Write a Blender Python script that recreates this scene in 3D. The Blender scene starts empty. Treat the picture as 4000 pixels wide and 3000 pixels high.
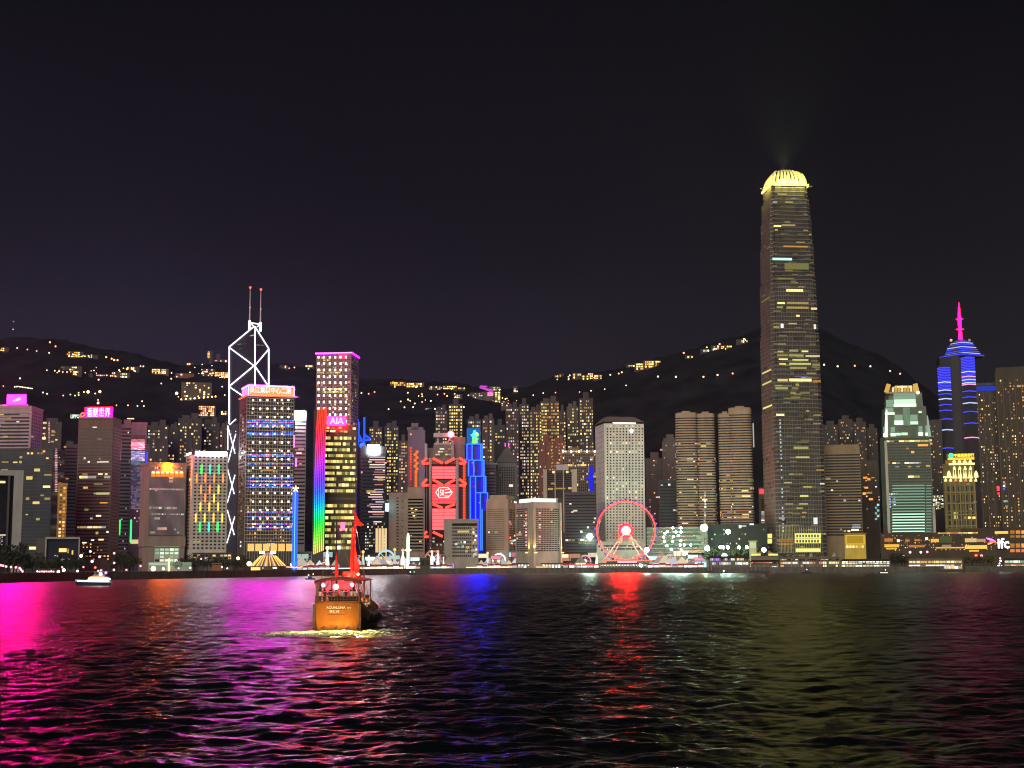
import bpy, bmesh, math, random
import numpy as np
from mathutils import Vector, Matrix
random.seed(7)
SC = bpy.context.scene
COL = SC.collection
# ------------------------------------------------------------------ camera
FPX, HCAM, PITCH, ROLL = 5500.0, 9.0, math.radians(7.30), -0.005
cp, sp = math.cos(PITCH), math.sin(PITCH)
_r0, _u0, _f = Vector((1,0,0)), Vector((0,-sp,cp)), Vector((0,cp,sp))
_r = _r0*math.cos(ROLL) + _u0*math.sin(ROLL)
_u = _u0*math.cos(ROLL) - _r0*math.sin(ROLL)
CAM = Vector((0,0,HCAM))
cam = bpy.data.objects.new('camera', bpy.data.cameras.new('camera')); COL.objects.link(cam)
cam.matrix_world = Matrix(((_r.x,_u.x,-_f.x,0),(_r.y,_u.y,-_f.y,0),(_r.z,_u.z,-_f.z,HCAM),(0,0,0,1)))
cam.data.sensor_width = 36.0; cam.data.lens = 36.0*FPX/4000.0
cam.data.clip_start = 0.5; cam.data.clip_end = 40000
SC.camera = cam
SC.view_settings.view_transform = 'Standard'; SC.view_settings.look = 'None'
SC.view_settings.exposure = 0.0; SC.view_settings.gamma = 1.0
SC.render.engine = 'CYCLES'
SC.cycles.use_denoising = True; SC.cycles.pixel_filter_type = 'BLACKMAN_HARRIS'; SC.cycles.filter_width = 1.1
SC.cycles.max_bounces = 6; SC.cycles.diffuse_bounces = 2; SC.cycles.glossy_bounces = 3
SC.cycles.transparent_max_bounces = 6; SC.cycles.volume_bounces = 0
SC.cycles.sample_clamp_indirect = 6.0
SC.cycles.caustics_reflective = True
# ------------------------------------------------------------------ night sky
W = bpy.data.worlds.new('World'); SC.world = W; W.use_nodes = True
nt = W.node_tree; nt.nodes.clear()
tc = nt.nodes.new('ShaderNodeTexCoord'); sx = nt.nodes.new('ShaderNodeSeparateXYZ')
nt.links.new(tc.outputs['Generated'], sx.inputs[0])
def wramp(stops):
    r = nt.nodes.new('ShaderNodeValToRGB'); e = r.color_ramp.elements
    while len(e) < len(stops): e.new(0.5)
    for k, (p, c) in enumerate(stops): e[k].position = p; e[k].color = (*c, 1)
    return r
rl = wramp([(0.0,(.0190,.0145,.028)),(.12,(.0165,.0132,.0255)),(.22,(.0066,.0060,.0115)),(.36,(.0024,.0024,.0046)),(1,(.0012,.0013,.002))])
rr = wramp([(0.0,(.0120,.0103,.0110)),(.12,(.0112,.0096,.0105)),(.22,(.0056,.0047,.0056)),(.36,(.0024,.0021,.0024)),(1,(.0012,.0012,.0014))])
for r in (rl, rr): nt.links.new(sx.outputs[2], r.inputs[0])
mr = nt.nodes.new('ShaderNodeMapRange'); mr.inputs[1].default_value = -.28; mr.inputs[2].default_value = .36
nt.links.new(sx.outputs[0], mr.inputs[0])
mx = nt.nodes.new('ShaderNodeMixRGB'); nt.links.new(mr.outputs[0], mx.inputs[0])
nt.links.new(rl.outputs[0], mx.inputs[1]); nt.links.new(rr.outputs[0], mx.inputs[2])
cn = nt.nodes.new('ShaderNodeTexNoise'); cn.inputs['Scale'].default_value = 3.2; cn.inputs['Detail'].default_value = 5
nt.links.new(tc.outputs['Generated'], cn.inputs['Vector'])
cr_ = nt.nodes.new('ShaderNodeMapRange'); cr_.inputs[1].default_value = .3; cr_.inputs[2].default_value = .7; cr_.inputs[3].default_value = .72; cr_.inputs[4].default_value = 1.3
nt.links.new(cn.outputs['Fac'], cr_.inputs[0])
bg = nt.nodes.new('ShaderNodeBackground'); nt.links.new(cr_.outputs[0], bg.inputs[1]); bg.inputs[1].default_value = 1.0
nt.links.new(mx.outputs[0], bg.inputs[0])
wo = nt.nodes.new('ShaderNodeOutputWorld'); nt.links.new(bg.outputs[0], wo.inputs[0])
# soft sun lamp added for the facades, standing in for city shore glow
sl = bpy.data.lights.new('city_glow_fill', 'SUN'); sl.energy = 2.5; sl.angle = math.radians(40); sl.color = (1,.89,.71)
so = bpy.data.objects.new('city_glow_fill', sl); COL.objects.link(so)
so.rotation_euler = (math.radians(62), 0, math.radians(-16))
# ------------------------------------------------------------------ pixel geometry (photo pixels, 4000 x 3000)
def ray(px, py):
    return _f*FPX + _r*(px-2000.0) + _u*(1500.0-py)
def P(px, py, Y):
    d = ray(px, py); return CAM + d*(Y/d.y)
GZ = 4.5                                     # level of the quay
# ------------------------------------------------------------------ materials
MATS = {}
def mat(name, rgb, rough=.7, metal=0.0, var=.18, scale=.12, spec=.3):
    if name in MATS: return MATS[name]
    m = bpy.data.materials.new(name); m.use_nodes = True; n = m.node_tree; b = n.nodes['Principled BSDF']
    b.inputs['Roughness'].default_value = rough; b.inputs['Metallic'].default_value = metal
    b.inputs['Specular IOR Level'].default_value = spec
    t = n.nodes.new('ShaderNodeTexCoord'); mp = n.nodes.new('ShaderNodeMapping')
    mp.inputs['Scale'].default_value = (1,1,.35)
    n.links.new(t.outputs['Object'], mp.inputs[0])
    z = n.nodes.new('ShaderNodeTexNoise'); z.inputs['Scale'].default_value = scale; z.inputs['Detail'].default_value = 6
    n.links.new(mp.outputs[0], z.inputs['Vector'])
    r = n.nodes.new('ShaderNodeValToRGB'); e = r.color_ramp.elements
    e[0].position = .3; e[1].position = .7
    e[0].color = (*[c*(1-var) for c in rgb],1); e[1].color = (*[min(1,c*(1+var)) for c in rgb],1)
    n.links.new(z.outputs['Fac'], r.inputs[0]); n.links.new(r.outputs[0], b.inputs['Base Color'])
    MATS[name] = m; return m
def emat(name, stops, lo=1.0, hi=1.0, sample=True, grid=None, both=False):
    """light-giving material; colour and strength vary from lamp to lamp (per object and per separate piece)"""
    if name in MATS: return MATS[name]
    m = bpy.data.materials.new(name); m.use_nodes = True; n = m.node_tree; n.nodes.clear()
    o = n.nodes.new('ShaderNodeOutputMaterial'); e = n.nodes.new('ShaderNodeEmission'); n.links.new(e.outputs[0], o.inputs[0])
    if not isinstance(stops, list): stops = [stops]
    if len(stops) == 1 and lo == hi:
        e.inputs[0].default_value = (*stops[0],1); e.inputs[1].default_value = lo
    else:
        oi = n.nodes.new('ShaderNodeObjectInfo'); g = n.nodes.new('ShaderNodeNewGeometry')
        a = n.nodes.new('ShaderNodeMath'); a.operation = 'ADD'
        n.links.new(oi.outputs['Random'], a.inputs[0]); n.links.new(g.outputs['Random Per Island'], a.inputs[1])
        f = n.nodes.new('ShaderNodeMath'); f.operation = 'FRACT'; n.links.new(a.outputs[0], f.inputs[0])
        r = n.nodes.new('ShaderNodeValToRGB'); r.color_ramp.interpolation = 'CONSTANT'; el = r.color_ramp.elements
        while len(el) < len(stops): el.new(.5)
        for k, c in enumerate(stops): el[k].position = k/len(stops); el[k].color = (*c,1)
        n.links.new(f.outputs[0], r.inputs[0]); n.links.new(r.outputs[0], e.inputs[0])
        q = n.nodes.new('ShaderNodeMath'); q.operation = 'MULTIPLY'; q.inputs[1].default_value = 7.31; n.links.new(f.outputs[0], q.inputs[0])
        q2 = n.nodes.new('ShaderNodeMath'); q2.operation = 'FRACT'; n.links.new(q.outputs[0], q2.inputs[0])
        pw = n.nodes.new('ShaderNodeMath'); pw.operation = 'POWER'; pw.inputs[1].default_value = 1.7; n.links.new(q2.outputs[0], pw.inputs[0])
        mm = n.nodes.new('ShaderNodeMapRange'); mm.inputs[3].default_value = lo; mm.inputs[4].default_value = hi
        n.links.new(pw.outputs[0], mm.inputs[0]); n.links.new(mm.outputs[0], e.inputs[1])
    m.cycles.emission_sampling = 'FRONT_BACK' if sample else 'NONE'
    MATS[name] = m; return m
WARM  = emat('window_warm',  [(1,.56,.17),(1,.66,.26),(1,.45,.12),(1,.72,.36)], .35, 2.2, False)
YEL   = emat('window_yellow',[(1,.74,.22),(1,.80,.30),(.95,.66,.18)], .35, 2.0, False)
LIME  = emat('window_lime',  [(.86,.84,.26),(.95,.88,.40),(.75,.78,.24)], .2, 1.3, False)
WHT   = emat('window_white', [(1,.92,.72),(.90,.96,.90),(1,.84,.62)], .25, 1.6, False)
PINKW = emat('window_pink',  [(1,.50,.52),(1,.62,.70),(1,.45,.35)], .4, 1.6, False)
DIMW  = emat('window_dim',   [(.55,.40,.22),(.40,.38,.30),(.50,.36,.30)], .06, .42, False)
AMB   = emat('window_amber', [(1,.36,.07),(1,.48,.12)], .4, 1.5, False)
GRNW  = emat('window_green', [(.62,1,.62),(.75,1,.72),(.9,1,.75)], .35, 1.5, False)
CYANW = emat('window_cyan',  [(.5,.9,1),(.6,1,.85)], .4, 1.3, False)
glass = mat('dark_glass', (.012,.014,.018), .18, 0, .3, .2, .5)
glass_b = mat('blue_glass', (.020,.026,.042), .2, 0, .3, .15, .5)
beige = mat('beige_concrete', (.34,.27,.20)); pale = mat('pale_concrete', (.42,.40,.36)); grey = mat('grey_concrete', (.20,.19,.18))
brown = mat('brown_cladding', (.13,.080,.062)); dgrey = mat('dark_cladding', (.060,.056,.060)); black = mat('black_steel', (.015,.015,.018), .5)
lgrey = mat('light_cladding', (.28,.27,.27)); white = mat('white_paint', (.72,.70,.66), .5); steel = mat('steel', (.30,.30,.31), .4, .6)
tan = mat('tan_stone', (.22,.165,.11)); mauve = mat('mauve_cladding', (.13,.10,.13)); rust = mat('rust_cladding', (.16,.075,.055))
# ------------------------------------------------------------------ mesh helpers
class MB:
    def __init__(s): s.v, s.f, s.m = [], [], []
    def quad(s, a, b, c, d, m=0):
        n = len(s.v); s.v += [a,b,c,d]; s.f.append((n,n+1,n+2,n+3)); s.m.append(m)
    def box(s, x0, x1, y0, y1, z0, z1, m=0):
        n = len(s.v)
        s.v += [(x0,y0,z0),(x1,y0,z0),(x1,y1,z0),(x0,y1,z0),(x0,y0,z1),(x1,y0,z1),(x1,y1,z1),(x0,y1,z1)]
        for q in ((0,3,2,1),(4,5,6,7),(0,1,5,4),(1,2,6,5),(2,3,7,6),(3,0,4,7)):
            s.f.append(tuple(n+k for k in q)); s.m.append(m)
        return s
    def prism(s, plan, z0, z1, m=0, top=None, taper=None):
        n = len(s.v); k = len(plan); tp = top or plan
        s.v += [(x,y,z0) for x,y in plan] + [(x,y,z1) for x,y in tp]
        for i in range(k):
            j = (i+1) % k; s.f.append((n+i,n+j,n+k+j,n+k+i)); s.m.append(m)
        s.f.append(tuple(n+k+i for i in range(k))); s.m.append(m)
        s.f.append(tuple(n+i for i in reversed(range(k)))); s.m.append(m)
        return s
    def bar(s, a, b, t, m=0, t2=None):
        a, b = Vector(a), Vector(b); d = (b-a).normalized()
        up = Vector((0,1,0)) if abs(d.y) < .9 else Vector((1,0,0))
        x = d.cross(up).normalized()*(t/2); y = d.cross(x).normalized()*((t2 or t)/2)
        n = len(s.v)
        for p in (a, b): s.v += [tuple(p+x*i+y*j) for i,j in ((-1,-1),(1,-1),(1,1),(-1,1))]
        for q in ((0,3,2,1),(4,5,6,7),(0,1,5,4),(1,2,6,5),(2,3,7,6),(3,0,4,7)):
            s.f.append(tuple(n+k for k in q)); s.m.append(m)
        return s
    def tube(s, pts, rad, m=0, k=8):
        n0 = len(s.v); pts = [Vector(p) for p in pts]
        rads = rad if isinstance(rad, (list,tuple)) else [rad]*len(pts)
        for i, p in enumerate(pts):
            d = (pts[min(i+1,len(pts)-1)]-pts[max(i-1,0)]).normalized()
            up = Vector((0,0,1)) if abs(d.z) < .9 else Vector((1,0,0))
            x = d.cross(up).normalized(); y = d.cross(x)
            s.v += [tuple(p+(x*math.cos(a)+y*math.sin(a))*rads[i]) for a in [2*math.pi*q/k for q in range(k)]]
        for i in range(len(pts)-1):
            for q in range(k):
                a = n0+i*k+q; b = n0+i*k+(q+1)%k; s.f.append((a,b,b+k,a+k)); s.m.append(m)
        s.f.append(tuple(n0+q for q in reversed(range(k)))); s.m.append(m)
        s.f.append(tuple(n0+(len(pts)-1)*k+q for q in range(k))); s.m.append(m)
        return s
    def ball(s, c, r, m=0, nu=10, nv=6, sz=1.0):
        n0 = len(s.v); c = Vector(c)
        for i in range(nv+1):
            a = math.pi*i/nv
            for j in range(nu):
                b = 2*math.pi*j/nu
                s.v.append((c.x+r*math.sin(a)*math.cos(b), c.y+r*math.sin(a)*math.sin(b), c.z+r*sz*math.cos(a)))
        for i in range(nv):
            for j in range(nu):
                a = n0+i*nu+j; b = n0+i*nu+(j+1)%nu; s.f.append((a,a+nu,b+nu,b)); s.m.append(m)
        return s
    def lathe(s, prof, c=(0,0,0), k=12, m=0):
        n0 = len(s.v)
        for r, z in prof:
            s.v += [(c[0]+r*math.cos(2*math.pi*q/k), c[1]+r*math.sin(2*math.pi*q/k), c[2]+z) for q in range(k)]
        for i in range(len(prof)-1):
            for q in range(k):
                a = n0+i*k+q; b = n0+i*k+(q+1)%k; s.f.append((a,b,b+k,a+k)); s.m.append(m)
        s.f.append(tuple(n0+q for q in reversed(range(k)))); s.m.append(m)
        s.f.append(tuple(n0+(len(prof)-1)*k+q for q in range(k))); s.m.append(m)
        return s
    def mesh(s, name, mats):
        me = bpy.data.meshes.new(name); me.from_pydata([tuple(v) for v in s.v], [], s.f)
        for m in (mats if isinstance(mats, (list,tuple)) else [mats]): me.materials.append(m)
        if any(s.m): me.polygons.foreach_set('material_index', s.m)
        me.update(); return me
    def obj(s, name, mats, parent=None, loc=None, smooth=False):
        me = s.mesh(name, mats)
        if smooth: me.polygons.foreach_set('use_smooth', [True]*len(me.polygons))
        return link(name, me, parent, loc)
def link(name, me, parent=None, loc=None, rot=None, scale=None):
    o = bpy.data.objects.new(name, me); COL.objects.link(o)
    if parent is not None: o.parent = parent
    if loc is not None: o.location = loc
    if rot is not None: o.rotation_euler = rot
    if scale is not None: o.scale = scale
    return o
def tag(o, label=None, cat=None, group=None, kind=None):
    if label: o['label'] = label
    if cat: o['category'] = cat
    if group: o['group'] = group
    if kind: o['kind'] = kind
    return o
def thing(name, label, cat, loc=(0,0,0), rotz=0.0, group=None):
    o = link(name, None, None, loc, (0,0,rotz)); return tag(o, label, cat, group)
def copy_tree(o, loc=None, rotz=None, scale=None):
    def rec(a, par):
        c = a.copy(); COL.objects.link(c)
        if par is not None: c.parent = par
        for ch in kids.get(a.name, ()): rec(ch, c)
        return c
    kids = {}
    for x in o.children_recursive: kids.setdefault(x.parent.name, []).append(x)
    c = rec(o, None)
    if loc is not None: c.location = loc
    if rotz is not None: c.rotation_euler = (0,0,rotz)
    if scale is not None: c.scale = (scale,)*3 if not isinstance(scale, tuple) else scale
    return c
UNIT = {}
def unit(m):
    if m.name not in UNIT:
        UNIT[m.name] = MB().box(-.5,.5,-.5,.5,-.5,.5).mesh('unit_'+m.name, m)
    return UNIT[m.name]
TXT = {}
def text_mesh(body, m, extrude=.06):
    key = (body, m.name)
    if key in TXT: return TXT[key]
    c = bpy.data.curves.new('lettering', 'FONT'); c.body = body; c.extrude = extrude; c.resolution_u = 2
    c.offset = .018
    t = bpy.data.objects.new('lettering', c); COL.objects.link(t)
    dg = bpy.context.evaluated_depsgraph_get(); dg.update()
    me = bpy.data.meshes.new_from_object(t.evaluated_get(dg)); bpy.data.objects.remove(t)
    co = np.zeros(len(me.vertices)*3); me.vertices.foreach_get('co', co); co = co.reshape(-1,3)
    lo, hi = co.min(0), co.max(0); co = (co-(lo+hi)/2)/np.array([hi[0]-lo[0], hi[1]-lo[1], 1])
    me.vertices.foreach_set('co', co.ravel()); me.materials.clear(); me.materials.append(m); me.update()
    TXT[key] = me; return me
# ------------------------------------------------------------------ a building placed by the corners seen in the photo
class Bldg:
    def __init__(s, name, label, cat, pl, pc, pr, ytop, Y, minor=None, m=grey, depth=30, z0=GZ, body=True, group=None, part='wall'):
        ym = (ytop+2190)/2
        s.Y = Y; tl = P(pl,ym,Y).x/Y; tr = P(pr,ym,Y).x/Y
        if pc is None:
            th = -math.atan((tl+tr)/2); cx = tl*Y
            s.w = (tr*Y-cx)/(math.cos(th)-tr*math.sin(th)); s.d = depth
        else:
            cx = P(pc,ym,Y).x
            if minor[0] == 'L':
                d = minor[1]; q = (cx-tl*Y)/d
                th = math.asin(max(-1,min(1,q/math.hypot(1,tl)))) - math.atan(tl)
                s.d = d; s.w = (tr*Y-cx)/(math.cos(th)-tr*math.sin(th))
            else:
                w = minor[1]; q = (tr*Y-cx)/w
                th = math.acos(max(-1,min(1,q/math.hypot(1,tr)))) - math.atan(tr)
                s.w = w; s.d = (cx-tl*Y)/(math.sin(th)+tl*math.cos(th))
        s.th = th; s.o = Vector((cx,Y,z0)); s.z0 = z0
        s.ex = Vector((math.cos(th),math.sin(th),0)); s.ey = Vector((-math.sin(th),math.cos(th),0))
        s.root = thing(name, label, cat, s.o, th, group)
        s.H = s.z(ytop); s.win = []
        s.mat = m
        if body: s.part(part, MB().box(0,s.w,0,s.d,-1,s.H), m)
    def part(s, name, mb, m, parent=None, smooth=False):
        return mb.obj(name, m, parent or s.root, smooth=smooth)
    def z(s, py, px=None):
        c = 2000+FPX*s.o.x/s.Y if px is None else px
        return P(c, py, s.Y).z - s.z0
    def at(s, face, px, py):
        """pixel -> (u, z) on a face; u runs along the face from the near corner"""
        d = ray(px, py); n = -s.ey if face == 'R' else -s.ex
        t = (s.o-CAM).dot(n)/d.dot(n); q = CAM+d*t-s.o
        return (q.dot(s.ex) if face == 'R' else q.dot(s.ey)), q.z
    def rect(s, face, x0, x1, y0, y1):
        u0, za = s.at(face, x0, (y0+y1)/2); u1, zb = s.at(face, x1, (y0+y1)/2)
        xm = (x0+x1)/2
        return min(u0,u1), max(u0,u1), s.at(face,xm,y1)[1], s.at(face,xm,y0)[1]
    def loc(s, face, u, z, off=0.0):
        return (u,-off,z) if face == 'R' else (-off,u,z)
    def plate(s, name, face, r, off, m, thick=.4, parent=None):
        u0,u1,z0,z1 = r
        o = link(name, unit(m), parent or s.root, s.loc(face,(u0+u1)/2,(z0+z1)/2,off-thick/2+ .0),
                 scale=((u1-u0),thick,(z1-z0)) if face == 'R' else (thick,(u1-u0),(z1-z0)))
        return o
    def pplate(s, name, face, x0, x1, y0, y1, off, m, thick=.4):
        return s.plate(name, face, s.rect(face,x0,x1,y0,y1), off, m, thick)
    def bar(s, name, face, a, b, t, m, off=.6, parent=None, t2=None):
        pa, pb = s.at(face,*a), s.at(face,*b)
        return s.part(name, MB().bar(s.loc(face,*pa,off), s.loc(face,*pb,off), t, 0, t2), m, parent)
    def text(s, body, face, x0, x1, y0, y1, off, m, parent=None, thick=.5, flip=False):
        r = s.rect(face,x0,x1,y0,y1); me = text_mesh(body, m)
        o = link('lettering', me, parent or s.root, s.loc(face,(r[0]+r[1])/2,(r[2]+r[3])/2,off),
                 (math.pi/2,0,0 if face == 'R' else -math.pi/2), (r[1]-r[0], r[3]-r[2], thick*8))
        return o
    def add(s, face, u0, u1, z0, z1, m, lit=True): s.win.append((face,u0,u1,z0,z1,m,lit))
    def grid(s, face, x0, x1, y0, y1, nc, nr, fw, fh, p, lits, dark=glass, keep=True, seed=None, colw=None, only=None):
        """nc x nr windows in a pixel rectangle, p = share lit"""
        rnd = random.Random(seed if seed is not None else hash((face,x0,y0,nc,nr))&0xffff)
        u0,u1,z0,z1 = s.rect(face,x0,x1,y0,y1); du=(u1-u0)/nc; dz=(z1-z0)/nr
        cw = colw or [rnd.uniform(.25,1.9) for _ in range(nc)]
        for i in range(nc):
            for j in range(nr):
                lit = rnd.random() < p*cw[i%len(cw)]
                if not lit and not keep: continue
                a=u0+(i+.5)*du; b=z0+(j+.5)*dz
                k = (1 if keep else rnd.uniform(.7,1.15))
                s.add(face, a-du*fw/2*k, a+du*fw/2*k, b-dz*fh/2, b+dz*fh/2, rnd.choice(lits) if lit else dark, lit)
    def bands(s, face, x0, x1, y0, y1, n, frac, m=glass, off=.12, name='window_band'):
        u0,u1,z0,z1 = s.rect(face,x0,x1,y0,y1); dz=(z1-z0)/n
        for j in range(n):
            b=z0+(j+.5)*dz; s.plate(name, face, (u0,u1,b-dz*frac/2,b+dz*frac/2), off, m)
    def runs(s, face, x0, x1, y0, y1, n, frac, p, lits, seg=(.06,.3), seed=1):
        """lit runs of windows along the floors"""
        rnd = random.Random(seed); u0,u1,z0,z1 = s.rect(face,x0,x1,y0,y1); dz=(z1-z0)/n; L=u1-u0
        for j in range(n):
            b=z0+(j+.5)*dz; u=u0
            while u < u1:
                g=L*rnd.uniform(*seg); e=min(u+g,u1)
                if rnd.random() < p: s.add(face,u+.02*g,e-.06*g,b-dz*frac/2,b+dz*frac/2,rnd.choice(lits))
                u=e
    def spots(s, face, pts, m, w=6, h=5):
        for q in pts:
            px,py = q[:2]; ww = q[2] if len(q)>2 else w; hh = q[3] if len(q)>3 else h
            mm = q[4] if len(q)>4 else m
            s.add(face,*s.rect(face,px-ww/2,px+ww/2,py-hh/2,py+hh/2),mm)
    def done(s, cap=100):
        ws = sorted(s.win, key=lambda w:(not w[6], -(w[2]-w[1])*(w[4]-w[3])))
        for f,u0,u1,z0,z1,m,lit in ws[:cap]:
            s.plate('window', f, (u0,u1,z0,z1), .30 if lit else .16, m, .3)
        rest = ws[cap:]
        if rest:
            mats=[]; mb=MB()
            for f,u0,u1,z0,z1,m,lit in rest:
                if m not in mats: mats.append(m)
                k=mats.index(m); o=.30 if lit else .16
                if f=='R': mb.box(u0,u1,-o,.1,z0,z1,k)
                else: mb.box(-o,.1,u0,u1,z0,z1,k)
            tag(s.part('window', mb, mats), kind='stuff')
        s.win=[]
        return s
    def roof(s, items, m=None):
        """roof-top plant rooms: (u0,u1,v0,v1,height) as shares of the roof"""
        for a,b,c,d,h in items:
            s.part('plant_room', MB().box(a*s.w,b*s.w,c*s.d,d*s.d,s.H,s.H+h), m or s.mat)
    def parapet(s, m=None, h=1.6, t=.8, o=.4):
        mb=MB(); w,d=s.w,s.d
        mb.box(-o,w+o,-o,-o+t,s.H-.6,s.H+h); mb.box(-o,w+o,d+o-t,d+o,s.H-.6,s.H+h)
        mb.box(-o,-o+t,-o+t,d+o-t,s.H-.6,s.H+h); mb.box(w+o-t,w+o,-o+t,d+o-t,s.H-.6,s.H+h)
        s.part('parapet', mb, m or s.mat)
# ================================================================== SETTING: water, quay, hills
def build_water():
    rng = np.random.default_rng(5)
    ny, nx = 1500, 580
    Y = 34*np.exp(np.linspace(0, math.log(1700/34), ny)); T = np.concatenate([[-9.0],np.linspace(-1,1,nx-2),[9.0]])
    YY = np.repeat(Y[:,None], nx, 1); XX = T[None,:]*(0.46*YY+9)
    Z = np.zeros_like(XX); lost = np.zeros_like(XX)
    dy = np.gradient(Y)[:,None]; dx = (0.46*YY+9)*2/nx
    n = 120
    lam = np.exp(rng.uniform(math.log(.55), math.log(8.5), n))
    ang = rng.normal(0, .72, n) + .10
    for l, a in zip(lam, ang):
        k = 2*math.pi/l; kx, ky = k*math.sin(a), k*math.cos(a)
        slope = .0135*(1.12 if l < 4 else .85)
        amp = slope/k*math.sqrt(2)
        res = np.maximum(dx*abs(math.sin(a)), dy*abs(math.cos(a)))
        fade = np.clip((l/(res+1e-6)-2.0)/2.0, 0, 1)
        lost += (1-fade**2)*slope**2
        ph = kx*XX + ky*YY + rng.uniform(0, 6.28)
        Z += fade*amp*(np.sin(ph) + .22*np.sin(2*ph+1.57))
    # patches of livelier and calmer water
    lost = np.sqrt(lost)
    g = .78 + .34*np.sin(XX*.021+YY*.013+1)*np.sin(YY*.017-XX*.006) 
    Z *= g
    edge = (np.abs(T)[None,:] > 1.0)
    # the junk's wake: two spreading arms of low ridges and a churned strip behind the stern
    bx, by = JUNK
    for sgn in (-1, 1):
        d = by - YY; c = bx + sgn*(3.2 + d*.42)
        w = np.exp(-((XX-c)/(1.2+d*.05).clip(.5))**2)*np.exp(-np.clip(d,0,None)/60)*(d > -6)
        Z += .13*w*np.cos((XX-c)*1.6)*(1+.6*np.sin(d*.31+sgn))
    Z = np.where(edge, 0, Z); YY[0,:] = -400; XX[0,:] *= 6; Z[0,:] = 0
    co = np.stack([XX, YY, Z], -1).reshape(-1,3)
    i = np.arange(ny*nx).reshape(ny,nx)
    f = np.stack([i[:-1,:-1], i[:-1,1:], i[1:,1:], i[1:,:-1]], -1).reshape(-1,4)
    me = bpy.data.meshes.new('water'); me.vertices.add(len(co)); me.vertices.foreach_set('co', co.ravel())
    me.loops.add(f.size); me.loops.foreach_set('vertex_index', f.ravel()); me.polygons.add(len(f))
    me.polygons.foreach_set('loop_start', np.arange(len(f))*4); me.polygons.foreach_set('loop_total', np.full(len(f),4))
    me.polygons.foreach_set('use_smooth', np.ones(len(f), bool)); me.update(); me.validate()
    m = bpy.data.materials.new('harbour_water'); m.use_nodes = True; nn = m.node_tree; b = nn.nodes['Principled BSDF']
    b.inputs['Base Color'].default_value = (.0016,.0026,.0036,1); b.inputs['Roughness'].default_value = .21; b.inputs['IOR'].default_value = 1.34
    tcn = nn.nodes.new('ShaderNodeTexCoord'); mp = nn.nodes.new('ShaderNodeMapping'); mp.inputs['Scale'].default_value = (.55,1.25,1); mp.inputs['Rotation'].default_value = (0,0,.1)
    nn.links.new(tcn.outputs['Object'], mp.inputs[0])
    z1 = nn.nodes.new('ShaderNodeTexNoise'); z1.inputs['Scale'].default_value = 2.2; z1.inputs['Detail'].default_value = 4; z1.inputs['Roughness'].default_value = .55
    z2 = nn.nodes.new('ShaderNodeTexNoise'); z2.inputs['Scale'].default_value = .22; z2.inputs['Detail'].default_value = 3
    for z in (z1, z2): nn.links.new(mp.outputs[0], z.inputs['Vector'])
    b1 = nn.nodes.new('ShaderNodeBump'); b1.inputs['Strength'].default_value = 1; b1.inputs['Distance'].default_value = .05
    b2 = nn.nodes.new('ShaderNodeBump'); b2.inputs['Strength'].default_value = 1; b2.inputs['Distance'].default_value = .34
    nn.links.new(z1.outputs['Fac'], b1.inputs['Height']); nn.links.new(z2.outputs['Fac'], b2.inputs['Height'])
    nn.links.new(b2.outputs[0], b1.inputs['Normal']); nn.links.new(b1.outputs[0], b.inputs['Normal'])
    at=me.attributes.new('chop','FLOAT','POINT'); base=.095; at.data.foreach_set('value', np.sqrt(np.sqrt(base**2+2*(lost*.20)**2)).ravel().astype(np.float32))
    an=nn.nodes.new('ShaderNodeAttribute'); an.attribute_name='chop'; nn.links.new(an.outputs['Fac'], b.inputs['Roughness'])
    me.materials.append(m)
    tag(link('water', me), kind='structure')
JUNK = (P(1317,2461,196).x, 196.0)
build_water()
# ---- quay edge: the shore bends away from the camera towards the right
SHORE = [(-900,650),(0,798),(400,952),(800,1053),(1200,1207),(1600,1375),(2000,1456),(2400,1456),(2800,1338),(3200,1303),(3600,1303),(4000,1338),(4900,1345)]
SHP = [((px-2000)/FPX*Y*.99, Y) for px, Y in SHORE]
def shoreY(px):
    for (a,ya),(b,yb) in zip(SHORE, SHORE[1:]):
        if a <= px <= b: return ya+(yb-ya)*(px-a)/(b-a)
    return 1300
quay_m = mat('quay_concrete', (.10,.095,.085), .85, 0, .3, .3); pave_m = mat('quay_paving', (.09,.085,.08), .8, 0, .25, .2)
mb = MB()
for (a,b) in zip(SHP, SHP[1:]):
    mb.quad((*a,GZ),(*b,GZ),(b[0]*2.2,2300,GZ),(a[0]*2.2,2300,GZ))
tag(mb.obj('quay_ground', pave_m), kind='structure')
mb = MB()
for (a,b) in zip(SHP, SHP[1:]):
    mb.quad((*a,-4),(*b,-4),(*b,GZ+.9),(*a,GZ+.9)); mb.quad((*a,GZ+.9),(*b,GZ+.9),(b[0],b[1]+1.2,GZ+.9),(a[0],a[1]+1.2,GZ+.9))
    mb.quad((b[0],b[1]+1.2,GZ-.2),(a[0],a[1]+1.2,GZ-.2),(a[0],a[1]+1.2,GZ+.9),(b[0],b[1]+1.2,GZ+.9))
tag(mb.obj('seawall', quay_m), kind='structure')
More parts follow.
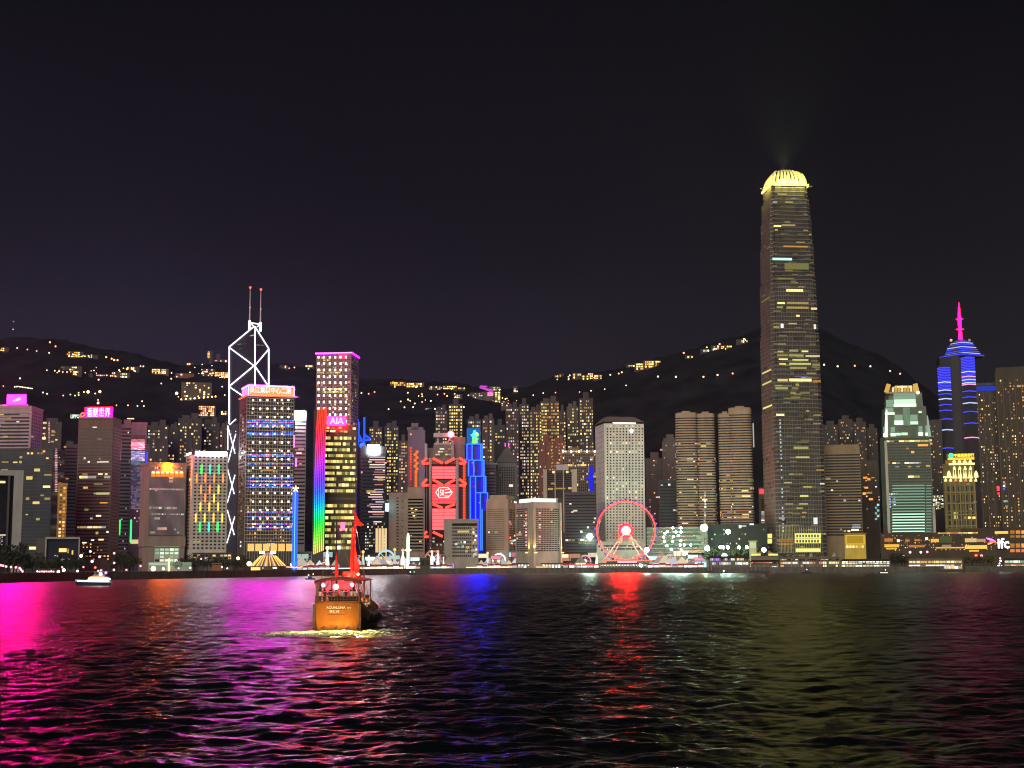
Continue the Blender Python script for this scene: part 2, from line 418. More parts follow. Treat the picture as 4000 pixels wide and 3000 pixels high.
# ---- hills
RIDGE = [(-1500,1380),(-600,1330),(0,1345),(200,1335),(400,1375),(550,1395),(700,1440),(850,1430),(1000,1425),(1200,1445),(1400,1490),(1550,1495),(1800,1512),(1950,1540),(2050,1528),(2180,1480),(2400,1458),(2600,1400),(2750,1362),(2900,1318),(3000,1290),(3100,1280),(3200,1300),(3320,1360),(3440,1405),(3540,1480),(3640,1560),(3740,1630),(3900,1700),(4600,1750),(5500,1800)]
YR = 3300.0
def _lerp(tab, x):
    if x <= tab[0][0]: return tab[0][1]
    for (a,ya),(b,yb) in zip(tab, tab[1:]):
        if x <= b: return ya+(yb-ya)*(x-a)/(b-a)
    return tab[-1][1]
_ph = [(random.uniform(.002,.012), random.uniform(.002,.012), random.uniform(0,6)) for _ in range(9)]
def terrain(X, Y):
    px = 2000 + FPX*X/Y*.985
    top = P(px, _lerp(RIDGE, px), YR).z
    t = (Y-1850)/(YR-1850)
    if t <= 0: return GZ-.5
    if t > 1: h = top*(1-.55*(t-1))
    else: h = top*(.25*t + .75*t*t*(3-2*t))
    n = sum(math.sin(X*a+Y*b+c) for a,b,c in _ph)
    return GZ-.5 + h + 7*n*min(t,1)*(1.05-min(t,1)) + (2.2*math.sin(X*.05+Y*.03)+1.6*math.sin(X*.11-Y*.04))*min(t,1)
def build_hills():
    xs = np.linspace(-.72,.72,300); ys = np.concatenate([np.linspace(1840,3300,90), np.linspace(3330,4700,24)])
    v = []; f = []
    for Y in ys:
        for t in xs: v.append((t*Y, Y, terrain(t*Y, Y)+(random.uniform(-3.5,3.5) if Y > 2100 else 0)))
    nx = len(xs)
    for j in range(len(ys)-1):
        for i in range(nx-1):
            a=j*nx+i; f.append((a,a+1,a+1+nx,a+nx))
    me = bpy.data.meshes.new('hills'); me.from_pydata(v,[],f); me.polygons.foreach_set('use_smooth',[True]*len(f))
    me.materials.append(mat('wooded_hillside', (.010,.011,.014), .95, 0, .6, .02, .05)); me.update()
    tag(link('hills', me), kind='structure')
build_hills()
def hill_hit(px, py):
    d = ray(px, py); Y = 1860.0
    while Y < YR:
        q = CAM + d*(Y/d.y)
        if q.z <= terrain(q.x, Y): return q
        Y += 8
    q = CAM + d*(YR/d.y); return Vector((q.x, YR, terrain(q.x, YR)))
# ================================================================== LIGHT COLOURS
def em(name, rgb, k, sample=True): return emat(name, rgb, k, k, sample)
L_MAG = em('screen_magenta', (1,.0002,.24), 900); L_PINK = em('sign_pink', (1,.0006,.03), 45); L_WHT = em('sign_white', (1,.97,.92), 2.2); L_TXT = em('lettering_white', (1,.97,.92), 1.15)
L_ORG = em('sign_orange', (1,.17,.035), 2.6); L_PRP = em('tube_purple', (.62,.01,1), 9); L_RED = em('lamp_red', (1,.03,.02), 12)
L_BLU = em('tube_blue', (.012,.05,1), 2.6); L_BLU2 = em('tube_sky_blue', (.06,.27,1), 1.25); L_GRN = em('tube_green', (.04,1,.16), 2.2)
L_TEAL = em('tube_teal', (.05,.85,.42), 2.0); L_YELT = em('tube_yellow', (1,.62,.08), 1.7); L_ORGT = em('tube_orange', (1,.30,.07), 1.6)
L_LINE = em('tube_white', (.92,.95,1), 2.0); L_SCR = em('screen_red', (1,.055,.06), 2.2); L_SCR2 = em('screen_red_pale', (1,.11,.12), 2.0)
L_TRUS = em('truss_red', (1,.05,.03), 3.2); L_LAMP = em('lamp_white', (1,.95,.82), 7); L_DOT = em('lamp_dot', (1,.90,.68), 2.6, False)
L_GOLD = em('lamp_gold', (1,.58,.10), 3.0); L_WARM = em('lamp_warm', (1,.62,.24), 9); L_CYAN = em('lamp_cyan', (.15,.75,1), 10)
L_MIX = emat('led_mix', [(.10,.22,1),(.75,.12,1),(.16,.35,1),(1,.28,.42),(.12,.3,1),(1,.75,.6)], .7, 2.6, False)
L_MIXB = emat('led_blue_mix', [(.06,.20,1),(.10,.45,1),(.30,.20,1),(.10,.28,1)], .8, 2.6, False)
# ================================================================== LEFT SHORE TOWERS
b = Bldg('office_tower','pale office tower with dark window bands, a glowing magenta screen on its roof','office tower',-75,113,158,1592,1450,('R',34),mat('pale_mauve_cladding',(.34,.25,.30)))
b.bands('L',-75,110,1612,1900,21,.50,glass); b.runs('L',-75,110,1612,1770,11,.34,.22,[WHT,YEL,WHT],(.06,.25),3)
b.grid('R',118,154,1606,1960,5,26,.35,.4,.04,[WHT],dgrey); b.parapet()
b.part('plinth', MB().prism([(2,b.d*.10),(b.w-4,b.d*.10),(b.w-4,b.d*.9),(2,b.d*.9)],b.H,b.H+3.5), lgrey)
r=b.rect('L',27,101,1541,1579); s=b.part('roof_screen', MB().box(1.0,4,r[0],r[1],b.H+2.2,r[3]), dgrey)
f=b.plate('screen_face','L',(r[0],r[1],b.H+3.4,r[3]),-.55,L_MAG,.5,s); um=(r[0]+r[1])/2; b.part('screen_picture', MB().bar(b.loc('L',um+3.2,r[3]-6.6,-.1),b.loc('L',um-3.2,r[3]-5.0,-.1),1.5,0,.3).bar(b.loc('L',um-1,r[3]-5.4,-.05),b.loc('L',um-4.2,r[3]-4.2,-.05),2.2,0,.3), em('picture_cream',(1,.86,.5),1.3), s); b.done()
b = Bldg('office_tower','dark blue glass office block with a strip of pink lamps up its corner','office tower',-75,199,247,1757,1310,('R',38),glass_b)
b.bands('L',-75,197,1768,2140,27,.12,dgrey,.2,'spandrel')
b.spots('L',[(145,1836,22,11),(115,1867,24,13),(187,1855,28,7),(182,1901,28,8),(108,1948,13,10),(180,1948,12,9),(190,1948,12,9),(141,1964,26,10),(148,2028,14,9),(128,2141,28,11),(82,1786,10,8),(80,1805,10,9),(20,1805,26,6),(18,1836,26,7),(10,1882,24,7),(60,1806,16,5),(165,1935,14,6),(105,2010,9,5)],YEL)
b.spots('L',[(x,1771,8,7) for x in (110,125,150,163)]+[(172,1763,9,8),(185,1790,9,5)],WARM)
for k in range(26): b.pplate('corner_lamp','R',214,221,1752+k*6.6,1755.5+k*6.6,.8,PINKW)
b.grid('R',225,243,1765,2000,3,26,.4,.4,.06,[PINKW,WARM],glass); b.parapet(dgrey); b.done()
b = Bldg('government_block','grey government block with a tall open frame facade at the water on the far left','government building',-60,None,83,1838,1170,None,glass,30)
b.part('frame_pier', MB().box(b.w*.76,b.w+.5,-3,8,-1,b.H+.5), lgrey); b.part('frame_beam', MB().box(-.5,b.w*.76-.05,-2.9,8,b.H-4,b.H+.5), lgrey)
b.part('frame_pier', MB().box(b.w*.60,b.w*.66,-2.6,6,-1,b.H-4.05), dgrey)
b.spots('R',[(8,1883,26,9),(2,2090,40,6,WHT)],YEL); b.grid('R',-30,12,2095,2130,5,6,.5,.6,.8,[PINKW,WHT],keep=False); b.done()
b = Bldg('apartment_tower','slim dark tower with a red dotted light line beside the magenta screen tower','tower',155,None,232,1646,1680,None,dgrey,30)
for k in range(13): b.pplate('lamp','R',189,195,1647+k*6.6,1651+k*6.6,.8,PINKW)
b.spots('R',[(175,1652,14,8),(173,1672,10,6),(170,1712,16,9),(207,1685,12,9),(206,1700,14,6),(172,1694,10,5),(204,1725,12,6),(220,1718,8,5)],YEL)
b.grid('R',158,230,1640,1990,9,40,.5,.5,.05,[DIMW,WARM],keep=False); b.roof([(.2,.8,.2,.8,5)]); b.done()
b = Bldg('office_block','narrow gold lit block with a column of amber windows above the dark waterfront trees','office block',222,None,258,1893,1290,None,mat('gold_lit_stone',(.42,.26,.08)),22)  # gold light on the wall is put into the stone's colour
b.grid('R',229,256,1900,2100,2,15,.62,.55,.95,[AMB,AMB,WARM],brown,colw=[.3,1]); b.parapet(); b.done()
b = Bldg('office_tower','dim slate tower half hidden beside the brown tower with pink characters','office tower',246,None,300,1735,1560,None,mat('slate_cladding',(.075,.075,.095)),30)
b.bands('R',248,298,1745,2120,28,.45,glass); b.spots('R',[(254,1746,10,7),(262,1870,12,6)],WARM); b.roof([(.1,.6,.1,.9,4)]); b.done()
b = Bldg('council_building','low dark building with a pale rectangular frame around its glass front','government building',140,None,311,2101,1180,None,mat('deep_grey_stone',(.07,.068,.066)),34)
b.part('front_frame', MB().box(b.w*.21,b.w*.24,-2,0,-1,b.H+.8).box(b.w*.97,b.w,-2,0,-1,b.H+.8).box(b.w*.24,b.w*.97,-2,0,b.H-1.0,b.H+.8), lgrey)
b.pplate('glass_front','R',181,308,2106,2185,.1,glass_b); b.spots('R',[(245,2149,30,15),(266,2152,6,18),(283,2158,6,16),(218,2172,16,8,WHT),(245,2185,14,7,WHT),(271,2183,16,6,WHT)],YEL); b.done()
b = Bldg('office_tower','tall brown tower carrying the pink sign with four white characters','office tower',298,434,467,1635,1400,('R',30),brown)
b.bands('L',301,431,1668,2185,40,.52,mat('brown_glass',(.040,.024,.026),.25,0,.3,.2,.5),.12)
b.bands('R',437,465,1668,2185,40,.52,mat('tan_glass',(.14,.09,.06),.4),.12)
b.runs('L',301,431,1855,1872,1,.6,.75,[WHT,YEL],(.1,.25),5); b.runs('L',301,431,2053,2066,1,.6,.85,[WHT,YEL],(.1,.25),8)
b.spots('L',[(370,1669,16,4),(389,1715,16,4),(408,1804,34,6),(385,1805,12,6),(384,1891,34,7,LIME),(402,1928,52,8,LIME),(372,1928,12,6,LIME),(334,1905,18,8,WARM),(332,1852,20,6,AMB),(415,1852,10,6,WARM),(392,1852,18,6),(338,1991,16,9,LIME),(357,2025,10,6),(385,2015,20,7),(379,2082,10,10,YEL),(405,1964,30,5,AMB),(330,2120,16,5),(420,2078,8,7),(362,2110,12,5),(395,2108,20,6,WARM),(390,1792,8,6),(331,1790,8,8),(347,1804,8,6)],WHT)
b.grid('L',305,430,2120,2190,9,6,.4,.4,.28,[WARM,AMB],keep=False); b.parapet()
s=b.part('roof_sign', MB().box(1.2,3,*b.rect('L',330,437,1590,1631)[:2],b.H+.8,b.rect('L',330,437,1590,1631)[3]), L_PINK)
o=b.text('香飄世界','L',338,430,1592,1629,-.8,L_TXT,s)
s=b.part('side_sign', MB().box(.5,2,*b.rect('L',277,311,1617,1635)[:2],b.H,b.H+1.2), dgrey); b.text('LIPPO','L',277,311,1619,1634,.6,em('sign_mint',(.72,1,.80),1.3),s)
b.part('side_emblem', MB().tube([(-.5,b.at('L',px,1620)[0],b.at('L',px,py)[1]) for px,py in ((331,1615),(322,1613),(315,1620),(317,1628),(324,1627),(333,1619))],.7), L_RED); b.done()
b = Bldg('office_tower','dark stepped glass tower squeezed between the brown tower and the colour screen tower','office tower',466,None,508,1658,1520,None,mauve,28)
b.bands('R',468,507,1668,2150,34,.5,glass_b); b.grid('R',468,506,1668,2150,5,34,.6,.4,.05,[WHT,PINKW,DIMW],keep=False)
b.pplate('light_strip','R',468,473,1728,1798,.5,em('strip_rose',(.9,.2,.45),.8)); b.pplate('light_strip','R',466,470,2030,2090,.5,L_GRN)
b.roof([(.25,.9,.2,.8,6)]); b.pplate('roof_light','R',497,524,1632,1636,-3,YEL); b.done()
b = Bldg('screen_tower','slender tower wrapped in blurred pink, violet and green light screens','tower',508,None,568,1655,1470,None,mat('violet_cladding',(.15,.115,.18)),28)
rz=random.Random(31)
for y0,y1,n,cs,kk in ((1700,1716,2,((.5,.16,.2),(.3,.12,.2)),.35),(1716,1728,3,((1,.22,.20),(1,.30,.25),(.9,.15,.3)),.8),(1728,1742,4,((1,.42,.62),(1,.55,.7),(1,.25,.4)),1.6),(1743,1758,4,((1,.30,.42),(1,.18,.28),(1,.5,.6)),1.6),(1762,1800,9,((.5,.4,1),(.75,.65,1),(.35,.25,.7),(.9,.7,1),(.25,.2,.4)),.75),(1800,1818,4,((.35,.75,.55),(.2,.3,.4),(.3,.55,.5),(.3,.25,.45)),.32),(1818,1990,26,((.30,.22,.42),(.22,.20,.36),(.36,.24,.40),(.25,.24,.46),(.42,.26,.36)),.26)):
    mm=[em('screen_tint_%d_%d'%(y0,q),c,kk*(.7+.3*q),False) for q,c in enumerate(cs)]; mb=MB()
    for k in range(n):
        ya=y0+(y1-y0)*k/n; x=510+rz.uniform(0,3); xe=(568 if y0<1810 else 562)-rz.uniform(0,5)
        while x<xe-2:
            x2=min(xe,x+rz.uniform(5,18)); r=b.rect('R',x,x2,ya,ya+(y1-y0)/n*.86); mb.box(r[0],r[1],-.4,-.05,r[2],r[3],rz.randrange(len(mm))); x=x2+.3
    b.part('light_screen', mb, mm)
b.pplate('light_strip','R',569,577,1765,1818,.6,em('screen_blue',(.08,.09,1),1.0)); b.pplate('light_strip','R',508,514,2030,2118,.6,L_GRN)
b.part('corner_fin', MB().box(b.w,b.w+3,-.5,26,-1,b.H*.86), mauve)
b.grid('R',512,566,1990,2110,6,9,.7,.4,.25,[DIMW,WHT,PINKW],keep=False); b.pplate('canopy_light','R',510,560,2108,2124,.8,LIME); b.parapet(); b.done()
# ---- block with the star
b = Bldg('headquarters_block','grey ribbed office block with a glowing star and a gold lit top storey','office block',546,578,724,1812,1290,('L',30),mat('warm_grey_concrete',(.235,.20,.165)))
z0=b.at('R',650,2096)[1]
mbf=MB()
for k in range(34):
    u=b.at('R',583,2000)[0]+(b.at('R',718,2000)[0]-b.at('R',583,2000)[0])*k/33; mbf.box(u-.22,u+.22,-.9,.05,z0+1,b.at('R',650,1864)[1])
b.pplate('window_field','R',582,719,1864,2093,.08,glass); b.part('fin_screen', mbf, mat('fin_metal',(.28,.26,.27)))
b.runs('R',584,718,1905,1917,1,.5,.95,[WHT,PINKW],(.03,.06),2); b.runs('R',584,690,1978,1990,1,.7,.9,[WHT],(.03,.06),4); b.runs('R',584,718,2003,2014,1,.5,.8,[WHT],(.02,.05),6)
b.spots('R',[(669,1868,18,8),(669,1880,16,8),(613,2025,22,8,WHT),(632,2065,36,10,PINKW),(596,2080,18,8,WHT),(683,2068,7,6,WHT),(696,2080,7,6,WHT),(610,1915,6,6)],YEL)
for k in range(7): b.pplate('top_window','R',591+k*18.2,607.5+k*18.2,1843,1862,.3,em('gold_glow',(1,.30,.035),1.1)); b.pplate('top_lamp','R',593+k*18.2,604+k*18.2,1842,1849,.5,em('gold_white',(1,.72,.30),2.4))
b.spots('R',[(598+i*8.5,1828,5,5,WHT if i%3 else DIMW) for i in range(14)],WHT)
st=[]; cx,cz=b.at('R',656,1824)
for k in range(10):
    a=math.pi/2+k*math.pi/5; rr=3.6 if k%2==0 else 1.6; st.append((cx+rr*math.cos(a),cz+rr*math.sin(a)))
mbs=MB(); n=10; mbs.v=[(x,-1.9,z) for x,z in st]+[(x,-.6,z) for x,z in st]; mbs.f=[tuple(range(10))]+[(i,i+10,(i+1)%10+10,(i+1)%10) for i in range(10)]; mbs.m=[0]*11
b.part('star', mbs, em('star_gold',(1,.13,.0002),650)); 
mb=MB(); bw=b.w; mb.prism([(-.6,-.6),(bw+.6,-.6),(bw+.6,b.d),(-.6,b.d)],z0-9,z0,0); mb.prism([(7,5),(bw-7,5),(bw-7,b.d-5),(7,b.d-5)],z0-17,z0-9.05,0,[(-.6,-.6),(bw+.6,-.6),(bw+.6,b.d),(-.6,b.d)])
b.part('flared_base', mb, mat('warm_grey_concrete',(0,0,0))); b.parapet(); b.done()
# ---- white block with colour bars
b = Bldg('office_tower','white concrete tower with coloured light bars between small square windows','office tower',722,748,887,1776,1300,('L',30),mat('white_concrete',(.46,.44,.41)))
b.grid('R',753,884,1780,2148,8,27,.52,.46,.0,[YEL],black); b.grid('L',726,744,1790,2148,2,27,.5,.45,.02,[YEL],black)
b.spots('R',[(753+8,2116,12,7),(769+8,2116,12,7)],LIME)
for yy0,yy1,xs in ((990,1038,((189,L_GRN),(235,L_TEAL),(283,L_GRN))),(1037,1085,((163,L_ORGT),(210,L_ORGT),(258,L_ORGT),(306,L_ORGT))),(1100,1147,((186,L_ORGT),(233,L_ORGT),(281,L_YELT))),(1147,1193,((209,L_ORGT),(257,L_YELT))),(1193,1240,((183,L_YELT),(231,L_YELT),(279,L_YELT))),(1253,1300,((158,L_YELT),(206,L_YELT),(254,L_YELT),(301,L_YELT))),(1300,1350,((180,L_GRN),(228,L_TEAL),(276,L_GRN)))):
    for x,mm in xs: b.pplate('light_bar','R',650+x*.7229-3.2,650+x*.7229+3.2,1100+yy0*.7233,1100+yy1*.7233,.9,mm)
s=b.part('roof_sign', MB().box(2,b.w-1,-.2,1.2,b.H+.05,b.H+3.6), dgrey)
u=2.4
for L in (5.2,8.4,7.0,5.4,4.6): b.plate('lettering','R',(u,min(u+L*.92,b.w-1.4),b.H+.5,b.H+3.1),.8,em('lettering_bright',(1,.97,1),90),.5,s); u+=L
s=b.part('roof_sign', MB().box(-.2,1.2,4,b.d-2,b.H+.05,b.H+3.2), dgrey); b.plate('lettering','L',(5,b.d-3,b.H+.5,b.H+2.8),.8,L_WHT,.5,s); b.done()
# ---- faceted tower with white light lines
BL = Bldg('faceted_tower','tall faceted glass tower outlined by white light lines with two masts','tower',895,994,1050,1273,1760,('L',52),glass_b,body=False)
b=BL; zE=b.at('R',1048,1362)[1]; zW=b.at('L',896,1356)[1]; zN=b.at('R',994,1274)[1]
b.part('glass_body', (lambda m:(m.v.extend([(0,0,-1),(b.w,0,-1),(b.w,b.d,-1),(0,b.d,-1),(0,0,zN),(b.w,0,zE),(b.w,b.d,zE-30),(0,b.d,zW)]),m.f.extend([(0,1,5,4),(1,2,6,5),(2,3,7,6),(3,0,4,7),(4,5,6),(4,6,7),(3,2,1,0)]),m.m.extend([0]*7),m)[-1])(MB()), mat('tower_glass',(.035,.034,.052),.22,0,.2,.05,.5))
T=1.2
for a_,b_ in (((994,1274),(994,1780)),((1048,1362),(1048,1560)),((994,1276),(1048,1362)),((1048,1364),(994,1428)),((994,1430),(1046,1508)),((1046,1510),(994,1590)),((994,1592),(1046,1680))): b.bar('light_line','R',a_,b_,T,L_LINE,1.0)
for a_,b_ in (((994,1276),(897,1356)),((898,1358),(993,1428)),((993,1430),(898,1509)),((898,1511),(990,1574)),((898,1356),(897,1658))): b.bar('light_line','L',a_,b_,T,L_LINE,1.0)
b.spots('L',[(935,1345,14,5),(955,1343,14,5),(940,1362,10,4),(986,1310,14,4,WHT),(978,1312,8,4)],DIMW); b.spots('R',[(1008,1348,14,5),(1024,1349,12,5)],DIMW)
zt=b.at('R',994,1268)[1]
ax,ay=b.w*.30,6.0
b.part('mast_base', MB().bar((-8,4,b.z(1291,966)),(-8,4,b.z(1254,966)),2.2).bar((9,4,b.z(1291,1014)),(9,4,b.z(1254,1014)),2.2).bar((-8,4,b.z(1262)),(9,4,b.z(1262)),1.3).bar((-8,4,b.z(1262)),(0,2,b.z(1280)),1.0).bar((9,4,b.z(1262)),(0,2,b.z(1280)),1.0), L_LINE)
for x in (-8,9):
    mm=b.part('mast', MB().tube([(x,4,b.z(1254)),(x,4,b.z(1200)),(x,4,b.z(1126))],[1.0,.75,.4]), mat('mast_paint',(.5,.48,.46)))
    b.part('beacon', MB().ball((x,4,b.z(1125)),1.3), L_RED, mm); b.part('beacon', MB().ball((x-.3,3,b.z(1203)),.9), PINKW, mm)
b.done()
# its slender braced lower flank that shows beside the white block
b = Bldg('annex_tower','slim annex with white crossed light lines beside the white block with colour bars','tower',884,None,926,1655,1720,None,mat('annex_glass',(.05,.05,.07)),18)
for a_,b_ in (((890,1665),(918,1772)),((921,1695),(891,1806)),((889,1832),(915,1930)),((918,1855),(888,1964)),((888,1992),(915,2090)),((917,2018),(886,2122)),((890,1662),(890,1758)),((897,1660),(922,1637))): b.bar('light_line','R',a_,b_,1.2,L_LINE,.8)
b.grid('R',900,925,1640,1760,3,12,.5,.4,.25,[DIMW,WHT],keep=False); b.done()
# ---- tower with orange roof sign
b = Bldg('office_tower','dark gridded office tower under an orange sign with white Chinese characters','office tower',930,961,1149,1543,1270,('L',34),dgrey)
b.grid('R',966,1146,1552,2120,18,40,.62,.55,.34,[DIMW,DIMW,WARM],glass,colw=[.9,1.3,.6,2.2,.8,1,.7,.9,.8,1.1]); b.grid('L',934,957,1600,2140,3,36,.5,.55,.35,[DIMW,WHT,DIMW],glass)
u0,u1,_,_=b.rect('R',964,1147,1600,1610)
for k in range(41): b.plate('floor_line','R',(u0,u1,b.at('R',1055,1556+k*14)[1]-.24,b.at('R',1055,1556+k*14)[1]+.24),.55,mat('floor_line_metal',(.55,.47,.40),.5))
cols=(988,1016,1044,1072.5,1100,1126)
for k in range(19): b.part('mullion', MB().box(u0+(u1-u0)*k/18-.22,u0+(u1-u0)*k/18+.22,-.5,.1,6,b.H-3), mat('mullion_metal',(.34,.30,.27),.5))
for j in range(16):
    for x in cols: 
        if (j,x) in ((2,988),(4,1126)): continue
        b.pplate('facade_lamp','R',x-3.2,x+3.2,1560+j*33,1567+j*33,1.0,L_DOT)
for yy,mm in ((1545.5,em('led_rose',(1,.25,.6),2,False)),(1643,L_MIX),(1650,L_MIX),(1661,L_MIXB),(1668,L_MIX),(1692,L_MIXB),(1699,L_MIXB),(1776,L_MIX),(1782,L_MIX),(1812,L_MIX),(1867,L_MIXB),(1881,L_MIX),(1892,L_MIX),(1903,L_MIXB),(2000,L_MIX),(2019,L_MIX),(2047,L_MIX),(2062,L_MIX)):
    mb=MB()
    for k in range(21):
        x=966+k*8.7; r=b.rect('R',x,x+6.2,yy-2.1,yy+2.1); mb.box(r[0],r[1],-1.2,-.8,r[2],r[3])
    b.part('led_row', mb, mm)
for k in range(6): b.pplate('base_glow_panel','R',967+k*30,992+k*30,2124,2153,.6,em('base_glow_gold',(1,.58,.17),1.15))  # glowing panels stand for the floodlit base
b.spots('R',[(1049,2129,13,13,GRNW),(1066,2129,13,13,GRNW),(1048,1837,40,7,AMB)],AMB)
r=b.rect('R',963,1146,1507,1540)
s=b.part('roof_sign', MB().box(1.5,b.w-1.2,1.5,b.d-2,b.H+.4,r[3]-.6), L_ORG); b.part('sign_cornice', MB().box(-1,b.w+1,-1,b.d,b.H-.8,b.H+.35), em('cornice_glow',(1,.20,.06),1.3))
mb=MB(); zt=r[3]-.55; mb.box(1.2,b.w-1,1.2,2.0,zt,zt+1.0).box(1.2,2.0,2.05,b.d-2,zt,zt+1.0).box(.9,1.45,1.1,1.6,b.H+.4,zt).box(b.w-1.15,b.w-.5,1.2,2,b.H+.4,zt+1)
b.part('sign_border', mb, em('sign_rim',(.90,.0014,.72),900), s)
b.text('長江集團中心二期','R',976,1138,1511,1537,-.8,L_TXT,s); b.plate('side_panel','L',(5,b.d-6,b.H+1.5,zt-1),-1.0,em('panel_lilac',(1,.25,.85),1.8),.5,s)
b.pplate('edge_light','R',1146,1151,1700,1748,.9,em('edge_pink',(1,.12,.40),3)); b.part('roof_arm', MB().tube([(b.w,3,b.H+1),(b.w+4,2,b.H+.2)],.5), steel); b.done()
b = Bldg('office_tower','grey banded tower with one dazzling white roof lamp behind the orange sign tower','office tower',1120,None,1193,1602,1600,None,mat('ash_concrete',(.17,.165,.16)),30)
b.bands('R',1122,1191,1640,2130,33,.42,glass); b.spots('R',[(1155,1700,14,6),(1172,1700,12,6),(1176,1755,22,7),(1168,1770,20,5),(1173,1812,10,6)],WHT); b.pplate('edge_light','R',1153,1160,1790,1824,1,em('edge_pink',(0,0,0),1))
b.part('roof_lamp', MB().ball((b.at('R',1154,1621)[0],-3,b.at('R',1154,1621)[1]),4.6,0,12,8), em('roof_lamp_white',(.95,.92,1),480)); b.done()
# ---- tall tower with purple roof line
b = Bldg('skyscraper','tall tower with rows of white lamp dots and a purple lit roof edge','skyscraper',1231,1369,1398,1381,1500,('R',36),mat('rose_grey_cladding',(.165,.13,.125)))
b.grid('L',1236,1366,1392,1900,17,52,.62,.5,.5,[DIMW,DIMW,DIMW,YEL,LIME],glass,colw=[1]); b.grid('R',1371,1396,1400,1900,8,40,.6,.45,.35,[DIMW,LIME,DIMW],glass,colw=[1])
for j in range(11):
    for x in (1245,1266,1289,1310,1331,1352):
        b.pplate('facade_lamp','L',x-3.4,x+3.4,1391+j*25,1400+j*25,.9,L_DOT); b.pplate('lamp_ledge','L',x-6,x+6,1387.5+j*25,1390+j*25,.7,DIMW)
b.runs('L',1244,1356,1515,1525,1,.7,.95,[YEL,LIME],(.04,.08),1); b.runs('L',1244,1356,1526,1536,1,.7,.9,[LIME,YEL],(.04,.08),2); b.runs('L',1262,1330,1452,1460,1,.7,.8,[YEL],(.1,.2),3)
b.part('roof_light_line', MB().box(-1,-.2,-1,b.d+1,b.H+.05,b.H+1.5).box(-.15,b.w+1,-1,-.2,b.H+.05,b.H+1.5), L_PRP)
b.part('roof_line_core', MB().box(-1.4,-1.05,-1,b.d+1,b.H+.5,b.H+1.2), em('tube_lilac',(.85,.5,1),2)); b.pplate('roof_emblem','L',1325,1356,1385,1401,.8,em('emblem_red',(1,.03,.10),3)); b.done()
b = Bldg('office_tower','glass tower with yellow lit floors under a pink sign reading AIA','office tower',1262,1267,1392,1664,1330,('L',20),mat('umber_cladding',(.10,.085,.065)))
b.bands('R',1270,1389,1700,2152,20,.62,mat('office_glass',(.07,.055,.03),.3)); 
b.runs('R',1270,1389,1700,1929,10,.50,.93,[YEL,YEL,LIME],(.05,.12),11); b.runs('R',1270,1389,1964,2152,8,.50,.86,[YEL,YEL,LIME],(.05,.12),12)
b.spots('R',[(1281,1671,10,7),(1301,1672,10,7),(1328,1671,12,7),(1384,1674,12,8),(1300,1684,20,8),(1335,1685,12,7),(1350,1686,14,7),(1280,1683,9,6)],WARM)
s=b.part('roof_sign', MB().box(*b.rect('R',1277,1352,1628,1660)[:2],-1.5,.6,b.H+.1,b.rect('R',1277,1352,1628,1660)[3]), em('sign_rose',(1,.0005,.006),300)); b.text('AIA','R',1288,1342,1632,1657,1.9,L_TXT,s)
b.pplate('street_lamp_glow','R',1318,1330,2132,2146,2.2,L_WHT); b.pplate('glow_screen','R',1330,1348,2040,2072,1.2,em('screen_rose',(1,.16,.36),2.2)); b.parapet(); b.done()
b = Bldg('light_wall','curved curtain of light tubes shading from red to blue and green beside the AIA tower','light wall',1222,None,1266,1594,1310,None,dgrey,14,body=False)
b.part('wall', MB().prism([(0,0),(b.w,0),(b.w,12),(0,12)],-1,b.z(1600)), mat('rainbow_backing',(.05,.045,.05)))
def hue(t):
    st=((0,(1,.055,.02)),(.10,(1,.05,.03)),(.2,(1,.03,.12)),(.30,(1,.03,.42)),(.40,(.50,.05,1)),(.50,(.20,.06,1)),(.58,(.06,.15,1)),(.66,(.02,.42,.9)),(.73,(.02,.85,.45)),(.80,(.03,1,.09)),(.90,(.25,1,.05)),(1,(.85,.70,.10)))
    for (a,ca),(c,cc) in zip(st,st[1:]):
        if t<=c: k=(t-a)/(c-a); return tuple(x+(y-x)*k for x,y in zip(ca,cc))
    return st[-1][1]
NS=44; hm=[em('rainbow_%d'%k,hue(k/(NS-1)),1.5,k%2==0) for k in range(NS)]
for q in range(6):
    mb=MB()
    for k in range(NS):
        t0,t1=k/NS,(k+.93)/NS
        def pt(t):
            bow=math.sin(min(1,t*1.25)*math.pi)*-6; xl=1239+(1222-1239)*t+bow*.7; xr=1278+(1266-1278)*t+bow*.35
            x=xl+(xr-xl)*(q+.5)/6; y=1601-q*1.7+t*(2166-1601-q*1.2); return b.loc('R',*b.at('R',x,y),1.0)
        mb.bar(pt(t0),pt(t1),1.15,k)
    b.part('light_tube', mb, hm)
b.done()
# ================================================================== MIDDLE OF THE SKYLINE
b = Bldg('office_tower','grey tower topped by blue lit steel trusses right of the AIA tower','office tower',1391,None,1434,1737,1560,None,mat('teal_grey_cladding',(.115,.13,.14)),28)
b.bands('R',1404,1432,1745,2150,30,.5,glass_b); b.spots('R',[(1413,1802,6,9),(1413,1848,6,9),(1416,1868,6,6),(1412,1925,6,6)],WHT)
for a_,b_ in (((1398,1735),(1398,1638)),((1423,1735),(1423,1630)),((1398,1693),(1417,1726)),((1423,1697),(1446,1716)),((1398,1722),(1446,1718))): b.bar('truss_bar','R',a_,b_,2.2,L_BLU,.5)
b.part('truss_bar', MB().bar(b.loc('R',*b.at('R',1398,1735),-14),b.loc('R',*b.at('R',1402,1645),-14),2.2), L_BLU); b.part('roof_lamp', MB().ball(b.loc('R',*b.at('R',1416,1741),1.5),3.4), em('ball_blue',(.02,.06,1),5)); b.done()
